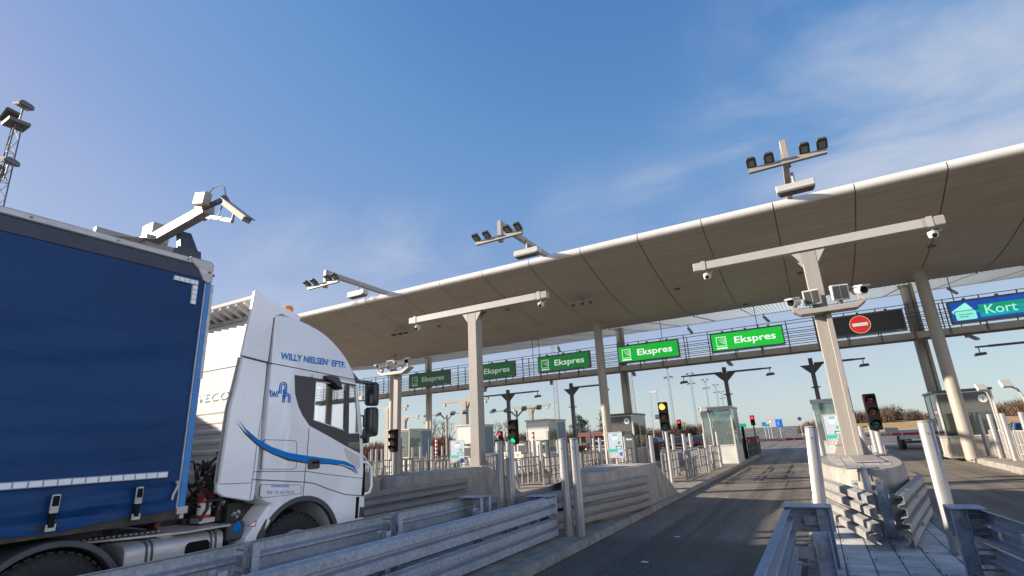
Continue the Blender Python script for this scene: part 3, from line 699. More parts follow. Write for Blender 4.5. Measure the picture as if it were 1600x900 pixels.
# rails bolted to the concrete noses, running forward into a V
NG = 'rail pairs bolted to the concrete noses'
def nose_rails(cx, mat, la, lb):
    for s, lab in ((-1, la), (1, lb)):
        if not lab: continue
        pts = [(cx+s*0.13, 8.95), (cx+s*0.34, 10.0), (cx+s*0.55, 11.0), (cx+s*0.77, 12.05), (cx+s*0.82, 12.3), (cx+s*0.83, 13.05)]
        guard_rail(pts, s, lab, [], NG, mat, z0=0.17)
nose_rails(ISL['A'], 'galv_warm', 'left rail pair of the V in front of the near concrete nose, four steel ridges', 'right rail pair of the V in front of the near concrete nose, seen edge on')
nose_rails(ISL['B'], 'galv_dull', 'curved left rail pair at the tip of the concrete nose behind the white bollard pair', 'rail pair with four ridges bolted along the concrete nose facing the empty lane')
guard_rail([(-9.0+0.02, 8.6), (-9.04, 13.05)], 1, 'dark weathered rail pair bolted along the shaded concrete nose beyond the truck', [], NG, 'galv_dull', z0=0.17)
def nose_post(cx, lab):
    root = thing('rail_post', lab, 'steel post', (cx, 9.9, 0.13))
    b = MB(); b.box(cx-0.075, cx+0.075, 9.90, 9.908, 0.13, 0.82); b.box(cx-0.075, cx-0.067, 9.82, 9.90, 0.13, 0.82); b.box(cx+0.067, cx+0.075, 9.82, 9.90, 0.13, 0.82)
    b.build('channel', M['galv'], root)
    b = MB()
    for z in (0.34, 0.72):
        b.box(cx-0.42, cx+0.42, 9.915, 9.925, z-0.03, z+0.03)
    b.build('strap', M['galv_dull'], root)
    b = MB()
    for z in (0.28, 0.40, 0.66, 0.78):
        for s in (-1, 1): b.tube((cx+s*0.074, 9.87, z), (cx+s*0.115, 9.87, z), 0.016, None, 6)
    b.build('bolt', M['galv_dull'], root)
    b = MB(); b.box(cx-0.17, cx+0.17, 9.72, 10.06, 0.132, 0.15); b.build('base_plate', M['galv_dull'], root)
nose_post(ISL['A']+0.05, 'short galvanised channel post between the two converging rails of the near island')

# ---------------------------------------------------------------- bollards
def bollard_bm(x, y, z0, zt, r=0.095, lean=(0, 0), notch=True):
    b = MB(); n = 32; rings = []
    for z, k in ((z0, 0), (zt-0.012, 1), (zt, 1)):
        rr_ = r if z < zt else r-0.012
        ring = []
        for i in range(n):
            a = 2*math.pi*i/n
            q = rr_*(0.86 if notch and i % 8 in (3,) else 1.0)
            ring.append((x+lean[0]*k+q*math.cos(a), y+lean[1]*k+q*math.sin(a), z))
        rings.append(ring)
    b._loft(rings); return b
def big_bollard(x, y, label, lean=(0, 0)):
    root = thing('bollard', label, 'bollard', (x, y, 0.13), 'tall white bollards at the rail ends')
    bollard_bm(x, y, 0.13, 1.75, 0.083, lean).build('tube', M['post_metal'], root, smooth=True)
    b = MB(); b.lathe((x+lean[0], y+lean[1], 1.752), (0, 0, 1), [(0, 0.085), (0.012, 0.083), (0.018, 0.05), (0.02, 0.001)]); b.build('cap', M['galv_dull'], root, smooth=True)
    b = MB(); b.tube((x+lean[0]*0.9, y-0.070, 1.60), (x+lean[0]*0.9, y-0.092, 1.60), 0.014, None, 8); b.build('bolt', M['dark_steel'], root)
    return root
big_bollard(-4.10, 9.05, 'left tube of the front white bollard pair at the rail end beside the empty lane')
big_bollard(-3.905, 9.10, 'right tube of the front white bollard pair at the rail end beside the empty lane')
big_bollard(-5.465, 9.05, 'left tube of the white bollard pair at the end of the rail along the truck')
big_bollard(-5.265, 9.10, 'right tube of the white bollard pair at the end of the rail along the truck')
big_bollard(-0.20, 9.05, 'white bollard at the left rail end of the near paved island', (0.12, 0))
big_bollard(1.27, 9.0, 'white bollard at the right rail end of the near paved island', (0.0, 0))
# ================================================================== CANOPY
M['soffit'] = pbr('soffit_aluminium', (0.40, 0.355, 0.305), 0.5, 0.0, 0.07, 0.6, dirt=(0.22, 0.19, 0.16), dirtamt=0.25, dirtscale=0.35, stretch=(0.5, 2, 1), spec=0.25)
M['fascia'] = pbr('fascia_white', (0.56, 0.55, 0.535), 0.4, 0, 0.05, 1.5, dirt=(0.45, 0.42, 0.38), dirtamt=0.25)
SOF = [(21.50, 10.02), (22.2, 9.80), (23.2, 9.50), (24.4, 9.20), (25.8, 8.93), (27.4, 8.71), (28.8, 8.58), (30.2, 8.53), (31.4, 8.57), (32.6, 8.69)]
REAR_SOF = [(32.6, 8.71), (34.5, 9.00), (37.0, 9.37), (40.0, 9.80), (43.2, 10.27)]
def lerp_prof(P_, n):
    seg = [0]
    for a, b_ in zip(P_[:-1], P_[1:]): seg.append(seg[-1]+math.hypot(b_[0]-a[0], b_[1]-a[1]))
    out_ = []
    for i in range(n+1):
        s_ = seg[-1]*i/n
        k = max(j for j in range(len(seg)-1) if seg[j] <= s_+1e-9)
        t = (s_-seg[k])/(seg[k+1]-seg[k]); out_.append((P_[k][0]+(P_[k+1][0]-P_[k][0])*t, P_[k][1]+(P_[k+1][1]-P_[k][1])*t))
    return out_
BAY = 2.735
canopy = thing('canopy', 'huge grey gull wing canopy with a white rounded front edge over all the toll lanes', 'canopy', (-5, 31, 0))
K0, K1 = -15, 9
prof_f = lerp_prof(SOF, 150)
for k in range(K0, K1):
    xa, xb = 2.83+BAY*k+0.018, 2.83+BAY*(k+1)-0.018
    b = MB()
    npl = 30
    for i in range(npl):
        seg = prof_f[i*5:(i+1)*5+1]
        seg = list(seg)
        # 12 mm shadow gap at the start of each plank
        t = 0.15; seg[0] = (seg[0][0]*(1-t)+seg[1][0]*t, seg[0][1]*(1-t)+seg[1][1]*t)
        b._loft([[(xa, y, z) for y, z in seg], [(xb, y, z) for y, z in seg]], close=False, cap=False)
    b.build('soffit_panel', M['soffit'], canopy, smooth=True)
    b = MB(); c = (21.60, 10.21); r_ = 0.20
    nose = [(c[0]-r_*math.sin(a)*1.0, c[1]+r_*math.cos(a)) for a in [rad(-30)+rad(215)*i/16 for i in range(17)]]
    nose += [(21.8, 10.03), (21.8, 10.36)]
    b._loft([[(xa, y, z) for y, z in nose], [(xb, y, z) for y, z in nose]])
    b.build('fascia', M['fascia'], canopy, smooth=True)
XA, XB = 2.83+BAY*K0, 2.83+BAY*K1
b = MB()
pr = [(y, z+0.03) for y, z in SOF] + [(32.6, 8.95), (30, 9.25), (26, 9.75), (22.5, 10.34), (21.62, 10.36)]
b._loft([[(XA, y, z) for y, z in pr], [(XB, y, z) for y, z in pr]])
b.build('roof', M['dark_steel'], canopy)
b = MB(); b._loft([[(XA, y, z) for y, z in REAR_SOF], [(XB, y, z) for y, z in REAR_SOF]], close=False, cap=False)
b.build('rear_soffit', M['rear_soffit_sheet'], canopy, smooth=True)  # metal soffit of the rear wing, drawn as a translucent sheet
b = MB()
x = XA
while x <= XB:
    for (y0, z0), (y1, z1) in zip(REAR_SOF[:-1], REAR_SOF[1:]): b.beam((x, y0, z0-0.02), (x, y1, z1-0.02), 0.022, 0.03)
    x += BAY/13
b.build('soffit_bar', M['alu'], canopy)
b = MB(); b.box(XA, XB, 43.18, 43.26, 10.22, 10.36); b.build('rear_edge', M['white_steel'], canopy)
b = MB()
for k in range(K0, K1+1):
    x = 2.83+BAY*k
    for (y0, z0), (y1, z1) in zip(REAR_SOF[:-1], REAR_SOF[1:]): b.beam((x, y0, z0-0.05), (x, y1, z1-0.05), 0.04, 0.06)
b.build('rafter', M['column'], canopy)
for x in (-26.97, -10.53, 5.50, 21.6):
    for y, zt in ((29.6, 8.56), (34.0, 8.88)):
        b = MB(); b.tube((x if y < 30 else x*1.004, y, 0.13), (x if y < 30 else x*1.004, y, zt+0.05), 0.25, None, 32)
        col_ = b.build('column', M['column'], canopy, smooth=True)
        b = MB(); b.tube((x if y < 30 else x*1.004, y, zt-0.10), (x if y < 30 else x*1.004, y, zt+0.02), 0.30, 0.33, 32); b.build('collar', M['column'], col_, smooth=True)
        # rain pipe on the shaded side of the rear columns
        if y > 30:
            b = MB(); b.box(x+0.20, x+0.32, y-0.30, y-0.18, 0.2, zt); b.build('rain_pipe', M['column'], col_)
for x, y in ((-14.2, 25.0), (-9.8, 25.6), (-4.9, 26.3), (0.65, 27.0), (5.6, 26.6), (-19.5, 25.5), (9.4, 24.5), (-2.2, 31.0), (3.3, 31.2)):
    zz = [z for (yy, z) in prof_f if yy >= y][0]
    b = MB(); b.lathe((x, y, zz-0.035), (0, 0, 1), [(0, 0.10), (0.0, 0.15), (0.05, 0.15)], 16); b.build('downlight', M['dark_steel'], canopy, smooth=True)

for x, y in ((-9.75, 25.2), (-22.1, 24.8)):
    zz = [z for (yy, z) in prof_f if yy >= y][0]
    r0 = thing('soffit_camera', 'dark camera cluster hanging from the canopy soffit right of the tall T mast beam' if x > -15 else 'dark camera cluster hanging from the canopy soffit left of the tall T mast beam', 'camera', (x, y, zz))
    b = MB(); b.tube((x, y, zz), (x, y, zz-0.22), 0.04, None, 8); b.box(x-0.7, x+0.7, y-0.04, y+0.04, zz-0.28, zz-0.20); b.build('bracket', M['column'], r0)
    for s in (-1, 0.1, 1):
        b = MB(); b.beam((x+s*0.5, y+0.1, zz-0.36), (x+s*0.5+0.12, y-0.28, zz-0.44), 0.16, 0.13); b.build('camera', M['trim_grey'], r0, bevel=0.01)
# ------------------------------------------------------------------ gantry
gan = thing('sign_gantry', 'grey walkway gantry with railings carrying the lit lane signs under the canopy', 'gantry', (-4, 31.8, 5.6))
GX0, GX1 = -36.0, 26.0
b = MB(); b.box(GX0, GX1, 31.42, 31.50, 5.66, 5.98); b.box(GX0, GX1, 32.35, 32.43, 5.66, 5.98); b.box(GX0, GX1, 31.50, 32.35, 5.92, 5.96)
b.box(GX0, GX1, 31.38, 31.42, 5.66, 5.70)
b.build('girder', M['column'], gan)
b = MB(); x = GX0
while x < GX1:
    b.box(x-0.03, x+0.03, 31.36, 31.415, 5.62, 6.02); b.box(x-0.04, x+0.04, 31.5, 32.35, 5.70, 5.80); x += BAY/2
b.build('cross_beam', M['dark_steel'], gan)
for y in (31.46, 32.39):
    b = MB(); x = GX0
    while x <= GX1:
        b.box(x-0.022, x+0.022, y-0.022, y+0.022, 5.98, 7.40); x += BAY/2
    b.build('railing_post', M['dark_steel'], gan)
    b = MB()
    for z in (6.22, 6.45, 6.68, 6.92, 7.38): b.tube((GX0, y, z), (GX1, y, z), 0.018, None, 6)
    b.build('railing_bar', M['dark_steel'], gan)
b = MB()
for x in (-26.0, -21.2, -16.4, -15.9, -10.53+3.2, -1.9, 0.9, 7.0, 9.9, 15.5):
    b.tube((x, 32.2, 5.9), (x, 32.2, 8.64), 0.02, None, 6)
b.build('hanger', M['dark_steel'], gan)
for x in (-3.75, 6.95, -9.3, -14.9, -20.1):
    b = MB(); b.beam((x, 31.9, 5.64), (x, 31.75, 5.48), 0.07, 0.07); b.beam((x+0.05, 31.62, 5.56), (x+0.25, 31.2, 5.28), 0.20, 0.10); b.build('antenna', M['mast_paint'], gan)

# ------------------------------------------------------------------ lane signs
def sign_box(cx, label, face_mat, group='lit lane signs on the gantry'):
    root = thing('lane_sign', label, 'lane sign', (cx, 31.3, 6.05), group)
    w = 1.87
    b = MB(); b.box(cx-w, cx+w, 31.12, 31.355, 6.10, 7.16); b.build('housing', M['dark_steel'], root, bevel=0.012)
    b = MB(); b.box(cx-w+0.06, cx+w-0.06, 31.112, 31.125, 6.17, 7.09); b.build('screen', face_mat, root)
    b = MB()
    for x in (-1.2, 0, 1.2): b.box(cx+x-0.05, cx+x+0.05, 31.16, 31.34, 7.16, 7.27)
    b.build('lug', M['dark_steel'], root)
    b = MB(); b.box(cx+w-0.42, cx+w-0.20, 31.105, 31.125, 6.115, 6.15); b.build('type_plate', M['white_steel'], root)
    return root
FX, FZ = (1, 0, 0), (0, 0, 1)
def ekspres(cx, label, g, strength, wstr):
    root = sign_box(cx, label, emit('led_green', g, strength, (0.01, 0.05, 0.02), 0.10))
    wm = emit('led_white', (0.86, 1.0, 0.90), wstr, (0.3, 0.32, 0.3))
    text('lettering', 'Ekspres', wm, root, (cx-0.62, 31.108, 6.47), FX, FZ, 0.37, 2.1, 0.014)
    b = MB(); x0, x1, z0, z1 = cx-1.58, cx-1.05, 6.38, 6.92; y0, y1 = 31.103, 31.112; t = 0.03
    b.box(x0, x1, y0, y1, z0, z0+t); b.box(x0, x1, y0, y1, z1-t, z1); b.box(x0, x0+t, y0, y1, z0+t, z1-t); b.box(x1-t, x1, y0, y1, z0+t, z1-t)
    for r_ in (0.13, 0.24, 0.35):
        n = 10; arc = [(x1-t-0.01 - 0.0 - r_*math.sin(rad(90)*i/n), z1-t-0.0 - r_*math.cos(rad(90)*i/n)) for i in range(n+1)]
        for (xa, za), (xb, zb) in zip(arc[:-1], arc[1:]):
            b.beam((xa, 31.108, za), (xb, 31.108, zb), 0.008, 0.035, (0, 1, 0)) if False else b._loft([[(xa, y0, za-0.017), (xa, y1, za-0.017), (xa, y1, za+0.017), (xa, y0, za+0.017)], [(xb, y0, zb-0.017), (xb, y1, zb-0.017), (xb, y1, zb+0.017), (xb, y0, zb+0.017)]])
    b.build('pictogram', wm, root)
    b = MB(); b.box(cx-1.60, cx-1.02, y0, y1, 6.235, 6.315); b.build('caption', wm, root)
    return root
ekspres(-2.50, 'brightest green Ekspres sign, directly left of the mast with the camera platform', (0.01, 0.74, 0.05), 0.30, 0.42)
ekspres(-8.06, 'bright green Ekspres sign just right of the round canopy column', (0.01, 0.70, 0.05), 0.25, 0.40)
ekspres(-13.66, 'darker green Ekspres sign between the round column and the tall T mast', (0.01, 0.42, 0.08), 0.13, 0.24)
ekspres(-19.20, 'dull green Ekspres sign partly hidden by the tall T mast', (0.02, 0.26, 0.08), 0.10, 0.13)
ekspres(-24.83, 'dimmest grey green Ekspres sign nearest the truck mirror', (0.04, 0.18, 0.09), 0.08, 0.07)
s_ = sign_box(2.86, 'black lane sign showing a red no entry disc behind the camera mast', pbr('unlit_led', (0.035, 0.034, 0.036), 0.5, 0, 0.2, 30))
b = MB(); b.lathe((2.86, 31.108, 6.63), (0, -1, 0), [(0, 0.455), (0.004, 0.455), (0.004, 0.0)], 40); ring = b.build('disc_rim', emit('led_yellow', (1, 0.75, 0.35), 0.3), s_)
b = MB(); b.lathe((2.86, 31.104, 6.63), (0, -1, 0), [(0, 0.43), (0.003, 0.43), (0.003, 0.0)], 40); b.build('no_entry_disc', emit('led_red', (0.85, 0.02, 0.02), 0.32, grid=0.2), s_)
b = MB(); b.box(2.86-0.33, 2.86+0.33, 31.092, 31.099, 6.55, 6.71); b.build('white_bar', emit('led_bar', (0.80, 0.95, 0.75), 0.28, (.3, .3, .3)), s_)
k_ = sign_box(8.34, 'blue lane sign with two pale cards and the word Kort', emit('led_blue', (0.0, 0.09, 0.55), 0.28, (0.01, 0.02, 0.1), 0.2))
mint = emit('led_mint', (0.35, 1.0, 0.78), 0.36, (0.1, 0.3, 0.25)); teal = emit('led_teal', (0.0, 0.42, 0.42), 0.32, (0.0, 0.1, 0.1), 0.25); grn = emit('led_midgreen', (0.0, 0.36, 0.20), 0.32, (0, .1, .05), 0.2)
b = MB(); b.box(7.55, 10.10, 31.104, 31.112, 6.27, 6.50); b.box(8.9, 10.10, 31.104, 31.112, 6.505, 6.70); b.box(7.05, 7.55, 31.104, 31.112, 6.505, 6.62); b.build('teal_block', teal, k_)
b = MB(); b.box(7.56, 8.895, 31.104, 31.112, 6.505, 6.86); b.box(8.9, 9.35, 31.104, 31.112, 6.705, 6.86); b.build('green_block', grn, k_)
text('lettering', 'Kort', mint, k_, (7.76, 31.100, 6.39), FX, FZ, 0.42, 1.12, 0.008)
def rrect(x0, x1, z0, z1, r_, rot=0, c=(0, 0)):
    pts = []
    for cx_, cz, a0 in ((x1-r_, z0+r_, -90), (x1-r_, z1-r_, 0), (x0+r_, z1-r_, 90), (x0+r_, z0+r_, 180)):
        for i in range(5): a = rad(a0+90*i/4); pts.append((cx_+r_*math.cos(a), cz+r_*math.sin(a)))
    return [(c[0]+(x-c[0])*math.cos(rot)-(z-c[1])*math.sin(rot), c[1]+(x-c[0])*math.sin(rot)+(z-c[1])*math.cos(rot)) for x, z in pts]
b = MB(); b.prism(rrect(6.60, 7.30, 6.46, 6.90, 0.06, rad(32), (6.98, 6.68)), 'xz', 31.108, 31.112); c1 = b.build('rear_card', mint, k_)
b = MB(); b.prism(rrect(6.66, 7.42, 6.22, 6.64, 0.06), 'xz', 31.098, 31.1035); c2 = b.build('front_card', emit('led_mint2', (0.30, 0.95, 0.80), 0.34, (0.1, 0.3, 0.25)), k_)
b = MB(); b.prism(rrect(6.63, 7.45, 6.19, 6.67, 0.07), 'xz', 31.1040, 31.107); b.build('card_outline', M['blue_sign'], k_)
b = MB()
for x0, x1, z in ((6.78, 6.98, 6.46), (7.02, 7.28, 6.46), (6.78, 7.12, 6.36)): b.box(x0, x1, 31.094, 31.097, z, z+0.03)
b.build('card_print', M['blue_sign'], c2)

# ------------------------------------------------------------------ hanging antennas under the rear soffit
for i, (x, y, z, lab) in enumerate(((-7.24, 41.0, 9.72, 'slanted antenna hanging from the rear soffit above the bright Ekspres sign by the column'), (-1.87, 41.0, 9.77, 'slanted antenna hanging from the rear soffit above the brightest Ekspres sign'),
      (8.8, 41.0, 9.9, 'slanted antenna hanging from the rear soffit left of the Kort sign'), (-26.9, 41.0, 9.8, 'slanted antenna hanging from the rear soffit right of the tall T mast'), (-18.36, 41.0, 9.67, 'slanted antenna hanging from the rear soffit left of the round column'))):
    r0 = thing('roof_antenna', lab, 'antenna', (x, y, 9.6), 'antennas hanging from the glass roof')
    b = MB(); b.tube((x, y, 9.86), (x, y, z-0.2), 0.04, None, 8); b.build('drop_pipe', M['dark_steel'], r0)
    b = MB(); b.beam((x, y, z-0.15), (x+0.28, y-0.35, z-0.62), 0.20, 0.12); b.build('housing', M['dark_steel'], r0, bevel=0.01)

# ------------------------------------------------------------------ floodlight arms on the canopy edge
def flood_arm(x, label):
    r0 = thing('floodlight_rig', label, 'floodlight arm', (x, 21.4, 10.3), 'floodlight arms on the canopy edge')
    ye = 17.2
    b = MB(); b.beam((x, 22.4, 10.42), (x, ye, 10.52), 0.20, 0.24); b.build('arm', M['mast_paint'], r0, bevel=0.01)
    b = MB(); b.beam((x, ye+0.05, 9.72), (x, ye+0.05, 10.66), 0.18, 0.18, (0, 1, 0)); b.build('end_post', M['mast_paint'], r0, bevel=0.01)
    b = MB(); b.beam((x-1.12, ye-0.08, 9.86), (x+1.10, ye-0.08, 9.86), 0.14, 0.15); b.build('crossbar', M['mast_paint'], r0)
    for dx in (-1.0, -0.48, 0.52, 1.0):
        b = MB()
        R_ = Matrix.Rotation(rad(62), 3, 'X')
        c = Vector((x+dx, ye-0.26, 10.06))
        rings = []
        for yy, w, h in ((0.10, 0.16, 0.24), (0.05, 0.26, 0.40), (-0.03, 0.30, 0.46), (-0.06, 0.28, 0.44)):
            rings.append([c + R_ @ Vector((sx*w/2, yy, sz*h/2)) for sx, sz in ((-1, -.7), (-.7, -1), (.7, -1), (1, -.7), (1, .7), (.7, 1), (-.7, 1), (-1, .7))])
        b._loft(rings); lp = b.build('lamp', M['trim_grey'], r0)
        b = MB(); q = c + R_ @ Vector((0, -0.062, 0)); rings = [[q + R_ @ Vector((sx*0.085, k, sz*0.11)) for sx, sz in ((-1, -1), (1, -1), (1, 1), (-1, 1))] for k in (0, -0.006)]
        b._loft(rings); b.build('lens', M['lamp_face'], lp)
        b = MB(); b.box(x+dx-0.03, x+dx+0.03, ye-0.14, ye-0.04, 9.90, 9.98); b.build('bracket', M['mast_paint'], lp)
    b = MB(); b.tube((x+0.16, 19.3, 9.95), (x+0.16, 19.3, 10.42), 0.05, None, 10); b.build('drop_pipe', M['mast_paint'], r0)
    b = MB(); b.box(x-0.44, x+0.76, 19.1, 19.5, 9.72, 9.97); bx_ = b.build('control_box', M['white_steel'], r0, bevel=0.02)
    b = MB(); b.box(x-0.36, x+0.70, 19.02, 19.45, 9.64, 9.715); b.build('underside', M['dark_steel'], bx_)
    return r0
fa = flood_arm(0.72, 'floodlight arm with four round lamps on the canopy edge at the upper right')
copy_tree(fa, (-10.68, 0, 0), 'floodlight arm on the canopy edge between the truck and the upper right one')
copy_tree(fa, (-21.1, 0, 0), 'floodlight arm on the canopy edge nearest the truck roof beacon')

# ------------------------------------------------------------------ camera masts on the islands
def ip_camera(x, y, z, root, yaw=0.0, name='camera', sc=1.0):
    R_ = Matrix.Rotation(yaw, 3, 'Z') @ Matrix.Rotation(rad(12), 3, 'X')
    c = Vector((x, y, z))
    b = MB(); n = 16
    rings = [[c + R_ @ Vector((math.cos(t)*r_*sc, yy*sc, math.sin(t)*r_*sc)) for t in [2*math.pi*i/n for i in range(n)]] for yy, r_ in ((0.22, 0.07), (0.20, 0.10), (-0.20, 0.105), (-0.24, 0.10))]
    b._loft(rings); cm = b.build(name, M['white_steel'], root, smooth=True)
    b = MB(); rings = [[c + R_ @ Vector((math.cos(t)*r_*sc, yy*sc, math.sin(t)*r_*sc)) for t in [2*math.pi*i/n for i in range(n)]] for yy, r_ in ((-0.238, 0.082), (-0.246, 0.082), (-0.246, 0.03))]
    b._loft(rings); b.build('lens', M['black'], cm)
    b = MB()
    rings = [[c + R_ @ Vector((sx*0.115*sc, yy*sc, 0.10*sc+zz*sc)) for sx, zz in ((-1, -0.02), (-.6, 0.025), (.6, 0.025), (1, -0.02))] for yy in (0.2, -0.34)]
    b._loft(rings); b.build('sun_hood', M['white_steel'], cm)
    b = MB(); b.box(x-0.05*sc, x+0.05*sc, y-0.06*sc, y+0.06*sc, z-0.22*sc, z-0.09*sc); b.build('bracket', M['mast_light'], cm)
    return cm
def ir_lamp(x, y, z, root, yaw=0.0):
    R_ = Matrix.Rotation(yaw, 3, 'Z') @ Matrix.Rotation(rad(8), 3, 'X'); c = Vector((x, y, z))
    def bx(b, x0, x1, y0, y1, z0, z1):
        b._loft([[c + R_ @ Vector(p) for p in ((x0, y0, zz), (x1, y0, zz), (x1, y1, zz), (x0, y1, zz))] for zz in (z0, z1)])
    b = MB(); bx(b, -0.19, 0.19, -0.07, 0.10, -0.19, 0.19); l = b.build('infrared_lamp', M['white_steel'], root, bevel=0.015)
    b = MB(); bx(b, -0.155, -0.012, -0.078, -0.07, -0.155, 0.155); bx(b, 0.012, 0.155, -0.078, -0.07, -0.155, 0.155); b.build('lamp_grid', M['lens'], l)
    b = MB(); bx(b, -0.03, 0.03, -0.02, 0.05, -0.28, -0.19); b.build('bracket', M['dark_steel'], l)
def dome_cam(x, y, z, root):
    b = MB(); b.tube((x, y, z), (x, y, z-0.10), 0.035, None, 8); b.build('drop_pipe', M['mast_light'], root)
    b = MB(); b.lathe((x, y, z-0.28), (0, 0, 1), [(0, 0.02), (0.02, 0.08), (0.08, 0.105), (0.17, 0.11), (0.19, 0.06)], 16); d = b.build('dome_camera', M['white_steel'], root, smooth=True)
    b = MB(); b.tube((x, y-0.09, z-0.22), (x, y-0.125, z-0.23), 0.05, None, 12); b.build('lens', M['black'], d)
def t_mast(x, y, zb, label, plat=True, z_top=6.31):
    r0 = thing('camera_mast', label, 'camera mast', (x, y, zb), 'T shaped camera masts on the islands')
    b = MB(); b.beam((x, y, zb), (x, y, z_top-0.12), 0.34, 0.38, (0, 1, 0)); b.build('pole', M['mast_paint'], r0, bevel=0.012)
    b = MB(); b.box(x-2.88, x+2.88, y-0.13, y+0.11, z_top-0.12, z_top+0.11); b.build('beam', M['mast_light'], r0, bevel=0.01)
    b = MB()
    for s in (-1, 1):
        b.prism([(x+s*0.172, z_top-0.5), (x+s*0.42, z_top-0.125), (x+s*0.172, z_top-0.125)], 'xz', y-0.19, y-0.17)
        b.prism([(x+s*0.172, z_top-0.5), (x+s*0.42, z_top-0.125), (x+s*0.172, z_top-0.125)], 'xz', y+0.15, y+0.17)
    b.box(x-0.45, x+0.45, y-0.24, y+0.22, z_top-0.145, z_top-0.122); b.build('gusset', M['mast_light'], r0)
    b = MB()
    for i in range(8): b.tube((x-0.40+i*0.115, y-0.20, z_top-0.17), (x-0.40+i*0.115, y-0.20, z_top-0.145), 0.018, None, 6)
    b.build('bolt', M['dark_steel'], r0)
    b = MB(); b.box(x-0.40, x+0.40, y-0.42, y+0.42, zb, zb+0.03)
    for s in (-1, 1): b.prism([(x+s*0.172, zb+0.03), (x+s*0.38, zb+0.03), (x+s*0.172, zb+0.55)], 'xz', y-0.02, y+0.0)
    b.build('base_plate', M['mast_paint'], r0)
    dome_cam(x-2.55, y, z_top-0.12, r0); dome_cam(x+2.62, y, z_top-0.12, r0)
    b = MB()
    for s in (-1, 1):
        c = x+s*2.6
        b.box(c-0.06, c+0.06, y-0.145, y-0.132, z_top-0.13, z_top+0.13)
        b.path([(c, y-0.02, z_top-0.2), (c+0.12, y-0.05, z_top-0.26), (c+0.22, y-0.02, z_top-0.2), (c+0.14, y, z_top-0.13)], 0.010, 5)
    b.build('cable_clip', M['mast_light'], r0)
    b = MB(); b.box(x+2.45, x+2.885, y-0.135, y-0.131, z_top-0.10, z_top+0.09); b.build('seam', M['mast_paint'], r0)
    return r0
mA = t_mast(0.63, 15.0, 1.06, 'pale T shaped camera mast with a platform of cameras on the near concrete nose')
x, y = 0.63, 15.0
b = MB(); b.box(x+0.07, x+0.19, y-0.36, y-0.195, 1.09, 4.50); b.build('cable_duct', M['mast_paint'], mA, bevel=0.008)
b = MB(); b.prism([(x-0.62, 4.54), (x-0.46, 4.44), (x+0.74, 4.44), (x+0.94, 4.58), (x+0.94, 4.64), (x+0.70, 4.56), (x-0.44, 4.56), (x-0.62, 4.62)], 'xz', y-0.55, y-0.16); b.build('camera_platform', M['mast_paint'], mA, bevel=0.008)
ip_camera(x-0.55, y-0.42, 4.80, mA, rad(-20)); ip_camera(x+0.86, y-0.42, 4.86, mA, rad(20))
ir_lamp(x-0.14, y-0.42, 4.86, mA, rad(-8)); ir_lamp(x+0.46, y-0.42, 4.88, mA, rad(12))
b = MB()
for k in range(3): b.path([(x-0.14+0.05*k, y-0.40, 4.62), (x-0.05+0.08*k, y-0.47, 4.48), (x+0.12, y-0.40, 4.40)], 0.010, 5)
b.build('cable', M['dark_steel'], mA)
b = MB(); b.prism(rrect(x+0.09, x+0.17, 2.05, 2.62, 0.035), 'xz', y-0.370, y-0.358); b.build('hatch', M['mast_paint'], mA)
# bracket and drain pipe in front of the nose
b = MB(); b.box(x-0.12, x+0.36, y-2.72, y-0.42, 1.068, 1.09); b.build('foot_plate', M['mast_paint'], mA)
px0 = 0.53
dr = thing('drain_pipe', 'white vertical pipe with two clamp plates on the front of the near concrete nose', 'pipe', (px0, 10.45, 0.13))
b = MB(); b.tube((px0, 10.44, 0.13), (px0, 10.44, 1.10), 0.055, None, 16); b.build('pipe', M['white_steel'], dr, smooth=True)
for s in (-1, 1):
    b = MB(); b.box(px0+s*0.17-0.05, px0+s*0.17+0.05, 10.44, 10.48, 0.66, 0.90); cl = b.build('clamp_plate', M['white_steel'], dr, bevel=0.004)
    b = MB()
    for z in (0.71, 0.85): b.tube((px0+s*0.17, 10.44, z), (px0+s*0.17, 10.42, z), 0.014, None, 6)
    b.build('bolt', M['galv_dull'], cl)
    b = MB(); b.beam((px0+s*0.09, 10.44, 0.88), (px0+s*0.07, 10.42, 1.07), 0.03, 0.03); b.build('stay', M['galv_dull'], dr)
b = MB(); b.box(px0-0.24, px0+0.22, 10.36, 10.60, 1.07, 1.085); b.build('cover_plate', M['galv'], dr)

mC = t_mast(-9.72, 14.75, 1.06, 'tall T shaped camera mast without a platform between the truck and the round column')
# mast with only a camera platform
xc, yc = -15.05, 16.8
r0 = thing('camera_mast', 'slim grey mast with a camera platform and traffic light next to the truck mirror', 'camera mast', (xc, yc, 0.4))
b = MB(); b.beam((xc, yc, 0.3), (xc, yc, 4.92), 0.24, 0.24, (0, 1, 0)); b.build('pole', M['mast_paint'], r0, bevel=0.01)
b = MB(); b.prism([(xc-0.75, 4.84), (xc-0.5, 4.70), (xc+0.6, 4.70), (xc+0.95, 4.9), (xc+0.95, 4.96), (xc+0.6, 4.82), (xc-0.5, 4.82), (xc-0.75, 4.92)], 'xz', yc-0.45, yc-0.1); b.build('camera_platform', M['mast_light'], r0)
ip_camera(xc-0.62, yc-0.3, 5.12, r0, rad(-15)); ip_camera(xc+0.80, yc-0.3, 5.2, r0, rad(25)); ip_camera(xc+0.42, yc-0.25, 5.16, r0, rad(-30))
ir_lamp(xc-0.12, yc-0.3, 5.14, r0, 0)
b = MB(); b.beam((xc-0.1, yc-0.3, 0.36), (xc-0.1, yc+0.3, 0.36), 0.5, 0.06); b.build('base_plate', M['mast_paint'], r0)

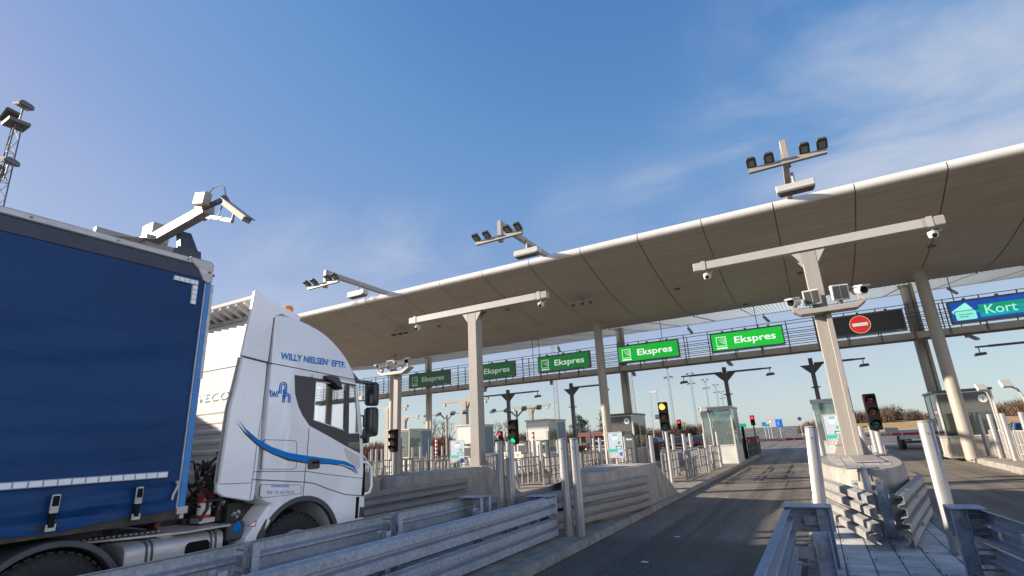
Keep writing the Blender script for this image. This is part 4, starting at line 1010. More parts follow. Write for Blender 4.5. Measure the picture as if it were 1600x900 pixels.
# arm behind the trailer roof
xa, ya = -11.2, 5.0
r0 = thing('camera_mast', 'camera arm with gusset plates rising behind the front end of the trailer roof', 'camera mast', (xa, ya, 0.0))
b = MB(); b.beam((xa, ya, 0.0), (xa, ya, 6.15), 0.36, 0.36, (0, 1, 0)); b.build('pole', M['mast_light'], r0, bevel=0.01)
b = MB(); b.beam((-11.42, ya, 6.06), (-9.40, ya, 6.245), 0.18, 0.20); b.build('beam', M['mast_paint'], r0, bevel=0.008)
b = MB(); b.beam((-9.54, ya, 6.235), (-9.24, ya, 6.262), 0.22, 0.24); b.build('beam_end', M['beige_box'], r0, bevel=0.01)
b = MB(); b.prism([(-11.42, ya-0.10), (-11.42, ya-0.85), (-10.85, ya-0.10)], 'xy', 6.00, 6.02); b.prism([(-11.10, 5.98), (-10.55, 5.66), (-11.10, 5.55)], 'xz', ya-0.20, ya-0.17); b.build('gusset', M['mast_paint'], r0)
b = MB(); b.box(-11.50, -11.38, 4.10, 5.9, 6.02, 6.14); b.build('cross_beam', M['beige_box'], r0, bevel=0.006)
b = MB(); b.box(-11.78, -11.36, ya+0.05, ya+0.40, 6.15, 6.58); b.build('junction_box', M['beige_box'], r0, bevel=0.01)
b = MB(); b.beam((-9.24, ya-0.24, 6.36), (-8.88, ya-0.24, 6.27), 0.14, 0.25); b.build('antenna_box', M['beige_box'], r0, bevel=0.02)
b = MB(); b.tube((-9.2, ya-0.12, 6.22), (-8.62, ya-0.10, 6.24), 0.05, None, 12); b.build('camera_mount', M['dark_steel'], r0, smooth=True)
b = MB(); b.beam((-8.52, ya-0.10, 6.13), (-7.96, ya-0.02, 5.69), 0.17, 0.12); cc = b.build('camera', M['mast_paint'], r0, bevel=0.012)
b = MB(); b.beam((-8.56, ya-0.10, 6.215), (-7.88, ya-0.02, 5.69), 0.20, 0.016); b.build('sun_hood', M['dark_steel'], cc)
b = MB(); b.tube((-8.60, ya-0.11, 6.27), (-8.50, ya-0.09, 6.12), 0.06, None, 12); b.build('swivel', M['dark_steel'], cc)
b = MB(); b.beam((-9.30, ya, 6.12), (-8.44, ya, 5.80), 0.06, 0.07); b.beam((-8.44, ya, 5.80), (-8.36, ya-0.03, 5.94), 0.04, 0.04); b.build('brace', M['mast_paint'], r0)
b = MB(); b.path([(-8.98, ya-0.2, 6.40), (-8.82, ya-0.2, 6.50), (-8.66, ya-0.18, 6.51), (-8.55, ya-0.15, 6.44), (-8.53, ya-0.12, 6.24)], 0.012, 6); b.path([(-9.22, ya-0.05, 6.05), (-9.0, ya-0.08, 5.95), (-8.75, ya-0.08, 5.98), (-8.64, ya-0.1, 6.12)], 0.010, 6); b.build('cable', M['dark_steel'], r0)
b = MB(); b.beam((-10.02, ya+0.22, 4.7), (-10.22, ya+0.22, 5.72), 0.16, 0.46, (0, 1, 0)); b.beam((-10.22, ya+0.22, 5.70), (-10.40, ya+0.2, 6.10), 0.16, 0.34, (0, 1, 0), 0.16, 0.22); b.build('bracket', M['trim_grey'], r0, bevel=0.01)
# ================================================================== TRUCK
XS = -6.05          # plane of the truck's right side
XC = XS - 1.25
def wheel(root, name, y, x_out, r=0.5, w=0.32, z=0.5, dual=False):
    wl = []
    xi = x_out - w
    b = MB(); b.lathe((xi, y, z), (1, 0, 0), [(0, r*0.60), (0.0, r*0.86), (0.04, r*0.97), (0.09, r), (w-0.09, r), (w-0.04, r*0.97), (w, r*0.86), (w-0.01, r*0.60), (w-0.06, r*0.57), (0.06, r*0.57)], 48)
    # tread grooves
    t = b.build(name, M['rubber'], root, smooth=True)
    b = MB()
    for i in range(40):
        a = 2*math.pi*i/40
        c = Vector((xi+w/2, y+math.cos(a)*(r+0.002), z+math.sin(a)*(r+0.002)))
        tq = Vector((0, -math.sin(a), math.cos(a))); n = Vector((0, math.cos(a), math.sin(a)))
        b._loft([[c + Vector((sx*w*0.36, 0, 0)) + tq*(q*0.024) + n*k for sx, q in ((-1, -1), (1, -1), (1, 1), (-1, 1))] for k in (-0.01, 0.008)])
    b.build('tread', M['rubber'], t)
    b = MB(); b.lathe((x_out-0.09, y, z), (1, 0, 0), [(-0.10, r*0.565), (0.07, r*0.575), (0.085, r*0.60), (0.085, r*0.55), (0.02, r*0.52), (-0.04, r*0.42), (-0.04, r*0.30), (0.05, r*0.26), (0.06, r*0.12), (0.06, 0.0)], 40); rim = b.build('rim', M['alu'], t, smooth=True)
    b = MB()
    for i in range(10):
        a = 2*math.pi*i/10; c = (x_out-0.14, y+math.cos(a)*r*0.36, z+math.sin(a)*r*0.36)
        b.tube(c, (x_out-0.07, c[1], c[2]), 0.018, None, 6)
    b.build('wheel_nut', M['dark_steel'], rim)
    b = MB()
    for i in range(8):
        a = 2*math.pi*(i+0.5)/8; b.tube((x_out-0.128, y+math.cos(a)*r*0.46, z+math.sin(a)*r*0.46), (x_out-0.108, y+math.cos(a)*r*0.46, z+math.sin(a)*r*0.46), 0.035, None, 10)
    b.build('vent_hole', M['black'], rim)
    return t
# ---------------------------------------------------------------- trailer
def make_trailer():
    T = thing('semi_trailer', 'curtain side trailer with a dark blue tarpaulin coupled behind the white truck cab', 'trailer', (XC, -3.0, 0))
    x1, x0 = XS, XS-2.5; ya, yb = -10.1, 3.40
    # the curtain: a wavy sheet with sag folds and creases
    def curtain(x, s, name):
        b = MB(); ny, nz = 220, 64
        rnd = random.Random(3)
        ph = [rnd.uniform(0, 6.28) for _ in range(12)]
        g = []
        for j in range(nz+1):
            z = 1.20 + (3.80-1.20)*j/nz; row = []
            for i in range(ny+1):
                y = ya+0.02 + (3.345-ya-0.02)*i/ny
                low = max(0.0, 1-(z-1.2)/0.55); d = 0.0
                # horizontal folds where the straps pull the hem in
                d += low*(0.016*math.sin(z*26+0.9*math.sin(y*1.9+ph[0])+ph[1]) + 0.012*math.sin(z*43+1.3*math.sin(y*2.9+ph[2])))
                st = min(abs(((y-2.26+0.345) % 0.69)-0.345), 0.3)
                d -= low*0.030*math.exp(-(st/0.10)**2)
                # long shallow billows and diagonal creases
                d += 0.014*math.sin(z*2.3+0.5*y+ph[3])+0.009*math.sin(5.5*z-0.8*y+ph[4]+math.sin(y*0.7))
                d += 0.007*math.sin(17*(z-0.10*y)+2.0*math.sin(0.9*y+ph[5]))*math.exp(-((z-2.95+0.06*y)/0.35)**2)
                d += 0.006*math.sin(23*(z+0.05*y)+1.7*math.sin(1.3*y+ph[6]))*math.exp(-((z-2.15)/0.3)**2)
                edge = max(0.0, (y-3.0)/0.345); d *= (1-0.7*edge)
                top = max(0.0, (z-3.55)/0.25); d *= 1-0.9*min(1, top)
                zz = z + (0.02*math.sin(y*4.5+1)*low if j == 0 else 0) + (0.05*edge*edge if j < 4 else 0)
                row.append(b.bm.verts.new((x+s*d, y, zz)))
            g.append(row)
        for r0, r1 in zip(g[:-1], g[1:]):
            for i in range(ny):
                try: b.bm.faces.new((r0[i], r0[i+1], r1[i+1], r1[i]))
                except ValueError: pass
        return b.build(name, M['curtain'], T, smooth=True)
    cr_ = curtain(x1-0.012, 1, 'curtain'); curtain(x0+0.012, -1, 'curtain')
    b = MB(); b.box(x1-0.06, x1-0.004, ya, yb-0.06, 3.79, 3.955); b.box(x0+0.004, x0+0.06, ya, yb-0.06, 3.79, 3.955); b.build('pelmet', M['curtain_dark'], T, bevel=0.012)
    b = MB(); b.box(x1-0.10, x1+0.004, ya, yb-0.20, 3.955, 4.03); b.box(x0-0.004, x0+0.10, ya, yb-0.2, 3.955, 4.03); rl = b.build('top_rail', M['alu'], T, bevel=0.012)
    b = MB()
    for k in range(18): b.tube((x1+0.002, yb-0.29-0.72*k, 3.993), (x1+0.012, yb-0.29-0.72*k, 3.993), 0.012, None, 8)
    b.build('rivet', M['galv_dull'], rl)
    # cast corner cap
    b = MB(); b.prism([(yb-0.27, 4.034), (yb-0.02, 4.034), (yb+0.02, 4.0), (yb+0.02, 3.77), (yb-0.045, 3.75), (yb-0.09, 3.78), (yb-0.16, 3.90), (yb-0.24, 3.96)], 'yz', x1-0.05, x1+0.018)
    b.box(x0, x1-0.06, yb-0.06, yb+0.018, 3.78, 4.03); cap_ = b.build('corner_cap', M['alu'], T, bevel=0.014, seg=2)
    b = MB(); b.tube((x1+0.018, yb-0.03, 3.89), (x1+0.026, yb-0.03, 3.89), 0.016, None, 8); b.tube((x1, yb+0.02, 3.87), (x1, yb+0.04, 3.87), 0.014, None, 8); b.build('rivet', M['dark_steel'], cap_)
    b = MB(); b.box(x0+0.02, x1-0.1, ya, yb-0.05, 3.97, 4.0); b.build('roof', M['curtain_dark'], T)
    # front corner post, blue with an aluminium lip
    b = MB(); b.box(x1-0.07, x1+0.004, yb-0.045, yb+0.035, 1.25, 3.76); b.box(x0, x0+0.07, yb-0.045, yb+0.035, 1.25, 3.76); b.build('front_post', M['blue_post'], T, bevel=0.01)
    b = MB(); b.box(x1-0.012, x1+0.010, yb+0.012, yb+0.045, 2.62, 3.75); b.box(x1-0.012, x1+0.008, yb-0.062, yb-0.05, 1.25, 3.75); b.build('post_lip', M['alu'], T)
    b = MB(); b.box(x0+0.07, x1-0.07, yb-0.03, yb+0.02, 1.15, 3.8); b.build('front_wall', M['alu'], T)
    b = MB(); b.box(x0+0.02, x1-0.02, ya, yb, 1.14, 1.24); b.build('floor', M['chassis'], T)
    b = MB()
    for sx in (-0.5, 0.5): b.box(XC+sx-0.06, XC+sx+0.06, ya, yb-0.4, 0.82, 1.14)
    b.build('chassis_beam', M['chassis'], T)
    b = MB(); b.box(x0+0.05, x1-0.02, yb-0.02, yb+0.04, 1.14, 1.27); b.box(x1-0.10, x1+0.01, yb-0.05, yb+0.06, 1.19, 1.26); b.build('bumper_bar', M['alu'], T)
    # reflective tape
    xt = x1+0.012
    b = MB(); y = 3.20
    while y > ya:
        b.box(xt-0.02, xt+0.006, y-0.091, y, 1.575+0.004*(y<1), 1.622); y -= 0.105
    b.build('reflective_tape', M['reflect'], T)
    b = MB(); b.box(xt-0.02, xt+0.003, ya, 3.205, 1.568, 1.63); b.build('tape_backing', M['reflect_gap'], T)
    b = MB()
    for i in range(4): b.box(xt-0.02, xt+0.010, 2.985+i*0.058, 3.036+i*0.058, 3.705, 3.755)
    for i in range(4): b.box(xt-0.02, xt+0.010, 3.20, 3.252, 3.700-0.058*(i+1)+0.06*0, 3.752-0.058*(i+1))
    b.box(xt-0.02, xt+0.010, 3.217, 3.252, 3.705, 3.755)
    b.build('corner_marking', M['reflect'], T)
    # tension straps with buckles
    y = 2.265
    ys_ = []
    while y > ya+0.3: ys_.append(y); y -= 0.69
    for y in [2.945] + ys_:
        b = MB(); b.box(x1+0.0, x1+0.028, y-0.022, y+0.022, 1.215, 1.50); st = b.build('strap', M['black'], T)
        b = MB(); b.prism(rrect(y-0.034, y+0.034, 1.34, 1.50, 0.012), 'yz', x1+0.028, x1+0.044); b.build('buckle', M['alu'], st, bevel=0.004)
        b = MB(); b.box(x1+0.0445, x1+0.049, y-0.024, y+0.024, 1.40, 1.485); b.build('buckle_slot', M['black'], st)
        b = MB(); b.box(x1+0.02, x1+0.040, y-0.036, y+0.036, 1.195, 1.222); b.box(x1+0.02, x1+0.040, y-0.036, y-0.026, 1.222, 1.25); b.box(x1+0.02, x1+0.040, y+0.026, y+0.036, 1.222, 1.25); b.build('hook', M['white_steel'], st)
    b = MB(); b.path([(x1+0.03, 3.29, 1.525), (x1+0.035, 3.315, 1.50), (x1+0.035, 3.31, 1.46), (x1+0.035, 3.275, 1.39), (x1+0.035, 3.27, 1.34)], [0.018, 0.02, 0.018, 0.015, 0.012], 8); b.build('tension_lever', M['alu'], T, smooth=True)
    for k in range(3): wheel(T, 'wheel', -5.2-1.31*k, XS-0.05); 
    for k in range(3): wheel(T, 'wheel', -5.2-1.31*k, XS-2.5+0.37)
    b = MB()
    for k in range(2): b.box(XC+(-0.7 if k else 0.6), XC+(-0.6 if k else 0.7), 0.4, 0.5, 0.25, 1.1)
    b.build('landing_leg', M['chassis'], T)
    return T
trailer = make_trailer()

# ---------------------------------------------------------------- tractor
def make_tractor():
    T = thing('truck_tractor', 'white truck cab with blue lettering and a blue and black side stripe', 'truck', (XC, 4.4, 0))
    prof = [(4.32, 1.24), (4.40, 1.18), (4.50, 1.15)]
    for a in range(150, -1, -10): prof.append((4.95+0.60*math.cos(rad(a)), 0.56+0.60*math.sin(rad(a))))
    prof += [(5.60, 0.48), (6.00, 0.46), (6.06, 0.60), (6.085, 0.95), (6.07, 1.35), (6.03, 1.75), (5.965, 2.25), (5.87, 2.66), (5.81, 2.82), (5.75, 2.94), (5.64, 3.08), (5.54, 3.175), (5.44, 3.255), (5.32, 3.34), (5.19, 3.41), (5.05, 3.465), (4.89, 3.51), (4.75, 3.54), (4.62, 3.56), (4.45, 3.565), (4.36, 3.56), (4.32, 3.56)]
    def station(dx):
        t = abs(dx)/1.25; s = math.copysign(1, dx)
        edge = max(0.0, (t-0.9)/0.1)
        out_ = []
        for y, z in prof:
            yy, zz = y, z
            f = max(0.0, (y-4.9)/1.15)
            bulge = 0.24*(1-t**2.6) - 0.0
            yy += f*f*bulge
            if z > 2.8: zz += 0.09*(1-t**3)*min(1, (z-2.8)/0.5)
            if edge >= 0.99 or edge > 0.5:
                pass
            out_.append((XC+dx, yy, zz))
        return out_
    def shrink(ring, k):
        cy, cz = 5.05, 2.2; o = []
        for x, y, z in ring:
            v = Vector((y-cy, z-cz)); l = v.length
            v *= (l-k)/l; o.append((x, cy+v.x, cz+v.y))
        return o
    rings = []
    for dx, k in ((-1.25, 0.055), (-1.238, 0.022), (-1.21, 0.006), (-1.16, 0), (-1.05, 0), (-0.85, 0), (-0.5, 0), (0, 0), (0.5, 0), (0.85, 0), (1.05, 0), (1.16, 0), (1.21, 0.006), (1.238, 0.022), (1.25, 0.055)):
        rings.append(shrink(station(dx), k) if k else station(dx))
    b = MB(); b._loft(rings)
    body = b.build('cab_body', M['truck_white'], T, smooth=True)
    # through opening for the side windows
    win = [(5.06, 2.70), (5.60, 2.70), (5.625, 2.04), (5.07, 2.18)]
    qw = [(5.675, 2.69), (5.80, 2.67), (5.905, 2.00), (5.70, 2.00)]
    cut = MB(); cut.prism(win, 'yz', XC-2, XC+2); cut.prism(qw, 'yz', XC-2, XC+2)
    # hollow out the driver's space a little so the windows open into a room
    cob = cut.build('cut', M['black'], T)
    md = body.modifiers.new('b', 'BOOLEAN'); md.operation = 'DIFFERENCE'; md.object = cob; md.solver = 'EXACT'
    bpy.context.view_layer.update()
    me = bpy.data.meshes.new_from_object(body.evaluated_get(bpy.context.evaluated_depsgraph_get()))
    body.modifiers.clear(); old = body.data; body.data = me; me.name = 'cab_body'; bpy.data.meshes.remove(old)
    for p in me.polygons: p.use_smooth = True
    try: me.set_sharp_from_angle(angle=rad(32))
    except Exception: pass
    cm = cob.data; bpy.data.objects.remove(cob); bpy.data.meshes.remove(cm)
    # dark lining of the window openings
    b = MB()
    for poly in (win, qw):
        c = (sum(p[0] for p in poly)/4, sum(p[1] for p in poly)/4)
        inn = [(p[0]+(c[0]-p[0])*0.02, p[1]+(c[1]-p[1])*0.02) for p in poly]
        b._loft([[(XC-1.24, y, z) for y, z in inn], [(XC+1.24, y, z) for y, z in inn]], cap=False)
    b.build('window_lining', M['interior'], T)
    for s in (1, -1):
        xo = XC+s*1.25
        def P(name, poly, mat, d0, d1, bevel=0, parent=T):
            b_ = MB(); b_.prism(poly, 'yz', xo+s*d0 if s > 0 else xo+s*d1, xo+s*d1 if s > 0 else xo+s*d0); return b_.build(name, mat, parent, bevel=bevel)
        def line(name, pts, w, mat=M['seam'], d=0.0025):
            b_ = MB()
            for (ya, za), (yb, zb) in zip(pts[:-1], pts[1:]):
                v = Vector((yb-ya, zb-za)).normalized(); n = Vector((-v.y, v.x))*w/2; e = v*w*0.2
                b_.prism([(ya-n.x-e.x, za-n.y-e.y), (yb-n.x+e.x, zb-n.y+e.y), (yb+n.x+e.x, zb+n.y+e.y), (ya+n.x-e.x, za+n.y-e.y)], 'yz', xo-s*0.01, xo+s*d)
            return b_.build(name, mat, T)
        # dark window surround, in two pieces around the glass openings
        sur = [(4.69, 2.77), (4.72, 2.52), (4.79, 2.35), (4.865, 2.235), (4.99, 2.10), (5.05, 2.075), (5.05, 2.755), (4.98, 2.765)]
        P('window_surround', sur, M['panel_black'], -0.03, 0.004)
        P('window_surround', [(5.05, 2.075), (5.35, 1.95), (5.69, 1.80), (5.94, 1.70), (5.915, 1.99), (5.70, 1.99), (5.625, 2.03), (5.07, 2.17), (5.055, 2.17)], M['panel_black'], -0.03, 0.0042)
        P('window_surround', [(5.05, 2.71), (5.60, 2.71), (5.675, 2.70), (5.80, 2.68), (5.805, 2.715), (5.30, 2.75), (5.05, 2.755)], M['panel_black'], -0.03, 0.0044)
        P('pillar', [(5.60, 2.715), (5.675, 2.705), (5.70, 1.985), (5.622, 2.035)], M['panel_black'], -0.03, 0.006)
        P('side_window', [(5.04, 2.72), (5.61, 2.72), (5.635, 2.02), (5.05, 2.17)], M['truck_glass'], -0.022, -0.016)
        P('quarter_window', [(5.665, 2.70), (5.805, 2.68), (5.912, 1.99), (5.69, 1.99)], M['truck_glass'], -0.022, -0.016)
        P('low_window', [(5.70, 1.865), (5.925, 1.865), (5.938, 1.725), (5.695, 1.815)], M['dark_glass'], 0.001, 0.0065)
        P('grey_panel', [(5.62, 1.80), (5.93, 1.66), (5.955, 1.50), (5.90, 1.47), (5.70, 1.63), (5.645, 1.72)], M['fascia'], -0.01, 0.003)
        # seams, doors and hatch
        for nm, pts, w in (('door_seam', [(4.98, 2.80), (4.99, 2.12)], 0.010), ('door_seam', [(4.985, 2.07), (4.98, 1.70), (4.965, 1.50), (4.955, 1.20)], 0.010),
                           ('body_seam', [(4.265, 2.89), (4.25, 2.30), (4.215, 1.83), (4.20, 1.43), (4.19, 1.24)], 0.012),
                           ('body_seam', [(4.20, 1.56), (4.97, 1.51), (5.4, 1.435), (6.03, 1.335)], 0.008), ('body_seam', [(4.19, 1.47), (4.96, 1.375), (5.12, 1.345), (5.4, 1.24), (5.69, 1.145), (6.05, 1.09)], 0.012),
                           ('roof_seam', [(4.265, 2.895), (4.8, 2.862), (5.3, 2.825), (5.80, 2.79)], 0.012), ('roof_seam', [(5.40, 2.795), (5.80, 2.76)], 0.006),
                           ('hatch_seam', [(4.32, 1.93), (4.76, 1.91), (4.80, 1.89), (4.82, 1.57), (4.77, 1.55), (4.32, 1.58), (4.30, 1.60), (4.30, 1.91), (4.32, 1.93)], 0.006),
                           ('hatch_seam', [(4.33, 1.40), (4.90, 1.345), (4.92, 1.32), (4.92, 1.235), (4.36, 1.245), (4.31, 1.27), (4.31, 1.385), (4.33, 1.40)], 0.005)):
            line(nm, pts, w)
        # stripes
        P('side_stripe', [(3.94, 2.17), (4.06, 2.02), (4.23, 1.88), (4.44, 1.77), (4.68, 1.69), (4.99, 1.62), (5.37, 1.59), (5.61, 1.56), (5.81, 1.50), (5.93, 1.40), (5.83, 1.53), (5.67, 1.60), (5.37, 1.65), (4.97, 1.71), (4.68, 1.76), (4.43, 1.84), (4.22, 1.94), (4.04, 2.07)], M['blue_paint'], -0.01, 0.0045)
        P('shadow_stripe', [(3.91, 2.15), (4.04, 2.00), (4.22, 1.86), (4.44, 1.75), (4.68, 1.66), (4.99, 1.605), (5.37, 1.575), (5.60, 1.54), (5.80, 1.465), (5.90, 1.40), (5.81, 1.485), (5.61, 1.55), (5.37, 1.60), (4.99, 1.63), (4.68, 1.70), (4.44, 1.78), (4.23, 1.89), (4.04, 2.03)], M['blue_dark'], -0.01, 0.0035)
        # handle
        h = P('door_handle', rrect(5.0, 5.2, 1.53, 1.66, 0.03), M['panel_black'], -0.01, 0.012, 0.004)
        b_ = MB(); b_.box(xo, xo+s*0.03, 5.07, 5.17, 1.60, 1.63) if s > 0 else b_.box(xo-0.03, xo, 5.07, 5.17, 1.60, 1.63); b_.build('grip', M['black'], h, bevel=0.006)
        # wheel arch trim
        arch = [(4.95+0.645*math.cos(rad(a)), 0.56+0.645*math.sin(rad(a))) for a in range(138, 14, -8)]; arin = [(4.95+0.585*math.cos(rad(a)), 0.56+0.585*math.sin(rad(a))) for a in range(138, 14, -8)]
        b_ = MB(); b_._loft([[(xo-s*0.06, *p) for p in arch] + [(xo-s*0.06, *p) for p in reversed(arin)], [(xo+s*0.012, *p) for p in arch] + [(xo+s*0.012, *p) for p in reversed(arin)]]); b_.build('wheel_arch', M['trim_grey'], T)
        # side fairing behind the cab
        fair = [(3.80, 2.30), (3.765, 1.46), (3.78, 1.36), (3.85, 1.31), (4.19, 1.225), (4.245, 1.235), (4.26, 1.83), (4.262, 2.885), (3.895, 2.93), (3.85, 2.6)]
        fr = P('side_fairing', fair, M['truck_white'], -0.06, 0.0025, 0.010)
        line('fairing_seam', [(3.79, 1.452), (4.19, 1.43)], 0.007, d=0.004)
        P('fairing_edge', [(3.80, 2.30), (3.765, 1.46), (3.79, 1.46), (3.83, 2.30), (3.88, 2.6), (3.92, 2.93), (3.895, 2.93), (3.85, 2.6)], M['fascia'], -0.07, 0.005)
        up = [(3.90, 2.945), (3.92, 3.09), (3.975, 3.60), (3.99, 3.80), (4.01, 3.825), (4.06, 3.80), (4.20, 3.72), (4.33, 3.65), (4.46, 3.59), (4.36, 3.55), (4.30, 3.50), (4.275, 2.905)]
        P('roof_fairing', up, M['truck_white'], -0.05, 0.0025, 0.008)
        line('fairing_seam', [(4.30, 3.50), (4.275, 2.90)], 0.014); line('fairing_seam', [(3.90, 2.94), (4.265, 2.895)], 0.016)
        # visor
        b_ = MB(); vis = [(5.17, 2.80), (5.28, 2.815), (5.41, 2.795), (5.44, 2.75), (5.50, 2.62), (5.43, 2.625), (5.30, 2.715), (5.17, 2.765)]
        b_._loft([[(xo-s*0.01, y, z) for y, z in vis], [(xo+s*0.05, y, z) for y, z in vis], [(xo+s*0.075, 5.30+(y-5.30)*0.9, 2.74+(z-2.74)*0.8) for y, z in vis]]); b_.build('wide_angle_mirror', M['panel_black'], T, smooth=True)
        # main mirrors on the front corner
        b_ = MB(); b_.beam((xo-s*0.10, 5.80, 2.78), (xo+s*0.15, 5.99, 2.74), 0.08, 0.05); b_.beam((xo-s*0.08, 5.93, 1.93), (xo+s*0.14, 6.05, 1.96), 0.07, 0.05); b_.beam((xo-s*0.12, 5.66, 3.02), (xo-s*0.02, 5.86, 2.76), 0.10, 0.06); b_.build('mirror_arm', M['panel_black'], T, bevel=0.008)
        for z0, z1 in ((2.40, 2.76), (1.94, 2.375)):
            b_ = MB(); c = (xo+s*0.09, 6.07)
            rr0 = []
            for zz, k in ((z0, 0.72), (z0+0.03, 0.95), (z0+0.12, 1.0), (z1-0.12, 1.0), (z1-0.03, 0.93), (z1, 0.7)):
                rr0.append([(c[0]+s*px*0.085*k, c[1]+py*1.2*k, zz) for px, py in ((-1, -0.055), (-0.9, -0.07), (0.9, -0.03), (1, 0.0), (0.8, 0.07), (0.1, 0.12), (-0.7, 0.09), (-1, 0.02))])
            b_._loft(rr0); mm = b_.build('mirror', M['panel_black'], T, smooth=True)
            b_ = MB(); b_._loft([[(c[0]+s*px*0.070, c[1]-0.066+px*0.018-q, zz) for px, zz in ((-1, z0+0.03), (1, z0+0.03), (1, z1-0.03), (-1, z1-0.03))] for q in (0, 0.006)]); b_.build('mirror_glass', M['dark_glass'], mm)
        # front grab bar and lamp
        b_ = MB(); b_.path([(xo-s*0.05, 6.06, 1.10), (xo+s*0.02, 6.14, 1.13), (xo+s*0.03, 6.17, 1.22), (xo+s*0.03, 6.16, 1.48), (xo+s*0.0, 6.10, 1.56), (xo-s*0.06, 6.06, 1.57)], 0.022, 8); b_.build('grab_bar', M['truck_white'], T, smooth=True)
        P('corner_gap', [(6.0, 1.10), (6.06, 1.10), (6.06, 1.55), (6.03, 1.55)], M['black'], -0.02, 0.004)
        P('bumper_gap', [(5.90, 1.09), (5.96, 1.09), (5.945, 0.80), (5.89, 0.80)], M['black'], -0.02, 0.003)
        P('headlight', [(5.975, 0.95), (6.06, 0.93), (6.075, 0.80), (5.965, 0.80)], M['lens'], -0.02, 0.006, 0.004)
        # lettering
        sg = s
        text('company_name', 'WILLY NIELSEN', M['blue_paint'], T, (xo, 4.45, 2.965) if s > 0 else (xo, 5.57, 2.965), (0, s, -0.005*s), FZ, 0.088, 0.785, 0.026, 0.0065) if s > 0 else None
        if s > 0:
            text('company_name', 'S', M['blue_paint'], T, (xo, 5.247, 3.012), (0, 1, -0.01), FZ, 0.036, 0.026, 0.006, 0.0065)
            text('company_name', 'EFTF.', M['blue_paint'], T, (xo, 5.315, 2.955), (0, 1, -0.01), FZ, 0.088, 0.265, 0.026, 0.0065)
            text('town_name', 'HORSENS', M['blue_paint'], T, (xo, 4.47, 1.355), (0, 1, -0.09), FZ, 0.034, 0.26, 0.0, 0.0065)
            text('phone_number', 'TLF. 75 62 15 53', M['blue_paint'], T, (xo, 4.40, 1.285), (0, 1, -0.09), FZ, 0.036, 0.41, 0.0, 0.0065)
            # monogram: linked w n h in double outline
            b_ = MB()
            def stroke(pts, w=0.012):
                for (ya, za), (yb, zb) in zip(pts[:-1], pts[1:]):
                    v = Vector((yb-ya, zb-za))
                    if v.length < 1e-6: continue
                    v.normalize(); n = Vector((-v.y, v.x))*w/2; e = v*w*0.35
                    b_.prism([(ya-n.x-e.x, za-n.y-e.y), (yb-n.x+e.x, zb-n.y+e.y), (yb+n.x+e.x, zb+n.y+e.y), (ya+n.x-e.x, za+n.y-e.y)], 'yz', xo-0.01, xo+0.0065)
            def arc(cy, cz, r_, a0, a1, n=8): return [(cy+r_*math.cos(rad(a0+(a1-a0)*i/n)), cz+r_*math.sin(rad(a0+(a1-a0)*i/n))) for i in range(n+1)]
            for o in (0, 0.026):   # n
                stroke([(4.472+o, 2.515), (4.472+o, 2.605)] + arc(4.526, 2.605, 0.054-o, 180, 0) + [(4.580-o, 2.515)], 0.013)
            for o in (0, 0.026):   # h
                stroke([(4.533+o, 2.40), (4.533+o, 2.565)], 0.013); stroke([(4.533+o, 2.43)] + arc(4.592, 2.465, 0.053-o, 180, 0) + [(4.645-o, 2.40)], 0.013)
            for o in (0, 0.024):   # w
                stroke([(4.338+o, 2.545-o*0.2), (4.352+o, 2.468+o*0.8), (4.385+o*0.1, 2.468+o), (4.400, 2.530-o), (4.418, 2.468+o), (4.448-o, 2.468+o*0.8), (4.462-o, 2.545-o*0.2)], 0.011)
            b_.build('monogram', M['blue_paint'], T)
    # front of the cab (away from the camera)
    b = MB(); b._loft([[(XC+dx, 5.955+0.24*(1-abs(dx/1.25)**2.6)*0.93, 1.85), (XC+dx, 5.845+0.24*(1-abs(dx/1.25)**2.6)*0.75, 2.72)] for dx in [-1.12+2.24*i/14 for i in range(15)]], close=False, cap=False)
    for v in b.bm.verts: v.co.y += 0.035
    b.build('windscreen', M['dark_glass'], T, smooth=True)
    b = MB()
    for k in range(5): b.beam((XC-0.75, 6.345, 0.85+k*0.16), (XC+0.75, 6.345, 0.85+k*0.16), 0.03, 0.10)
    b.build('grille', M['trim_grey'], T)
    # roof fairing top, spanning between the side fins
    b = MB()
    up = [(4.02, 3.77), (4.12, 3.78), (4.25, 3.76), (4.45, 3.70), (4.75, 3.62), (4.75, 3.54), (4.4, 3.60), (4.16, 3.68), (4.03, 3.73)]
    b._loft([[(XC-1.2, y, z) for y, z in up], [(XC+1.2, y, z) for y, z in up]]); b.build('roof_fairing', M['truck_white'], T, smooth=True)
    b = MB()
    for i in range(14):
        x = XC-1.15+i*0.177; b.beam((x, 4.04, 3.71), (x, 4.27, 3.60), 0.02, 0.06)
    b.box(XC-1.18, XC+1.18, 4.24, 4.275, 3.56, 3.60); b.build('fairing_rib', M['fascia'], T)
    # rear wall with pressed ribs and embossed word
    b = MB(); b.box(XC-1.16, XC+1.16, 4.28, 4.33, 1.28, 3.60); b.build('rear_wall', M['truck_white'], T)
    b = MB()
    for i in range(7):
        z = 1.50+i*0.135
        b._loft([[(XC-1.0, 4.28, z), (XC+0.95, 4.28, z), (XC+0.95, 4.28, z+0.075), (XC-1.0, 4.28, z+0.075)], [(XC-0.97, 4.268, z+0.02), (XC+0.92, 4.268, z+0.02), (XC+0.92, 4.268, z+0.055), (XC-0.97, 4.268, z+0.055)]])
    b.box(XC-1.05, XC+1.0, 4.268, 4.28, 2.93, 2.95)
    b.build('wall_rib', M['truck_white'], T)
    text('embossed_word', 'IVECO', M['truck_white'], T, (XC-0.35, 4.282, 2.50), FX, FZ, 0.11, 0.80, 0.01, 0.02, shear=0.15)
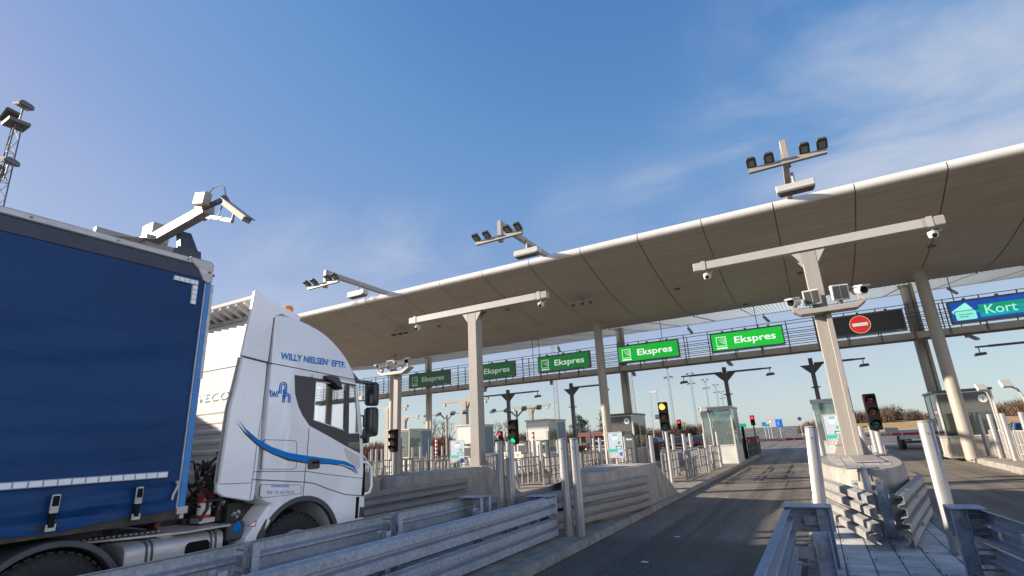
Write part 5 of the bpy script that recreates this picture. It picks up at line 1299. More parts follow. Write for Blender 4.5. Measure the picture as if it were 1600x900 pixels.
    # beacon
    b = MB(); b.lathe((XC+0.90, 4.77, 3.63), (0, 0, 1), [(0, 0.075), (0.06, 0.075), (0.075, 0.05)], 20); b.build('beacon_base', M['dark_steel'], T)
    b = MB(); b.lathe((XC+0.90, 4.77, 3.70), (0, 0, 1), [(0, 0.068), (0.06, 0.068), (0.062, 0.072), (0.10, 0.066), (0.115, 0.05), (0.12, 0.0)], 24); b.build('beacon', M['orange'], T, smooth=True)
    # interior
    b = MB(); c = Vector((XC-0.6, 5.60, 2.14)); ring_ = [c+Vector((0.23*math.cos(a), -0.09*math.sin(a), 0.21*math.sin(a))) for a in [2*math.pi*i/20 for i in range(21)]]; b.path(ring_, 0.016, 6); b.build('steering_wheel', M['black'], T)
    # chassis, fuel tank, deck, wheels
    b = MB()
    for sx in (-0.42, 0.42): b.box(XC+sx-0.045, XC+sx+0.045, 1.0, 5.9, 0.72, 0.98)
    b.box(XC-0.95, XC+0.9, 4.15, 4.9, 0.65, 1.2); b.box(XC-0.5, XC+0.5, 3.5, 4.3, 0.55, 1.05)
    b.build('chassis_frame', M['chassis'], T, bevel=0.01)
    rnd = random.Random(5)
    b = MB()
    for i in range(26):
        p = Vector((XC+rnd.uniform(0.2, 1.0), rnd.uniform(3.6, 4.2), rnd.uniform(1.0, 1.75)))
        q = [p]
        for k in range(4): q.append(q[-1]+Vector((rnd.uniform(-0.16, 0.16), rnd.uniform(-0.1, 0.1), rnd.uniform(-0.14, 0.12))))
        b.path(q, rnd.choice((0.012, 0.018, 0.026)), 6)
    b.build('hose', M['chassis'], T, smooth=True)
    b = MB()
    for i in range(9):
        c = (XC+rnd.uniform(0.35, 1.05), rnd.uniform(3.75, 4.3), rnd.uniform(0.95, 1.4)); b.cbox(c, rnd.uniform(.08, .22), rnd.uniform(.08, .2), rnd.uniform(.08, .22))
    for y in (3.98, 4.12): b.tube((XC+0.75, y, 1.0), (XC+0.75, y, 1.55), 0.05, None, 12)
    b.build('valve_block', M['chassis'], T, bevel=0.012)
    b = MB()
    for i in range(10):
        c = (XC+rnd.uniform(0.5, 1.12), rnd.uniform(3.9, 4.4), rnd.uniform(0.95, 1.35)); b.tube(c, (c[0]+0.05, c[1]+rnd.uniform(-.05, .05), c[2]+0.03), 0.018, None, 8)
    b.build('fitting', M['alu'], T)
    tk = [(0.0, 0.30), (0.0, 0.86), (0.05, 0.945), (0.12, 0.965), (0.55, 0.965), (0.62, 0.93), (0.64, 0.86), (0.64, 0.36), (0.58, 0.30)]
    b = MB(); b._loft([[(XS-0.66+px, y, pz) for px, pz in tk] for y in (2.93, 3.93)])
    tank = b.build('fuel_tank', M['alu'], T, bevel=0.02, smooth=True)
    b = MB()
    for y in (3.12, 3.17, 3.78, 3.83):
        b._loft([[(XS-0.66+px*1.012, yy, pz+0.004 if pz > 0.5 else pz) for px, pz in tk] for yy in (y-0.010, y+0.010)])
    b.build('tank_strap', M['trim_grey'], tank)
    b = MB(); b.lathe((XS-0.16, 3.36, 0.955), (0, 0, 1), [(0, 0.085), (0.03, 0.085), (0.035, 0.07), (0.055, 0.065), (0.06, 0.0)], 20); b.build('filler_cap', M['galv_dull'], tank, smooth=True)
    b = MB(); b.prism(rrect(3.50, 3.76, 0.74, 0.885, 0.05), 'yz', XS-0.03, XS-0.012); b.build('step_recess', M['black'], tank)
    b = MB(); b.prism([(XS-1.5, 2.35), (XS-0.75, 2.35), (XS-0.05, 3.38), (XS-0.0, 3.48), (XS-0.0, 3.98), (XS-1.5, 3.98)], 'xy', 0.985, 1.005); dk = b.build('deck_plate', M['alu'], T)
    b = MB()
    for i in range(22): b.box(XS-1.3+i*0.0, XS-0.72+0.02*i*0.9, 2.42+i*0.045, 2.445+i*0.045, 1.005, 1.016)
    b.build('deck_rib', M['galv'], dk)
    # drive wheel with mudguard
    wheel(T, 'wheel', 2.34, XS-0.02); wheel(T, 'wheel', 2.34, XS-2.5+0.34)
    wheel(T, 'wheel', 2.34, XS-0.40); wheel(T, 'wheel', 2.34, XS-2.5+0.72)
    for s in (1, -1):
        xo = XC+s*1.25
        b = MB(); n = 22
        A = [(2.34+0.60*math.cos(rad(8+164*i/n)), 0.5+0.60*math.sin(rad(8+164*i/n))) for i in range(n+1)]
        B = [(2.34+0.545*math.cos(rad(8+164*i/n)), 0.5+0.545*math.sin(rad(8+164*i/n))) for i in range(n+1)]
        x0_, x1_ = sorted((xo-s*0.68, xo+s*0.005))
        b._loft([[(x0_, *p) for p in A]+[(x0_, *p) for p in reversed(B)], [(x1_, *p) for p in A]+[(x1_, *p) for p in reversed(B)]])
        b.build('mudguard', M['trim_grey'], T, bevel=0.008)
        wheel(T, 'wheel', 4.92, xo-(0.06 if s > 0 else -0.38))
        # white rear piece of the front mudguard
        b = MB(); pl_ = [(4.48, 1.145), (4.70, 1.125), (4.52, 1.03), (4.45, 0.97), (4.36, 0.82), (4.31, 0.60), (4.18, 0.60), (4.21, 0.82), (4.38, 1.03)]
        b.prism(pl_, 'yz', min(xo-s*0.36, xo-s*0.03), max(xo-s*0.36, xo-s*0.03)); b.build('front_mudguard', M['truck_white'], T, bevel=0.012)
        b = MB(); b.prism([(4.46, 0.99), (4.59, 1.02), (4.47, 0.86), (4.43, 0.60), (4.33, 0.60), (4.37, 0.82)], 'yz', min(xo-s*0.34, xo-s*0.02), max(xo-s*0.34, xo-s*0.02)); b.build('mudguard_trim', M['trim_grey'], T, bevel=0.008)
    xo = XS
    b = MB(); b.prism([(4.20, 0.945), (4.32, 1.00), (4.315, 0.925)], 'yz', xo-0.028, xo-0.024); wt = b.build('warning_triangle', M['red'], T)
    b = MB(); b.prism([(4.225, 0.95), (4.308, 0.985), (4.303, 0.937)], 'yz', xo-0.0235, xo-0.021); b.build('triangle_face', M['white_paint'], wt)
    b = MB(); b.box(xo-0.30, xo-0.12, 4.02, 4.24, 0.80, 1.0); b.tube((xo-0.2, 4.13, 1.0), (xo-0.2, 4.13, 1.04), 0.05, None, 12); b.build('canister', M['trim_grey'], T, bevel=0.02)
    b = MB(); b.tube((xo-0.2, 4.10, 0.90), (xo-0.12, 4.18, 0.96), 0.06, None, 14); b.build('canister_cap', M['blue_paint'], T)
    b = MB(); b.path([(XS-0.75, 3.50, 1.03), (XS-0.55, 3.42, 1.04), (XS-0.42, 3.40, 1.06)], [0.04, 0.055, 0.03], 10); b.build('coupling_hose', pbr('red_rubber', (0.13, 0.02, 0.02), 0.6), T, smooth=True)
    fe = MB(); fe.lathe((XS-0.36, 3.86, 1.07), (0, 0, 1), [(0, 0.06), (0.01, 0.072), (0.24, 0.072), (0.285, 0.05), (0.30, 0.025), (0.32, 0.025)], 20); ex = fe.build('fire_extinguisher', M['red'], T, smooth=True)
    b = MB(); b.lathe((XS-0.36, 3.86, 1.115), (0, 0, 1), [(0, 0.0735), (0.13, 0.0735)], 20); b.build('paper_label', M['white_paint'], ex, smooth=True)
    b = MB(); b.beam((XS-0.39, 3.80, 1.41), (XS-0.33, 3.93, 1.43), 0.02, 0.02); b.tube((XS-0.36, 3.86, 1.38), (XS-0.36, 3.86, 1.42), 0.02, None, 8); b.build('valve', M['black'], ex)
    b = MB(); b.box(XS-0.46, XS-0.27, 3.77, 3.95, 1.03, 1.08); b.build('extinguisher_bracket', M['alu'], T)
    return T
tractor = make_tractor()
# the next truck in the neighbouring lane: only its shadow across the empty lane shows
t2 = copy_tree(tractor, (-6.15, 6.05, 0), 'second white truck cab hidden behind the first one, two lanes over')
r2 = copy_tree(trailer, (-6.15, 6.05, 0), 'second blue curtain trailer hidden behind the first trailer')
# ================================================================== TOLL BOOTHS
def booth(x0, x1, label, kind, number=None, y0=30.6, y1=33.3, zt=3.08, z0=0.13):
    xc = (x0+x1)/2
    r0 = thing('toll_booth', label, 'toll booth', (xc, (y0+y1)/2, z0), 'toll booths under the gantry')
    if y1 > 33.3: pass
    b = MB(); b.box(x0, x1, y0, y1, z0, z0+0.10); b.box(x0+0.03, x1-0.03, y0+0.03, y1-0.03, z0+0.10, 1.02); b.build('base_panel', {'mint': M['booth_panel'], 'dark': M['column'], 'white': M['booth_alu']}[kind], r0)
    t = 0.07
    b = MB()
    for x in (x0, x1-t):
        for y in (y0, y1-t, (y0+y1)/2-t/2): b.box(x, x+t, y, y+t, z0+0.1, zt-0.10)
    for z in (1.02, zt-0.17):
        b.box(x0+t, x1-t, y0+0.005, y0+t-0.005, z, z+0.06); b.box(x0+t, x1-t, y1-t+0.005, y1-0.005, z, z+0.06)
        b.box(x0+0.005, x0+t-0.005, y0+t, y1-t, z, z+0.06); b.box(x1-t+0.005, x1-0.005, y0+t, y1-t, z, z+0.06)
    b.build('frame', M['booth_alu'] if kind != 'white' else M['white_steel'], r0, bevel=0.006)
    b = MB(); b.box(x0-0.05, x1+0.05, y0-0.06, y1+0.06, zt-0.10, zt); b.build('roof', M['white_steel'] if kind != 'dark' else M['booth_dark'], r0, bevel=0.02)
    g = M['glass'] if kind != 'dark' else M['glass_dark']
    def pane(name, a, mat): b_ = MB(); b_.box(*a); return b_.build(name, mat, r0)
    if kind == 'mint':
        pane('front_panel', (x0+t+0.002, x1-t-0.002, y0+0.02, y0+0.05, 0.25, zt-0.18), M['booth_panel'])
        pane('poster_panel', (x0+t+0.12, x1-t-0.12, y0+0.008, y0+0.02, 1.9, zt-0.3), M['fascia'])
    elif kind == 'dark':
        pane('front_panel', (x0+t+0.002, x1-t-0.002, y0+0.02, y0+0.05, 2.05, zt-0.112), M['booth_dark'])
        pane('window', (x0+t+0.002, x1-t-0.002, y0+0.02, y0+0.035, 1.082, 2.045), M['glass_dark'])
    else:
        pane('window', (x0+t+0.002, x1-t-0.002, y0+0.02, y0+0.035, 1.082, zt-0.172), g)
    ym = (y0+y1)/2
    for x, s in ((x0, 1), (x1, -1)):
        xa = x+s*0.02; a, c = min(xa, xa+s*0.015), max(xa, xa+s*0.015)
        pane('window', (a, c, y0+t+0.002, ym-t/2-0.002, 1.082, zt-0.172), g)
        if kind in ('mint', 'white'): pane('door', (a, c, ym+t/2+0.002, y1-t-0.002, 1.082, zt-0.172), M['booth_blue'])
        else: pane('door', (a, c, ym+t/2+0.002, y1-t-0.002, 1.082, zt-0.172), g)
    pane('window', (x0+t+0.002, x1-t-0.002, y1-0.035, y1-0.02, 1.082, zt-0.172), g)
    # counter, screen and chair inside
    b = MB(); b.box(x0+0.15, x1-0.15, y0+0.3, y0+0.9, 1.03, 1.10); b.box(xc-0.25, xc+0.2, y0+0.55, y0+0.6, 1.25, 1.62); b.box(xc-0.03, xc+0.03, y0+0.57, y0+0.63, 1.1, 1.25)
    b.box(xc-0.25, xc+0.25, y0+1.3, y0+1.45, 1.0, 1.75); b.box(x0+0.2, x0+0.6, y1-0.5, y1-0.2, 1.03, 2.4)
    b.build('counter', M['trim_grey'], r0)
    if number:
        b = MB(); b.lathe((x1-0.36, y0+0.018, 2.62), (0, -1, 0), [(0, 0.17), (0.01, 0.17), (0.01, 0.0)], 28); d = b.build('number_disc', M['white_paint'], r0)
        text('number', number, M['booth_dark'], d, (x1-0.36, y0+0.006, 2.53), FX, FZ, 0.19, None, 0.01, 0.004, align='CENTER')
    return r0
booth(-5.45, -3.86, 'white framed glass toll booth beside the empty lane', 'white')
booth(-10.72, -9.30, 'toll booth with dark panels and a round number 4, behind the round column', 'dark', '4')
booth(-16.40, -14.79, 'pale mint panelled toll booth with blue side door right of the tall T mast', 'mint')
booth(-22.0, -20.55, 'pale toll booth hidden behind the foot of the tall T mast', 'mint')
booth(-28.4, -26.2, 'glass toll booth behind the slim camera mast by the truck', 'white')
booth(-0.02, 1.22, 'glass toll booth partly hidden by the near camera mast', 'white')
booth(4.95, 6.98, 'toll booth with dark panels and a round number under the Kort sign', 'dark', '1')

# ================================================================== TRAFFIC LIGHTS
def traffic_light(x, y, zb, zc, label, on=None, h=0.92, pole_r=0.06, two=False, group='traffic lights of the toll lanes'):
    r0 = thing('traffic_light', label, 'traffic light', (x, y, zb), group)
    n = 2 if two else 3; w = h/3*0.93 if not two else h/2*0.8
    b = MB(); b.tube((x, y+0.02, zb), (x, y+0.02, zc-h/2+0.02), pole_r, None, 16); b.build('pole', M['mast_light'] if not two else M['dark_steel'], r0, smooth=True)
    b = MB(); b.box(x-w/2, x+w/2, y-0.12, y+0.12, zc-h/2, zc+h/2); b.build('housing', M['black'], r0, bevel=0.02)
    cols = ('red', 'amber', 'green') if not two else ('red', 'green')
    for i, c in enumerate(cols):
        z = zc + h/2 - h/n*(i+0.5); r_ = w*0.36
        b = MB(); b.lathe((x, y-0.121, z), (0, -1, 0), [(0, r_), (0.012, r_*0.85), (0.022, r_*0.45), (0.026, 0)], 24)
        b.build('lens', M[c+('_on' if c == on else '_off')], r0, smooth=True)
        b = MB(); A = [rad(-25)+rad(230)*k/18 for k in range(19)]
        o = [(x+(r_+0.018)*math.cos(a), y-0.12, z+(r_+0.018)*math.sin(a)) for a in A]; f = [(x+(r_+0.022)*math.cos(a), y-0.12-0.17*(0.35+0.65*max(0, math.sin(a))), z+(r_+0.022)*math.sin(a)-0.012) for a in A]
        o2 = [(x+(r_+0.008)*math.cos(a), y-0.12, z+(r_+0.008)*math.sin(a)) for a in A]; f2 = [(x+(r_+0.012)*math.cos(a), y-0.12-0.165*(0.35+0.65*max(0, math.sin(a))), z+(r_+0.012)*math.sin(a)-0.012) for a in A]
        b._loft([[o[k], f[k], f2[k], o2[k]] for k in range(19)])
        b.build('visor', M['black'], r0, smooth=True)
    return r0
traffic_light(1.28, 16.0, 1.06, 2.05, 'dark unlit three lens traffic light on the near concrete nose', None, 0.88)
traffic_light(-4.74, 19.5, 0.13, 2.39, 'three lens traffic light with its top lamp glowing yellow', 'red', 1.0)
bpy_t = [o for o in COL.objects if o.get('label', '').startswith('three lens traffic light with its top')][0]
for ch in bpy_t.children:
    if ch.name.startswith('lens') and ch.data.materials[0] == M['red_on']: ch.data.materials[0] = M['amber_on']
tl2 = traffic_light(-9.95, 17.6, 0.13, 2.12, 'three lens traffic light glowing green right of the tall T mast', 'green', 0.90)
traffic_light(-15.02, 16.6, 0.4, 2.05, 'unlit three lens traffic light on the slim mast beside the truck mirror', None, 0.88)
b = MB(); b.prism([(-10.22, 0.14), (-9.68, 0.14), (-9.87, 0.65), (-10.03, 0.65)], 'xz', 17.3, 17.36); b.build('base_plate', M['dark_steel'], tl2)
b = MB(); b.box(-10.42, -9.62, 17.44, 17.47, 1.18, 1.40); pl = b.build('notice_plate', M['white_paint'], tl2)
b = MB(); b.box(-9.82, -9.70, 17.432, 17.4395, 1.24, 1.34); b.build('yellow_mark', M['yellow'], pl)
b = MB(); b.box(-10.36, -9.88, 17.432, 17.4395, 1.30, 1.325); b.box(-10.36, -9.9, 17.432, 17.4395, 1.24, 1.262); b.build('text_line', M['trim_grey'], pl)
GX = 'small red exit signals beyond the booths'
for x, y, z, lab in ((-3.74, 40.0, 2.40, 'small red exit signal leaning at the end of the empty lane'), (-8.7, 40.0, 2.42, 'small red exit signal just right of the glowing yellow light'), (-20.5, 34.2, 2.25, 'small red exit signal left of the green traffic light')):
    traffic_light(x, y, 0.13, z, lab, 'red', 0.66, 0.045, True, GX)

# ================================================================== INFO SIGNS
def info_sign(x, y, zb, zc, w, h, label):
    r0 = thing('info_sign', label, 'sign', (x, y, zb), 'grey blue information signs on the island noses')
    b = MB(); b.tube((x, y+0.04, zb), (x, y+0.04, zc+h*0.3), 0.035, None, 12); b.build('post', M['mast_light'], r0, smooth=True)
    b = MB(); b.box(x-w/2, x+w/2, y-0.012, y, zc-h/2, zc+h/2); pn = b.build('panel', M['poster'], r0, bevel=0.003)
    b = MB(); e = 0.012
    b.box(x-w/2-e, x-w/2, y-0.02, y+0.01, zc-h/2-e, zc+h/2+e); b.box(x+w/2, x+w/2+e, y-0.02, y+0.01, zc-h/2-e, zc+h/2+e)
    b.box(x-w/2, x+w/2, y-0.02, y+0.01, zc-h/2-e, zc-h/2); b.box(x-w/2, x+w/2, y-0.02, y+0.01, zc+h/2, zc+h/2+e); b.build('frame', M['booth_alu'], r0)
    def q(name, x0, x1, z0, z1, mat, d=0.016):
        b_ = MB(); b_.box(x+w*x0, x+w*x1, y-d, y-0.0122, zc+h*z0, zc+h*z1); b_.build(name, mat, pn)
    q('road_picture', -0.485, 0.485, -0.485, -0.28, M['poster_road']); q('land_picture', -0.485, 0.1, -0.278, -0.20, M['poster_green']); q('water_picture', -0.485, 0.485, -0.198, -0.15, M['poster_teal'])
    b_ = MB()
    for xa, xb in ((-0.28, -0.02), (-0.05, 0.12), (0.25, 0.22)):
        b_._loft([[(x+w*(xa+k*0.018), yy, zc-h*0.48), (x+w*(xb+k*0.006), yy, zc-h*0.285)] for yy in (y-0.0175,) for k in (-1, 1)], close=False, cap=False)
    b_.build('road_line', M['white_paint'], pn)
    q('bridge_picture', 0.02, 0.46, -0.07, -0.045, M['trim_grey']); q('pillar_picture', 0.04, 0.07, -0.148, -0.071, M['trim_grey']); q('pillar_picture', 0.40, 0.43, -0.148, -0.071, M['trim_grey'])
    q('blue_square', 0.24, 0.44, -0.44, -0.30, M['blue_sign'], 0.019)
    b_ = MB(); b_.lathe((x+w*0.26, y-0.0125, zc+h*0.08), (0, -1, 0), [(0, w*0.10), (0.004, w*0.10), (0.004, 0)], 20); dd = b_.build('green_dot', M['poster_green'], pn)
    q('heading_block', -0.10, 0.18, 0.37, 0.44, M['poster_teal'])
    text('heading', 'K\u00f8r', M['white_paint'], pn, (x-w*0.36, y-0.0125, zc+h*0.375), FX, FZ, h*0.065, w*0.22, 0.01, 0.003)
    text('heading', 'p\u00e5', M['white_paint'], pn, (x+w*0.22, y-0.0125, zc+h*0.375), FX, FZ, h*0.065, w*0.14, 0.01, 0.003)
    q('text_line', -0.20, 0.24, 0.275, 0.315, M['white_paint']); q('text_line', -0.14, 0.18, 0.20, 0.228, M['white_paint'])
    return r0
info_sign(0.34, 15.0, 1.06, 1.67, 0.36, 0.70, 'grey blue information sign on the near concrete nose, left of the camera mast')
info_sign(-4.80, 14.0, 1.06, 1.55, 0.40, 0.64, 'grey blue information sign on the nose beside the empty lane')
info_sign(-9.95, 13.9, 1.06, 1.55, 0.52, 0.66, 'grey blue information sign at the foot of the tall T mast')

# ================================================================== SMALL BOLLARDS AND RAILINGS OF THE ISLANDS
def small_bollard(x, y, label, group, zt=1.75, r=0.075, z0=0.13):
    o = bollard_bm(x, y, z0, zt, r, notch=False).build('bollard', M['post_metal'], None, smooth=True, origin=(x, y, z0))
    return tag(o, label, 'bollard', group)
def railing(x, y0, y1, label, group, h=1.12, z0=0.13, mat='galv_dull'):
    r0 = thing('railing', label, 'railing', (x, (y0+y1)/2, z0), group)
    b = MB()
    n = 5
    for i in range(n+1):
        y = y0+0.08+(y1-y0-0.16)*i/n; b.box(x-0.03, x+0.03, y-0.045, y+0.045, z0, h-0.01)
    b.build('upright', M[mat], r0)
    b = MB()
    rr_ = [(x, y0, z0+0.32), (x, y0, h-0.09), (x, y0+0.09, h), (x, y1-0.09, h), (x, y1, h-0.09), (x, y1, z0+0.32)]
    b.path(rr_, 0.024, 8); b.build('top_rail', M[mat], r0, smooth=True)
    b = MB()
    for z in (0.45, 0.78): b.tube((x, y0, z), (x, y1, z), 0.018, None, 8)
    b.build('rail_bar', M[mat], r0, smooth=True)
    return r0
rows = {'B': ('beside the empty lane', [(-4.30, 24.36), (-4.29, 27.62), (-4.31, 31.3), (-4.77, 22.4), (-5.42, 26.9), (-5.40, 23.2), (-5.3, 19.4)]),
        'C': ('behind the bollard pair', [(-9.10, 32.2), (-9.05, 28.0), (-9.05, 24.2), (-10.04, 19.94), (-10.84, 23.33), (-10.75, 27.8), (-10.6, 20.4), (-9.2, 20.6)]),
        'D': ('below the mint booth', [(-14.4, 20.2), (-14.4, 23.6), (-14.4, 27.2), (-15.9, 20.2), (-15.9, 23.8), (-15.9, 27.5)]),
        'E': ('behind the tall T mast foot', [(-19.7, 20.5), (-19.7, 24.0), (-19.7, 27.6), (-21.3, 21.8), (-21.3, 25.2), (-21.6, 28.5)]),
        'F': ('furthest left by the truck bumper', [(-25.0, 22.0), (-25.0, 26.0), (-26.6, 24.0), (-26.6, 28.2)])}
for k, (w_, pts) in rows.items():
    for (x, y) in pts: small_bollard(x, y, 'tall white tube bollard on the railed island ' + w_, 'tube bollards on the island ' + w_)
wr = {'B': [(-4.42, 20.4, 22.9), (-4.42, 23.3, 25.8), (-4.42, 26.2, 28.7), (-5.15, 20.0, 22.6), (-5.15, 24.4, 27.0)],
      'C': [(-9.35, 18.6, 21.2), (-9.25, 22.2, 24.8), (-9.25, 25.6, 28.2), (-10.55, 18.6, 21.2), (-10.7, 21.8, 24.4), (-10.75, 25.2, 27.8), (-9.2, 28.6, 30.2)],
      'D': [(-14.55, 18.6, 21.2), (-14.55, 21.8, 24.4), (-14.55, 25.2, 27.8), (-15.85, 18.6, 21.2), (-15.85, 21.8, 24.4), (-15.85, 25.2, 27.8)],
      'E': [(-19.85, 18.6, 21.2), (-19.85, 21.8, 24.4), (-19.85, 25.2, 27.8), (-21.1, 19.0, 21.6), (-21.1, 22.4, 25.0), (-21.1, 25.8, 28.4)],
      'F': [(-25.1, 19.0, 22.0), (-25.1, 22.8, 25.8), (-26.4, 22.0, 25.0)]}
for k, L_ in wr.items():
    for (x, y0, y1) in L_: railing(x, y0, y1, 'grey tube railing between bollards on the island ' + rows[k][0], 'railings on the island ' + rows[k][0])  # default dull steel is darker, the shade over these railings put into colour
# island under the Kort sign
for i, (x, y, lab) in enumerate(((6.23, 33.6, 'white tube bollard touching the round column under the Kort sign'), (6.16, 30.04, 'second white tube bollard right of the round column under the Kort sign'), (6.14, 28.27, 'third white tube bollard right of the column, before the leaning one'), (6.11, 26.38, 'white tube bollard in the middle of the railings under the Kort sign'), (6.45, 25.6, 'last white tube bollard under the Kort sign'))):
    small_bollard(x, y, lab, 'tube bollards under the Kort sign', 1.92, 0.085, 0.22)
for (y0, y1) in ((30.6, 33.0), (27.6, 29.6), (25.0, 27.2), (22.3, 24.6)): railing(6.28, y0, y1, 'light grey tube railing on the island under the Kort sign', 'railings under the Kort sign', 1.27, 0.22, 'mast_light')
small_bollard(1.28, 17.3, 'short white bollard right behind the near concrete nose, by the dark traffic light', 'bollards behind the near nose', 1.72, 0.08)
small_bollard(1.12, 18.9, 'white bollard hidden behind the foot of the near camera mast', 'bollards behind the near nose', 1.72, 0.08)
small_bollard(0.02, 15.9, 'white bollard on the near nose just left of the information sign', 'bollards behind the near nose', 1.72, 0.07, 0.5)
rl = thing('railing', 'white slatted railing behind the dark traffic light', 'railing', (1.3, 19.3, 0.13))
b = MB()
for i in range(5): b.box(1.06+i*0.12, 1.15+i*0.12, 19.3, 19.33, 0.2, 1.15)
b.build('slat', M['white_steel'], rl)
b = MB(); b.box(1.03, 1.70, 19.335, 19.37, 0.35, 0.42); b.box(1.03, 1.70, 19.335, 19.37, 0.95, 1.02); b.build('rail_bar', M['white_steel'], rl)

# payment terminals on the islands
def terminal(x, y, label):
    r0 = thing('payment_terminal', label, 'payment terminal', (x, y, 0.13), 'payment terminals on the toll islands')
    b = MB(); b.box(x-0.26, x+0.26, y-0.3, y+0.3, 0.13, 1.75); b.build('cabinet', M['booth_alu'], r0, bevel=0.03)
    b = MB(); b.box(x-0.19, x+0.19, y-0.325, y-0.302, 1.05, 1.55); b.build('screen_panel', M['booth_dark'], r0)
    b = MB(); b.box(x-0.31, x+0.31, y-0.45, y+0.33, 1.752, 1.80); b.build('hood', M['dark_steel'], r0)
    b = MB(); b.tube((x+0.34, y, 0.13), (x+0.34, y, 2.3), 0.04, None, 8); b.build('aerial', M['dark_steel'], r0)
terminal(-9.3, 29.6, 'grey payment terminal with a dark hood beside the booth with number 4')
terminal(-14.6, 29.4, 'grey payment terminal with a dark hood in front of the mint booth')
terminal(-15.8, 29.0, 'grey payment terminal left of the mint booth front')
terminal(-20.0, 29.3, 'grey payment terminal right of the tall T mast foot')
terminal(-21.5, 24.0, 'grey payment terminal left of the tall T mast foot')
for i, (x, y, z, k) in enumerate(((-9.6, 24.9, 1.9, 'C'), (-10.3, 26.2, 2.2, 'C'), (-9.4, 21.7, 1.5, 'C'), (-10.6, 29.4, 2.4, 'C'), (-14.9, 22.2, 1.6, 'D'), (-15.4, 26.2, 2.3, 'D'), (-14.6, 25.4, 1.4, 'D'), (-15.7, 19.6, 1.5, 'D'), (-20.1, 22.4, 1.9, 'E'), (-20.7, 26.0, 2.2, 'E'), (-21.0, 20.4, 1.5, 'E'), (-4.6, 28.6, 1.9, 'B'), (-5.2, 29.9, 1.5, 'B'), (-25.4, 24.6, 2.0, 'F'), (-26.2, 26.6, 1.6, 'F'))):
    o = MB().tube((x, y, 0.13), (x, y, z), 0.045, None, 10).build('signal_post', M['dark_steel'], None, smooth=True, origin=(x, y, 0.13))
    tag(o, 'thin dark post on the railed island ' + rows[k][0], 'post', 'thin dark posts on the island ' + rows[k][0])

# red and white striped poles
def striped_pole(x, y, zt, label, r=0.075):
    r0 = thing('striped_pole', label, 'pole', (x, y, 0.13), 'red and white striped poles')
    n = int((zt-0.13)/0.16); 
    b = MB(); b.tube((x, y, 0.13), (x, y, zt), r, None, 14); b.build('tube', M['white_paint'], r0, smooth=True)
    b = MB()
    for i in range(n):
        if i % 2 == 0 and zt-0.12*(i+1) > 0.9: b.tube((x, y, zt-0.12*(i+1)), (x, y, zt-0.12*i+0.001), r+0.003, None, 14)
    b.build('red_band', M['red'], r0, smooth=True)
striped_pole(-14.3, 27.5, 2.26, 'red and white striped pole in front of the mint booth')
striped_pole(-10.05, 30.3, 2.1, 'red and white striped pole right of the booth with number 4')
striped_pole(-21.7, 28.0, 2.25, 'red and white striped pole left of the tall T mast')

# ================================================================== LAMP MASTS BEHIND THE GANTRY
def lamp_mast(x, y, label, arms=(1, 1)):
    r0 = thing('lamp_mast', label, 'lamp mast', (x, y, 0.13), 'dark T shaped lamp masts behind the gantry')
    b = MB(); b.beam((x, y, 0.13), (x, y, 5.75), 0.23, 0.23, (0, 1, 0)); b.box(x-0.24, x+0.24, y-0.24, y+0.24, 4.0, 4.05); b.build('pole', M['dark_steel'], r0)
    b = MB()
    for s, on in zip((-1, 1), arms):
        if on: b.beam((x+s*0.15, y, 5.42), (x+s*2.2, y, 5.42), 0.10, 0.115); b.beam((x+s*2.2, y, 5.42), (x+s*2.75, y, 5.42), 0.08, 0.09)
    b.build('arm', M['dark_steel'], r0)
    b = MB()
    for s, on in zip((-1, 1), arms):
        b.prism([(x+s*0.117, 4.85), (x+s*0.62, 5.355), (x+s*0.117, 5.355)], 'xz', y-0.04, y+0.04)
    b.build('gusset', M['dark_steel'], r0)
    for s, on in zip((-1, 1), arms):
        if not on: continue
        b = MB(); b.box(x+s*2.62-0.02, x+s*2.62+0.02, y-0.02, y+0.02, 5.12, 5.37); b.prism([(x+s*2.62-0.26, 4.95), (x+s*2.62+0.26, 4.99), (x+s*2.62+0.22, 5.12), (x+s*2.62-0.18, 5.10)], 'xz', y-0.14, y+0.14); b.build('lamp', M['dark_steel'], r0)
    return r0
lamp_mast(-4.52, 36.0, 'dark T shaped lamp mast rising behind the white framed booth')
lamp_mast(0.40, 36.0, 'dark lamp mast behind the near camera mast with its arm to the right', (0, 1))
lamp_mast(-15.3, 36.0, 'dark lamp mast with one arm left of the round column', (0, 1))
lamp_mast(-20.75, 36.0, 'dark T shaped lamp mast between the tall T mast and the mint booth')
lamp_mast(10.85, 36.0, 'dark lamp mast arm reaching in below the Kort sign')
def far_mast(x, y, label, z=6.2, half=2.9, mat='mast_paint'):
    r0 = thing('camera_mast', label, 'camera mast', (x, y, 0.0), 'far camera masts of the opposite lanes')
    b = MB(); b.beam((x, y, 0), (x, y, z-0.12), 0.5, 0.5, (0, 1, 0)); b.prism([(x-0.25, z-0.9), (x-0.7, z-0.12), (x+0.7, z-0.12), (x+0.25, z-0.9)], 'xz', y-0.2, y+0.2); b.build('pole', M[mat], r0)
    b = MB(); b.box(x-half, x+half, y-0.14, y+0.14, z-0.12, z+0.16); b.build('beam', M[mat], r0)
    for s in (-1, 1):
        b = MB(); b.ball((x+s*(half-0.3), y, z-0.32), 0.16, 6); b.build('dome_camera', M['white_steel'], r0, smooth=True)
far_mast(-31.6, 45.7, 'grey T shaped camera mast left behind the tall T mast')
far_mast(-42.3, 45.7, 'grey T shaped camera mast just right of the truck mirror')
far_mast(-33.4, 64, 'far pale camera mast above the mint booth', 6.3)
far_mast(-55.8, 64, 'far pale camera mast right of the slim mast', 6.3)
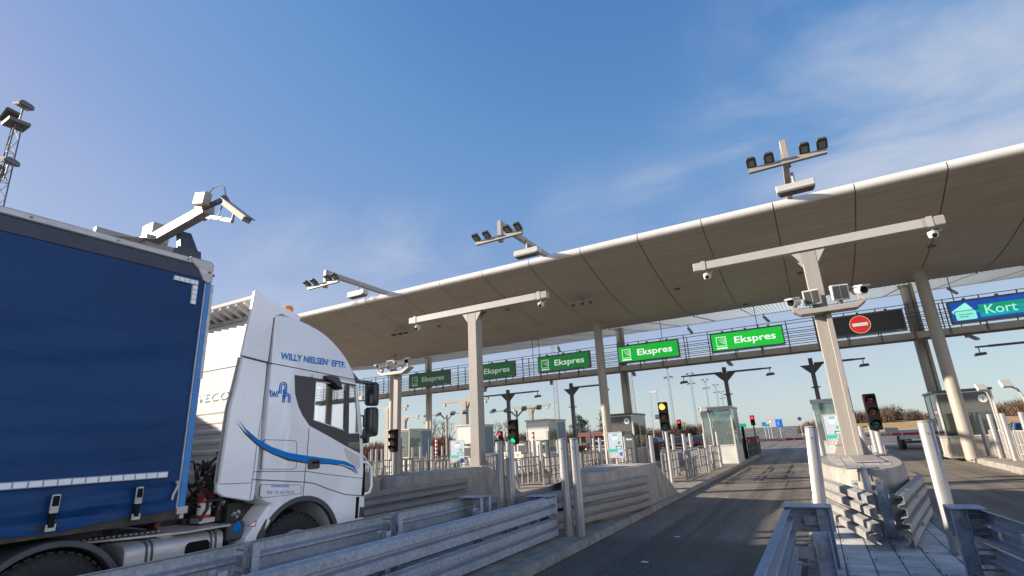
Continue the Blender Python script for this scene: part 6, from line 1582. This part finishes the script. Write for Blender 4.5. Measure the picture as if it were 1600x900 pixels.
# lamp posts with several heads, left background
def multi_lamp(x, y, z, label):
    r0 = thing('lamp_post', label, 'lamp post', (x, y, 0), 'lamp posts with clustered floodlights')
    b = MB(); b.tube((x, y, 0), (x, y, z), 0.13, 0.10, 10); b.build('pole', M['mast_paint'], r0, smooth=True)
    b = MB()
    for s in (-1, 1): b.beam((x+s*0.1, y, z-0.5), (x+s*0.8, y, z+0.1), 0.1, 0.1); b.beam((x+s*0.8, y, z+0.1), (x+s*2.4, y, z+0.02), 0.05, 0.05)
    b.build('arm', M['dark_steel'], r0)
    for s, d in ((-1, 0.9), (1, 0.9), (-1, 2.4), (1, 2.4)):
        b = MB(); b.cbox((x+s*d, y-0.2, z+0.1), 0.42, 0.5, 0.22, 0.3*s, 0.5); b.build('lamp', M['dark_steel'], r0)
multi_lamp(-32.0, 43.0, 4.7, 'lamp post with clustered floodlights left of the tall T mast')
multi_lamp(-23.4, 42.0, 4.5, 'lamp post with clustered floodlights left of the mint booth')
# small floodlights on bent poles on the islands
def bent_lamp(x, y, zt, label, lean=0.15):
    r0 = thing('lamp_post', label, 'lamp post', (x, y, 0.13), 'small square floodlights on thin poles')
    b = MB(); b.path([(x, y, 0.13), (x, y, zt-0.5), (x-lean*0.3, y-0.03, zt-0.2), (x-lean, y-0.1, zt-0.05)], 0.04, 8); b.build('pole', M['mast_light'], r0, smooth=True)
    b = MB(); b.cbox((x-lean-0.08, y-0.18, zt+0.02), 0.34, 0.12, 0.30, 0.3, -0.5); b.build('lamp', M['white_steel'], r0, bevel=0.015)
bent_lamp(-4.85, 29.8, 2.92, 'small square floodlight on a bent pole in front of the white framed booth')
bent_lamp(-8.9, 36.0, 2.9, 'small square floodlight on a thin pole right of the glowing yellow light')
bent_lamp(-18.4, 44.5, 3.4, 'small square floodlight on a thin pole left of the round column')
bent_lamp(6.55, 29.2, 3.0, 'small square floodlight on a bent pole in front of the booth under the Kort sign')
bent_lamp(6.9, 26.5, 2.95, 'small square floodlight on a leaning pole under the Kort sign', 0.35)

# ================================================================== BARRIERS
def barrier(xp, y, length, z, label, s=1):
    r0 = thing('lane_barrier', label, 'barrier', (xp, y, 0.13), 'red barrier arms across the lane exits')
    b = MB(); b.box(xp-0.2, xp+0.2, y-0.16, y+0.18, 0.13, 1.28); b.build('cabinet', M['trim_grey'], r0, bevel=0.02)
    b = MB(); b.box(min(xp, xp+s*length), max(xp, xp+s*length), y-0.215, y-0.165, z-0.065, z+0.065); a = b.build('arm', M['red'], r0)
    b = MB()
    for k in range(1, int(length/0.5)):
        c = xp+s*k*0.5; b.box(c-0.03, c+0.03, y-0.219, y-0.161, z-0.068, z+0.068)
    b.build('white_band', M['white_paint'], a)
    b = MB()
    for k in (2, 3, 4):
        c = xp+s*(k*0.5+0.25)
        b.box(c-0.17, c+0.17, y-0.219, y-0.2155, z-0.02, z+0.02)
    b.build('text_line', M['white_paint'], a)
barrier(-4.28, 36.3, 4.2, 1.13, 'red barrier arm closing the empty lane')
barrier(1.0, 36.3, 3.9, 1.16, 'red barrier arm closing the lane right of the camera mast')
barrier(-9.6, 36.3, 4.3, 1.13, 'red barrier arm seen behind the bollards right of booth 4')
barrier(-15.0, 36.3, 4.3, 1.13, 'red barrier arm seen right of the mint booth')
# lane equipment beside the barrier of the empty lane
r0 = thing('payment_column', 'grey equipment cabinet and dark post beside the white framed booth', 'payment column', (-4.3, 35.2, 0.13))
b = MB(); b.box(-4.75, -4.2, 34.3, 35.1, 0.13, 1.9); b.build('cabinet', M['booth_alu'], r0, bevel=0.02)
b = MB(); b.box(-4.02, -3.88, 35.3, 35.44, 0.13, 2.0); b.build('dark_post', M['black'], r0)
b = MB(); b.box(-4.5, -4.1, 34.1, 34.28, 1.2, 1.55); b.build('screen_hood', M['dark_steel'], r0)
r0 = thing('fence', 'row of dark posts with rails beside the barrier of the empty lane', 'fence', (-4.0, 40, 0.13))
b = MB()
for i in range(9): b.box(-4.0+0.02*i-0.05, -4.0+0.02*i+0.05, 37.3+i*0.7, 37.4+i*0.7, 0.13, 1.35)
b.build('post', M['dark_steel'], r0)
b = MB()
for z in (0.6, 0.95, 1.3): b.tube((-4.0, 37.3, z), (-3.84, 43.0, z), 0.03, None, 6)
b.build('rail_bar', M['dark_steel'], r0)
# sign trestle behind
r0 = thing('barrier_mast', 'slim white portal mast between the booth with number 4 and the yellow light', 'mast', (-19.5, 76, 0))
b = MB()
for x in (-20.3, -18.9): b.beam((x, 76, 0), (x+0.25 if x < -20 else x-0.25, 76, 7.6), 0.12, 0.12, (0, 1, 0))
b.build('leg', M['galv'], r0)
b = MB(); b.box(-20.1, -19.1, 75.85, 76.15, 7.6, 7.9); b.box(-19.95, -19.2, 75.95, 76.05, 3.6, 3.75); b.build('crossbar', M['white_steel'], r0)

# ================================================================== LATTICE TOWERS
def tower(x, y, h, label, s0=0.75, s1=0.28, r_=0.045):
    r0 = thing('floodlight_tower', label, 'floodlight tower', (x, y, 0), 'tall lattice floodlight towers')
    b = MB()
    zb = rise(y)
    A = [Vector((math.cos(t), math.sin(t), 0)) for t in (rad(90), rad(210), rad(330))]
    for a in A: b.tube(Vector((x, y, zb-0.1))+a*s0, Vector((x, y, zb+h))+a*s1, r_*1.3, r_, 6)
    b.build('leg', M['dark_steel'], r0)
    b = MB(); n = int(h/1.15)
    for i in range(n):
        z0, z1 = h*i/n, h*(i+1)/n; q0, q1 = s0+(s1-s0)*i/n, s0+(s1-s0)*(i+1)/n
        for k in range(3):
            b.tube(Vector((x, y, zb+z0))+A[k]*q0, Vector((x, y, zb+z1))+A[(k+1) % 3]*q1, r_*0.5, None, 4, False)
            if i % 2 == 0: b.tube(Vector((x, y, zb+z0))+A[k]*q0, Vector((x, y, zb+z0))+A[(k+1) % 3]*q0, r_*0.45, None, 4, False)
    b.build('lattice', M['dark_steel'], r0)
    b = MB(); b.box(x-0.8, x+0.55, y-0.6, y+0.6, zb+h-0.1, zb+h+0.15); b.build('platform', M['dark_steel'], r0)
    for s in (-1, 1):
        for dz in (0.9, -3.6):
            b = MB(); p = Vector((x+s*0.25, y, zb+h+dz-0.85)); q = Vector((x+s*0.85, y-0.1, zb+h+dz-0.05)); b.path([p, (p*0.3+q*0.7)-Vector((0, 0, 0.2)), q], 0.06, 6); b.build('lamp_arm', M['mast_light'], r0)
            b = MB(); c = Vector((x+s*1.2, y-0.15, zb+h+dz+0.15))
            R_ = Matrix.Rotation(rad(20*s), 3, 'Y') @ Matrix.Rotation(rad(-12), 3, 'X')
            b._loft([[c+R_ @ Vector((px*kx, py*ky, z)) for px, py in ((-1, -1), (1, -1), (1, 1), (-1, 1))] for z, kx, ky in ((-0.22, 0.62, 0.38), (-0.16, 0.72, 0.46), (0.10, 0.6, 0.38), (0.2, 0.35, 0.2))]); lm = b.build('lamp', M['dark_steel'], r0)
            b = MB(); b._loft([[c+R_ @ Vector((px*0.55, py*0.32, z)) for px, py in ((-1, -1), (1, -1), (1, 1), (-1, 1))] for z in (-0.222, -0.235)]); b.build('lens', M['lens'], lm)
    return r0
tw = tower(-45.8, 10.7, 25.3, 'lattice floodlight tower with dark lamps at the upper left edge')
for x, y, lab in ((-46, 100, 'lattice floodlight tower seen behind the gantry left of the round column'), (-46, 155, 'lattice floodlight tower right behind the second round column'), (-46.5, 206, 'lattice floodlight tower above the glowing yellow light'),
                  (-46.5, 250, 'lattice floodlight tower between the yellow light and the white framed booth'), (-47, 292, 'distant lattice floodlight tower directly left of the dark T lamp mast'), (-48.5, 336, 'more distant lattice floodlight tower by the dark T lamp mast'), (-55, 404, 'most distant lattice floodlight tower, lowest above the white framed booth')):
    copy_tree(tw, (x+45.8, y-10.7, rise(y)-0.0), lab)

# ================================================================== ROAD SIGNS BEYOND
def road_sign(x, y, z, w, h, mat, label, shape='sq', mark=None):
    zb = rise(y); r0 = thing('road_sign', label, 'road sign', (x, y, zb), 'small road signs beyond the barrier')
    b = MB(); b.tube((x, y, zb-0.1), (x, y, z), 0.06, None, 8); b.build('post', M['galv'], r0)
    b = MB()
    if shape == 'sq': b.box(x-w/2, x+w/2, y-0.10, y-0.06, z-h/2, z+h/2)
    else: b.lathe((x, y-0.06, z), (0, -1, 0), [(0, w/2), (0.04, w/2), (0.04, 0)], 24)
    p = b.build('plate', mat, r0)
    if mark == 'P':
        b = MB(); b.beam((x-0.1*w, y-0.115, z-0.32*h), (x+0.12*w, y-0.115, z+0.35*h), 0.02, 0.16*w, (0, 1, 0)); b.beam((x-0.3*w, y-0.115, z+0.1*h), (x+0.22*w, y-0.115, z-0.2*h), 0.02, 0.12*w, (0, 1, 0)); b.build('symbol', M['white_paint'], p)
    if mark == 'ring':
        b = MB(); b.lathe((x, y-0.103, z), (0, -1, 0), [(0, w*0.34), (0.01, w*0.34), (0.01, 0)], 20); b.build('symbol', M['white_paint'] if mat == M['red'] else M['blue_sign'], p)
road_sign(-5.9, 110, 2.75, 1.15, 1.5, M['blue_sign'], 'large blue road sign with a white slanted symbol', 'sq', 'P')
road_sign(-8.6, 112, 2.75, 0.75, 0.75, M['blue_sign'], 'small blue square road sign left of the large one')
road_sign(-7.95, 111, 2.5, 0.7, 0.4, M['green_sign'], 'small green road sign between two blue ones')
road_sign(-7.3, 109, 3.1, 0.65, 0.65, M['red'], 'round red and white road sign beside the large blue sign', 'round', 'ring')
road_sign(-12.9, 114, 2.7, 1.9, 0.8, M['green_sign'], 'wide green direction sign next to the red exit signal')
road_sign(-2.7, 122, 3.5, 0.75, 0.75, pbr('dark_sign_paint', (0.06, 0.03, 0.12), 0.4), 'round dark no parking sign before the brown bushes', 'round', 'ring2')

# ================================================================== VEGETATION
def bush_mesh(seed, w, d, h, n, mat, name='crown'):
    rnd = random.Random(seed); b = MB()
    # several stems that fork into fans of twigs
    for i in range(n):
        a = rnd.uniform(0, 6.283); r_ = math.sqrt(rnd.random())
        ht = h*(0.55+0.45*math.sqrt(max(0, 1-r_*r_)))*rnd.uniform(0.55, 1.05)
        p = Vector((r_*math.cos(a)*w/2, r_*math.sin(a)*d/2, ht*rnd.uniform(0.1, 0.95)))
        dr = Vector((math.cos(a)*0.5+rnd.uniform(-.5, .5), math.sin(a)*0.5+rnd.uniform(-.5, .5), rnd.uniform(0.5, 1.4))).normalized()
        L_ = rnd.uniform(0.35, 0.9)*h*0.30; sd_ = dr.cross(Vector((rnd.uniform(-1, 1), rnd.uniform(-1, 1), 0.1))).normalized()*L_*rnd.uniform(0.05, 0.12)
        b.face([p-sd_, p+sd_, p+dr*L_])
    for i in range(int(n*0.05)):
        a = rnd.uniform(0, 6.283); r_ = rnd.random()*0.8
        p = Vector((r_*math.cos(a)*w/2, r_*math.sin(a)*d/2, 0)); t = p*1.25+Vector((0, 0, h*rnd.uniform(0.7, 1.08)))
        b.tube(p*0.7, t, 0.035, 0.008, 4, False)
    return b
def bush(x, y, z, w, d, h, seed, mat, label, group):
    b = bush_mesh(seed, w, d, h, 1500, mat)
    for v in b.bm.verts: v.co += Vector((x, y, z))
    o = b.build('bush', mat, None, origin=(x, y, z)); return tag(o, label, 'bush', group)
rnd = random.Random(11)
protos = []
def bushes(pts, label, group, mat):
    for i, (x, y, z, s) in enumerate(pts):
        if len(protos) < 5 or mat != protos[0][1]:
            o = bush(x, y, z, 7.0*s, 4.5*s, 3.4*s, 100+i, mat, label, group)
            if mat == M['twig']: protos.append((o, mat, s))
        else:
            o0, _, s0 = protos[i % 5]; o = o0.copy(); COL.objects.link(o); o.location = (x, y, z); k = s/s0*rnd.uniform(0.9, 1.1)
            o.scale = (k, k, k*rnd.uniform(0.85, 1.15)); o.rotation_euler.z = rnd.uniform(0, 6.28); o['label'] = label; o['group'] = group
pts = []
for i in range(44):
    x = 5.5+i*2.4+rnd.uniform(-1.2, 1.2); y = 154+rnd.uniform(-3, 7)+0.0*x; pts.append((x, y, rise(y)+1.35, rnd.uniform(0.75, 1.15)))
bushes(pts, 'brown leafless bush in the hedge on the dry grass bank', 'brown leafless bushes on the bank', M['twig'])
bushes([(-1.5, 131, rise(131)+0.1, 0.75), (-0.2, 133, rise(133)+0.2, 0.95), (1.2, 132, rise(132)+0.2, 0.8), (4.2, 140, rise(140)+0.5, 0.9)], 'brown bush at the left end of the bank behind the road signs', 'bushes behind the road signs', M['twig'])
pts = []
for i in range(26):
    x = -130+i*4.4+rnd.uniform(-1.5, 1.5); y = 168+rnd.uniform(-8, 8)
    if x < -20: pts.append((x, y, rise(y)-0.1, rnd.uniform(0.95, 1.35)))
bushes(pts, 'brown leafless bush in the far hedge behind the toll booths', 'far brown bushes behind the booths', M['twig'])
pts = [(-72+i*3.6+rnd.uniform(-1, 1), 66+rnd.uniform(-3, 3), 0, rnd.uniform(0.85, 1.2)) for i in range(7)]
pts = [(x, y, z, s*0.85) for x, y, z, s in pts]
bushes(pts, 'reddish leafless shrub beyond the truck bumper', 'reddish shrubs beyond the truck', M['twig_red'])
def bare_tree(x, y, h, seed, label):
    rn = random.Random(seed); r0 = thing('bare_tree', label, 'tree', (x, y, 0), 'leafless trees behind the booths')
    bt, bc = MB(), MB()
    def grow(p, d, L_, r_, lv):
        q = p; pts_ = [p]; dd = d
        for k in range(3):
            dd = (dd+Vector((rn.uniform(-.2, .2), rn.uniform(-.2, .2), rn.uniform(-0.05, .15)))).normalized(); q = q+dd*L_/3; pts_.append(q)
        (bt if lv < 2 else bc).path(pts_, [r_, r_*0.88, r_*0.76, r_*0.62], 6 if lv < 2 else 4)
        if lv >= 5: return
        for k in range(rn.choice((2, 3, 3)) if lv < 4 else 3):
            a = rn.uniform(0, 6.28); sp = rn.uniform(0.35, 0.85); o = dd.orthogonal().normalized(); o = Matrix.Rotation(a, 3, dd) @ o
            grow(pts_[rn.choice((2, 3, 3))], (dd+o*sp).normalized(), L_*rn.uniform(0.62, 0.82), r_*0.58, lv+1)
    grow(Vector((x, y, 0)), Vector((0, 0, 1)), h*0.28, h*0.022, 0)
    bt.build('trunk', M['bark'], r0); bc.build('crown', M['bark'], r0)
bare_tree(-55.5, 70, 9.0, 3, 'leafless tree behind the second column, right of the truck mirror')
bare_tree(-51.5, 69, 7.5, 8, 'leafless tree right beside the taller one behind the second column')
bare_tree(-44.0, 70, 6.8, 5, 'leafless tree just left of the tall T mast')
bare_tree(-41.8, 74, 7.2, 12, 'leafless tree between the tall T mast and the green light')
def evergreen(x, y, h, w, seed, label, conic=0.5):
    rn = random.Random(seed); r0 = thing('evergreen_tree', label, 'tree', (x, y, rise(y)), 'evergreen trees left of the round column')
    b = MB(); b.tube((x, y, rise(y)), (x, y, rise(y)+h*0.7), 0.22, 0.06, 8); b.build('trunk', M['bark'], r0)
    b = MB()
    cl = [(rn.uniform(0, 6.28), rn.random()**0.6, rn.uniform(0.15, 1.0)) for _ in range(70)]
    for a, r_, t in cl:
        rad_ = w/2*(1-conic*t)*math.sqrt(max(0.05, 1-(max(0, t-0.6)/0.45)**2)); c = Vector((x+math.cos(a)*r_*rad_, y+math.sin(a)*r_*rad_, rise(y)+h*t))
        for k in range(45):
            p = c+Vector((rn.gauss(0, 0.34), rn.gauss(0, 0.34), rn.gauss(0, 0.26))); s1 = Vector((rn.uniform(-1, 1), rn.uniform(-1, 1), rn.uniform(-1, 1))).normalized()*rn.uniform(0.08, 0.2); s2 = s1.cross(Vector((rn.uniform(-1, 1), rn.uniform(-1, 1), rn.uniform(-1, 1)))).normalized()*0.08
            b.face([p-s1, p+s2, p+s1, p-s2])
    b.build('crown', M['needle'], r0)
evergreen(-42.5, 103, 6.2, 4.2, 2, 'dark round evergreen tree left of the round column', 0.3)
evergreen(-39.0, 108, 6.8, 3.6, 4, 'pointed olive evergreen tree right beside the round column', 0.75)

# ================================================================== VEHICLES
def car(x, y, rz, paint, label, group='cars on the far side of the plaza'):
    r0 = thing('car', label, 'car', (0, 0, 0), group)
    # built along +Y at the origin, nose at +Y
    low = [(-2.15, 0.35), (-2.20, 0.60), (-2.12, 0.88), (-1.60, 0.96), (1.05, 0.94), (1.85, 0.80), (2.15, 0.62), (2.18, 0.36), (1.75, 0.24), (-1.7, 0.24)]
    def wid(y_, z_): return 0.88*(1-0.06*max(0, abs(y_)-1.3)**2) * (0.96 if z_ < 0.3 else 1.0) * (0.97 if z_ > 0.9 else 1)
    b = MB(); b._loft([[(s*wid(y_, z_)*k, y_, z_) for y_, z_ in low] for s, k in ((-1, 1), (-1, 0.93), (-1, 0.4), (1, 0.4), (1, 0.93), (1, 1))])
    b.build('body', paint, r0, bevel=0.03, smooth=True)
    cab = [(-1.95, 0.94, 0.78), (-1.30, 1.36, 0.62), (-0.9, 1.45, 0.60), (0.15, 1.45, 0.60), (0.5, 1.36, 0.63), (1.15, 0.93, 0.80)]
    b = MB(); b._loft([[(-w_, y_, z_) for y_, z_, w_ in cab], [(w_, y_, z_) for y_, z_, w_ in cab]]); b.build('window', M['dark_glass'], r0)
    b = MB(); b._loft([[(-0.60, -1.25, 1.385), (0.60, -1.25, 1.385)], [(-0.605, -0.9, 1.465), (0.605, -0.9, 1.465)], [(-0.605, 0.15, 1.465), (0.605, 0.15, 1.465)], [(-0.62, 0.5, 1.375), (0.62, 0.5, 1.375)]], close=False, cap=False)
    for s in (-1, 1):
        b.beam((s*0.79, -1.9, 0.95), (s*0.62, -1.28, 1.37), 0.06, 0.09); b.beam((s*0.80, 1.15, 0.94), (s*0.63, 0.5, 1.37), 0.05, 0.06); b.beam((s*0.79, -0.25, 0.95), (s*0.62, -0.25, 1.44), 0.05, 0.07)
    b.build('roof', paint, r0, smooth=True)
    for s in (-1, 1):
        for yy in (-1.35, 1.35):
            b = MB(); b.lathe((s*0.70, yy, 0.31), (s, 0, 0), [(0, 0.2), (0, 0.29), (0.03, 0.315), (0.16, 0.315), (0.19, 0.29), (0.19, 0.2), (0.15, 0.19), (0.15, 0)], 20); w_ = b.build('wheel', M['rubber'], r0, smooth=True)
            b = MB(); b.lathe((s*0.852, yy, 0.31), (s, 0, 0), [(0, 0.19), (0.02, 0.17), (0.02, 0.05), (0.03, 0)], 16); b.build('rim', M['alu'], w_)
        b = MB(); b.box(s*0.78-0.12, s*0.78+0.06, -2.19, -2.08, 0.66, 0.84); b.build('tail_light', M['tail'], r0)
        b = MB(); b.box(s*0.68-0.14, s*0.68+0.10, 2.02, 2.13, 0.58, 0.72); b.build('headlight', M['lamp_face'], r0)
    b = MB(); b.box(-0.26, 0.26, -2.215, -2.19, 0.50, 0.61); b.build('number_plate', M['white_paint'], r0)
    r0.location = (x, y, rise(y)); r0.rotation_euler.z = rz
    return r0
car(11.6, 46, rad(-6), M['car_silver'], 'silver car with red tail lights under the Kort sign behind the railings')
car(-28.2, 74, rad(80), M['car_dark'], 'dark car left of the round column behind the red barrier')
car(-15.9, 70, rad(10), M['car_dark'], 'dark car behind the traffic light glowing yellow')
car(-18.2, 69, rad(0), M['car_blue'], 'dark blue car right of the booth with number 4')
car(-13.0, 71, rad(5), M['car_dark'], 'black car left of the white framed booth')
car(-11.0, 74, rad(-4), M['car_silver'], 'silver car half hidden by the white framed booth')
car(-22.5, 60, rad(20), M['car_white'], 'white car between the mint booth and the round column')
r0 = thing('flatbed_trailer', 'grey flatbed trailer with red rear lights in the lane right of the camera mast', 'trailer', (5.1, 46, 0))
b = MB(); b.box(4.6, 7.0, 43.5, 51, 0.95, 1.10); b.box(4.62, 6.98, 43.45, 43.5, 0.70, 1.30); b.build('bed', M['galv'], r0)
b = MB(); b.box(4.6, 4.66, 43.5, 51, 1.10, 1.45); b.box(6.94, 7.0, 43.5, 51, 1.10, 1.45); b.build('side_board', M['galv_dull'], r0)
b = MB(); b.box(4.9, 6.7, 43.6, 43.7, 0.42, 0.60); b.box(5.2, 5.3, 44, 50, 0.6, 0.95); b.box(6.3, 6.4, 44, 50, 0.6, 0.95); b.build('chassis', M['chassis'], r0)
for x in (4.85, 6.5):
    b = MB(); b.box(x, x+0.2, 43.42, 43.46, 0.54, 0.63); b.build('tail_light', M['tail'], r0)
for x in (4.95, 6.65):
    for y in (45.5, 46.6):
        b = MB(); b.lathe((x-0.14, y, 0.42), (1, 0, 0), [(0, 0.2), (0, 0.39), (0.04, 0.42), (0.24, 0.42), (0.28, 0.39), (0.28, 0.2)], 20); b.build('wheel', M['rubber'], r0, smooth=True)
# long low shelter with a red band behind the bollards
r0 = thing('shelter', 'long low dark shelter with a red and white band left of the round column', 'shelter', (-26.5, 88, 0))
b = MB(); b.box(-36, -25.5, 86, 90, 2.35, 2.75); b.build('roof', M['booth_dark'], r0)
b = MB(); b.box(-36, -25.5, 85.9, 86, 2.12, 2.30); bd = b.build('red_band', M['red'], r0)
b = MB(); b.box(-31.5, -29.5, 85.88, 85.895, 2.14, 2.28); b.build('white_field', M['white_paint'], bd)
b = MB(); b.box(-35.8, -25.7, 88.9, 89, 0, 2.35); 
for x in (-35.8, -32.4, -29, -25.7): b.box(x-0.08, x+0.08, 86.1, 86.26, 0, 2.35)
b.build('wall', M['booth_dark'], r0)
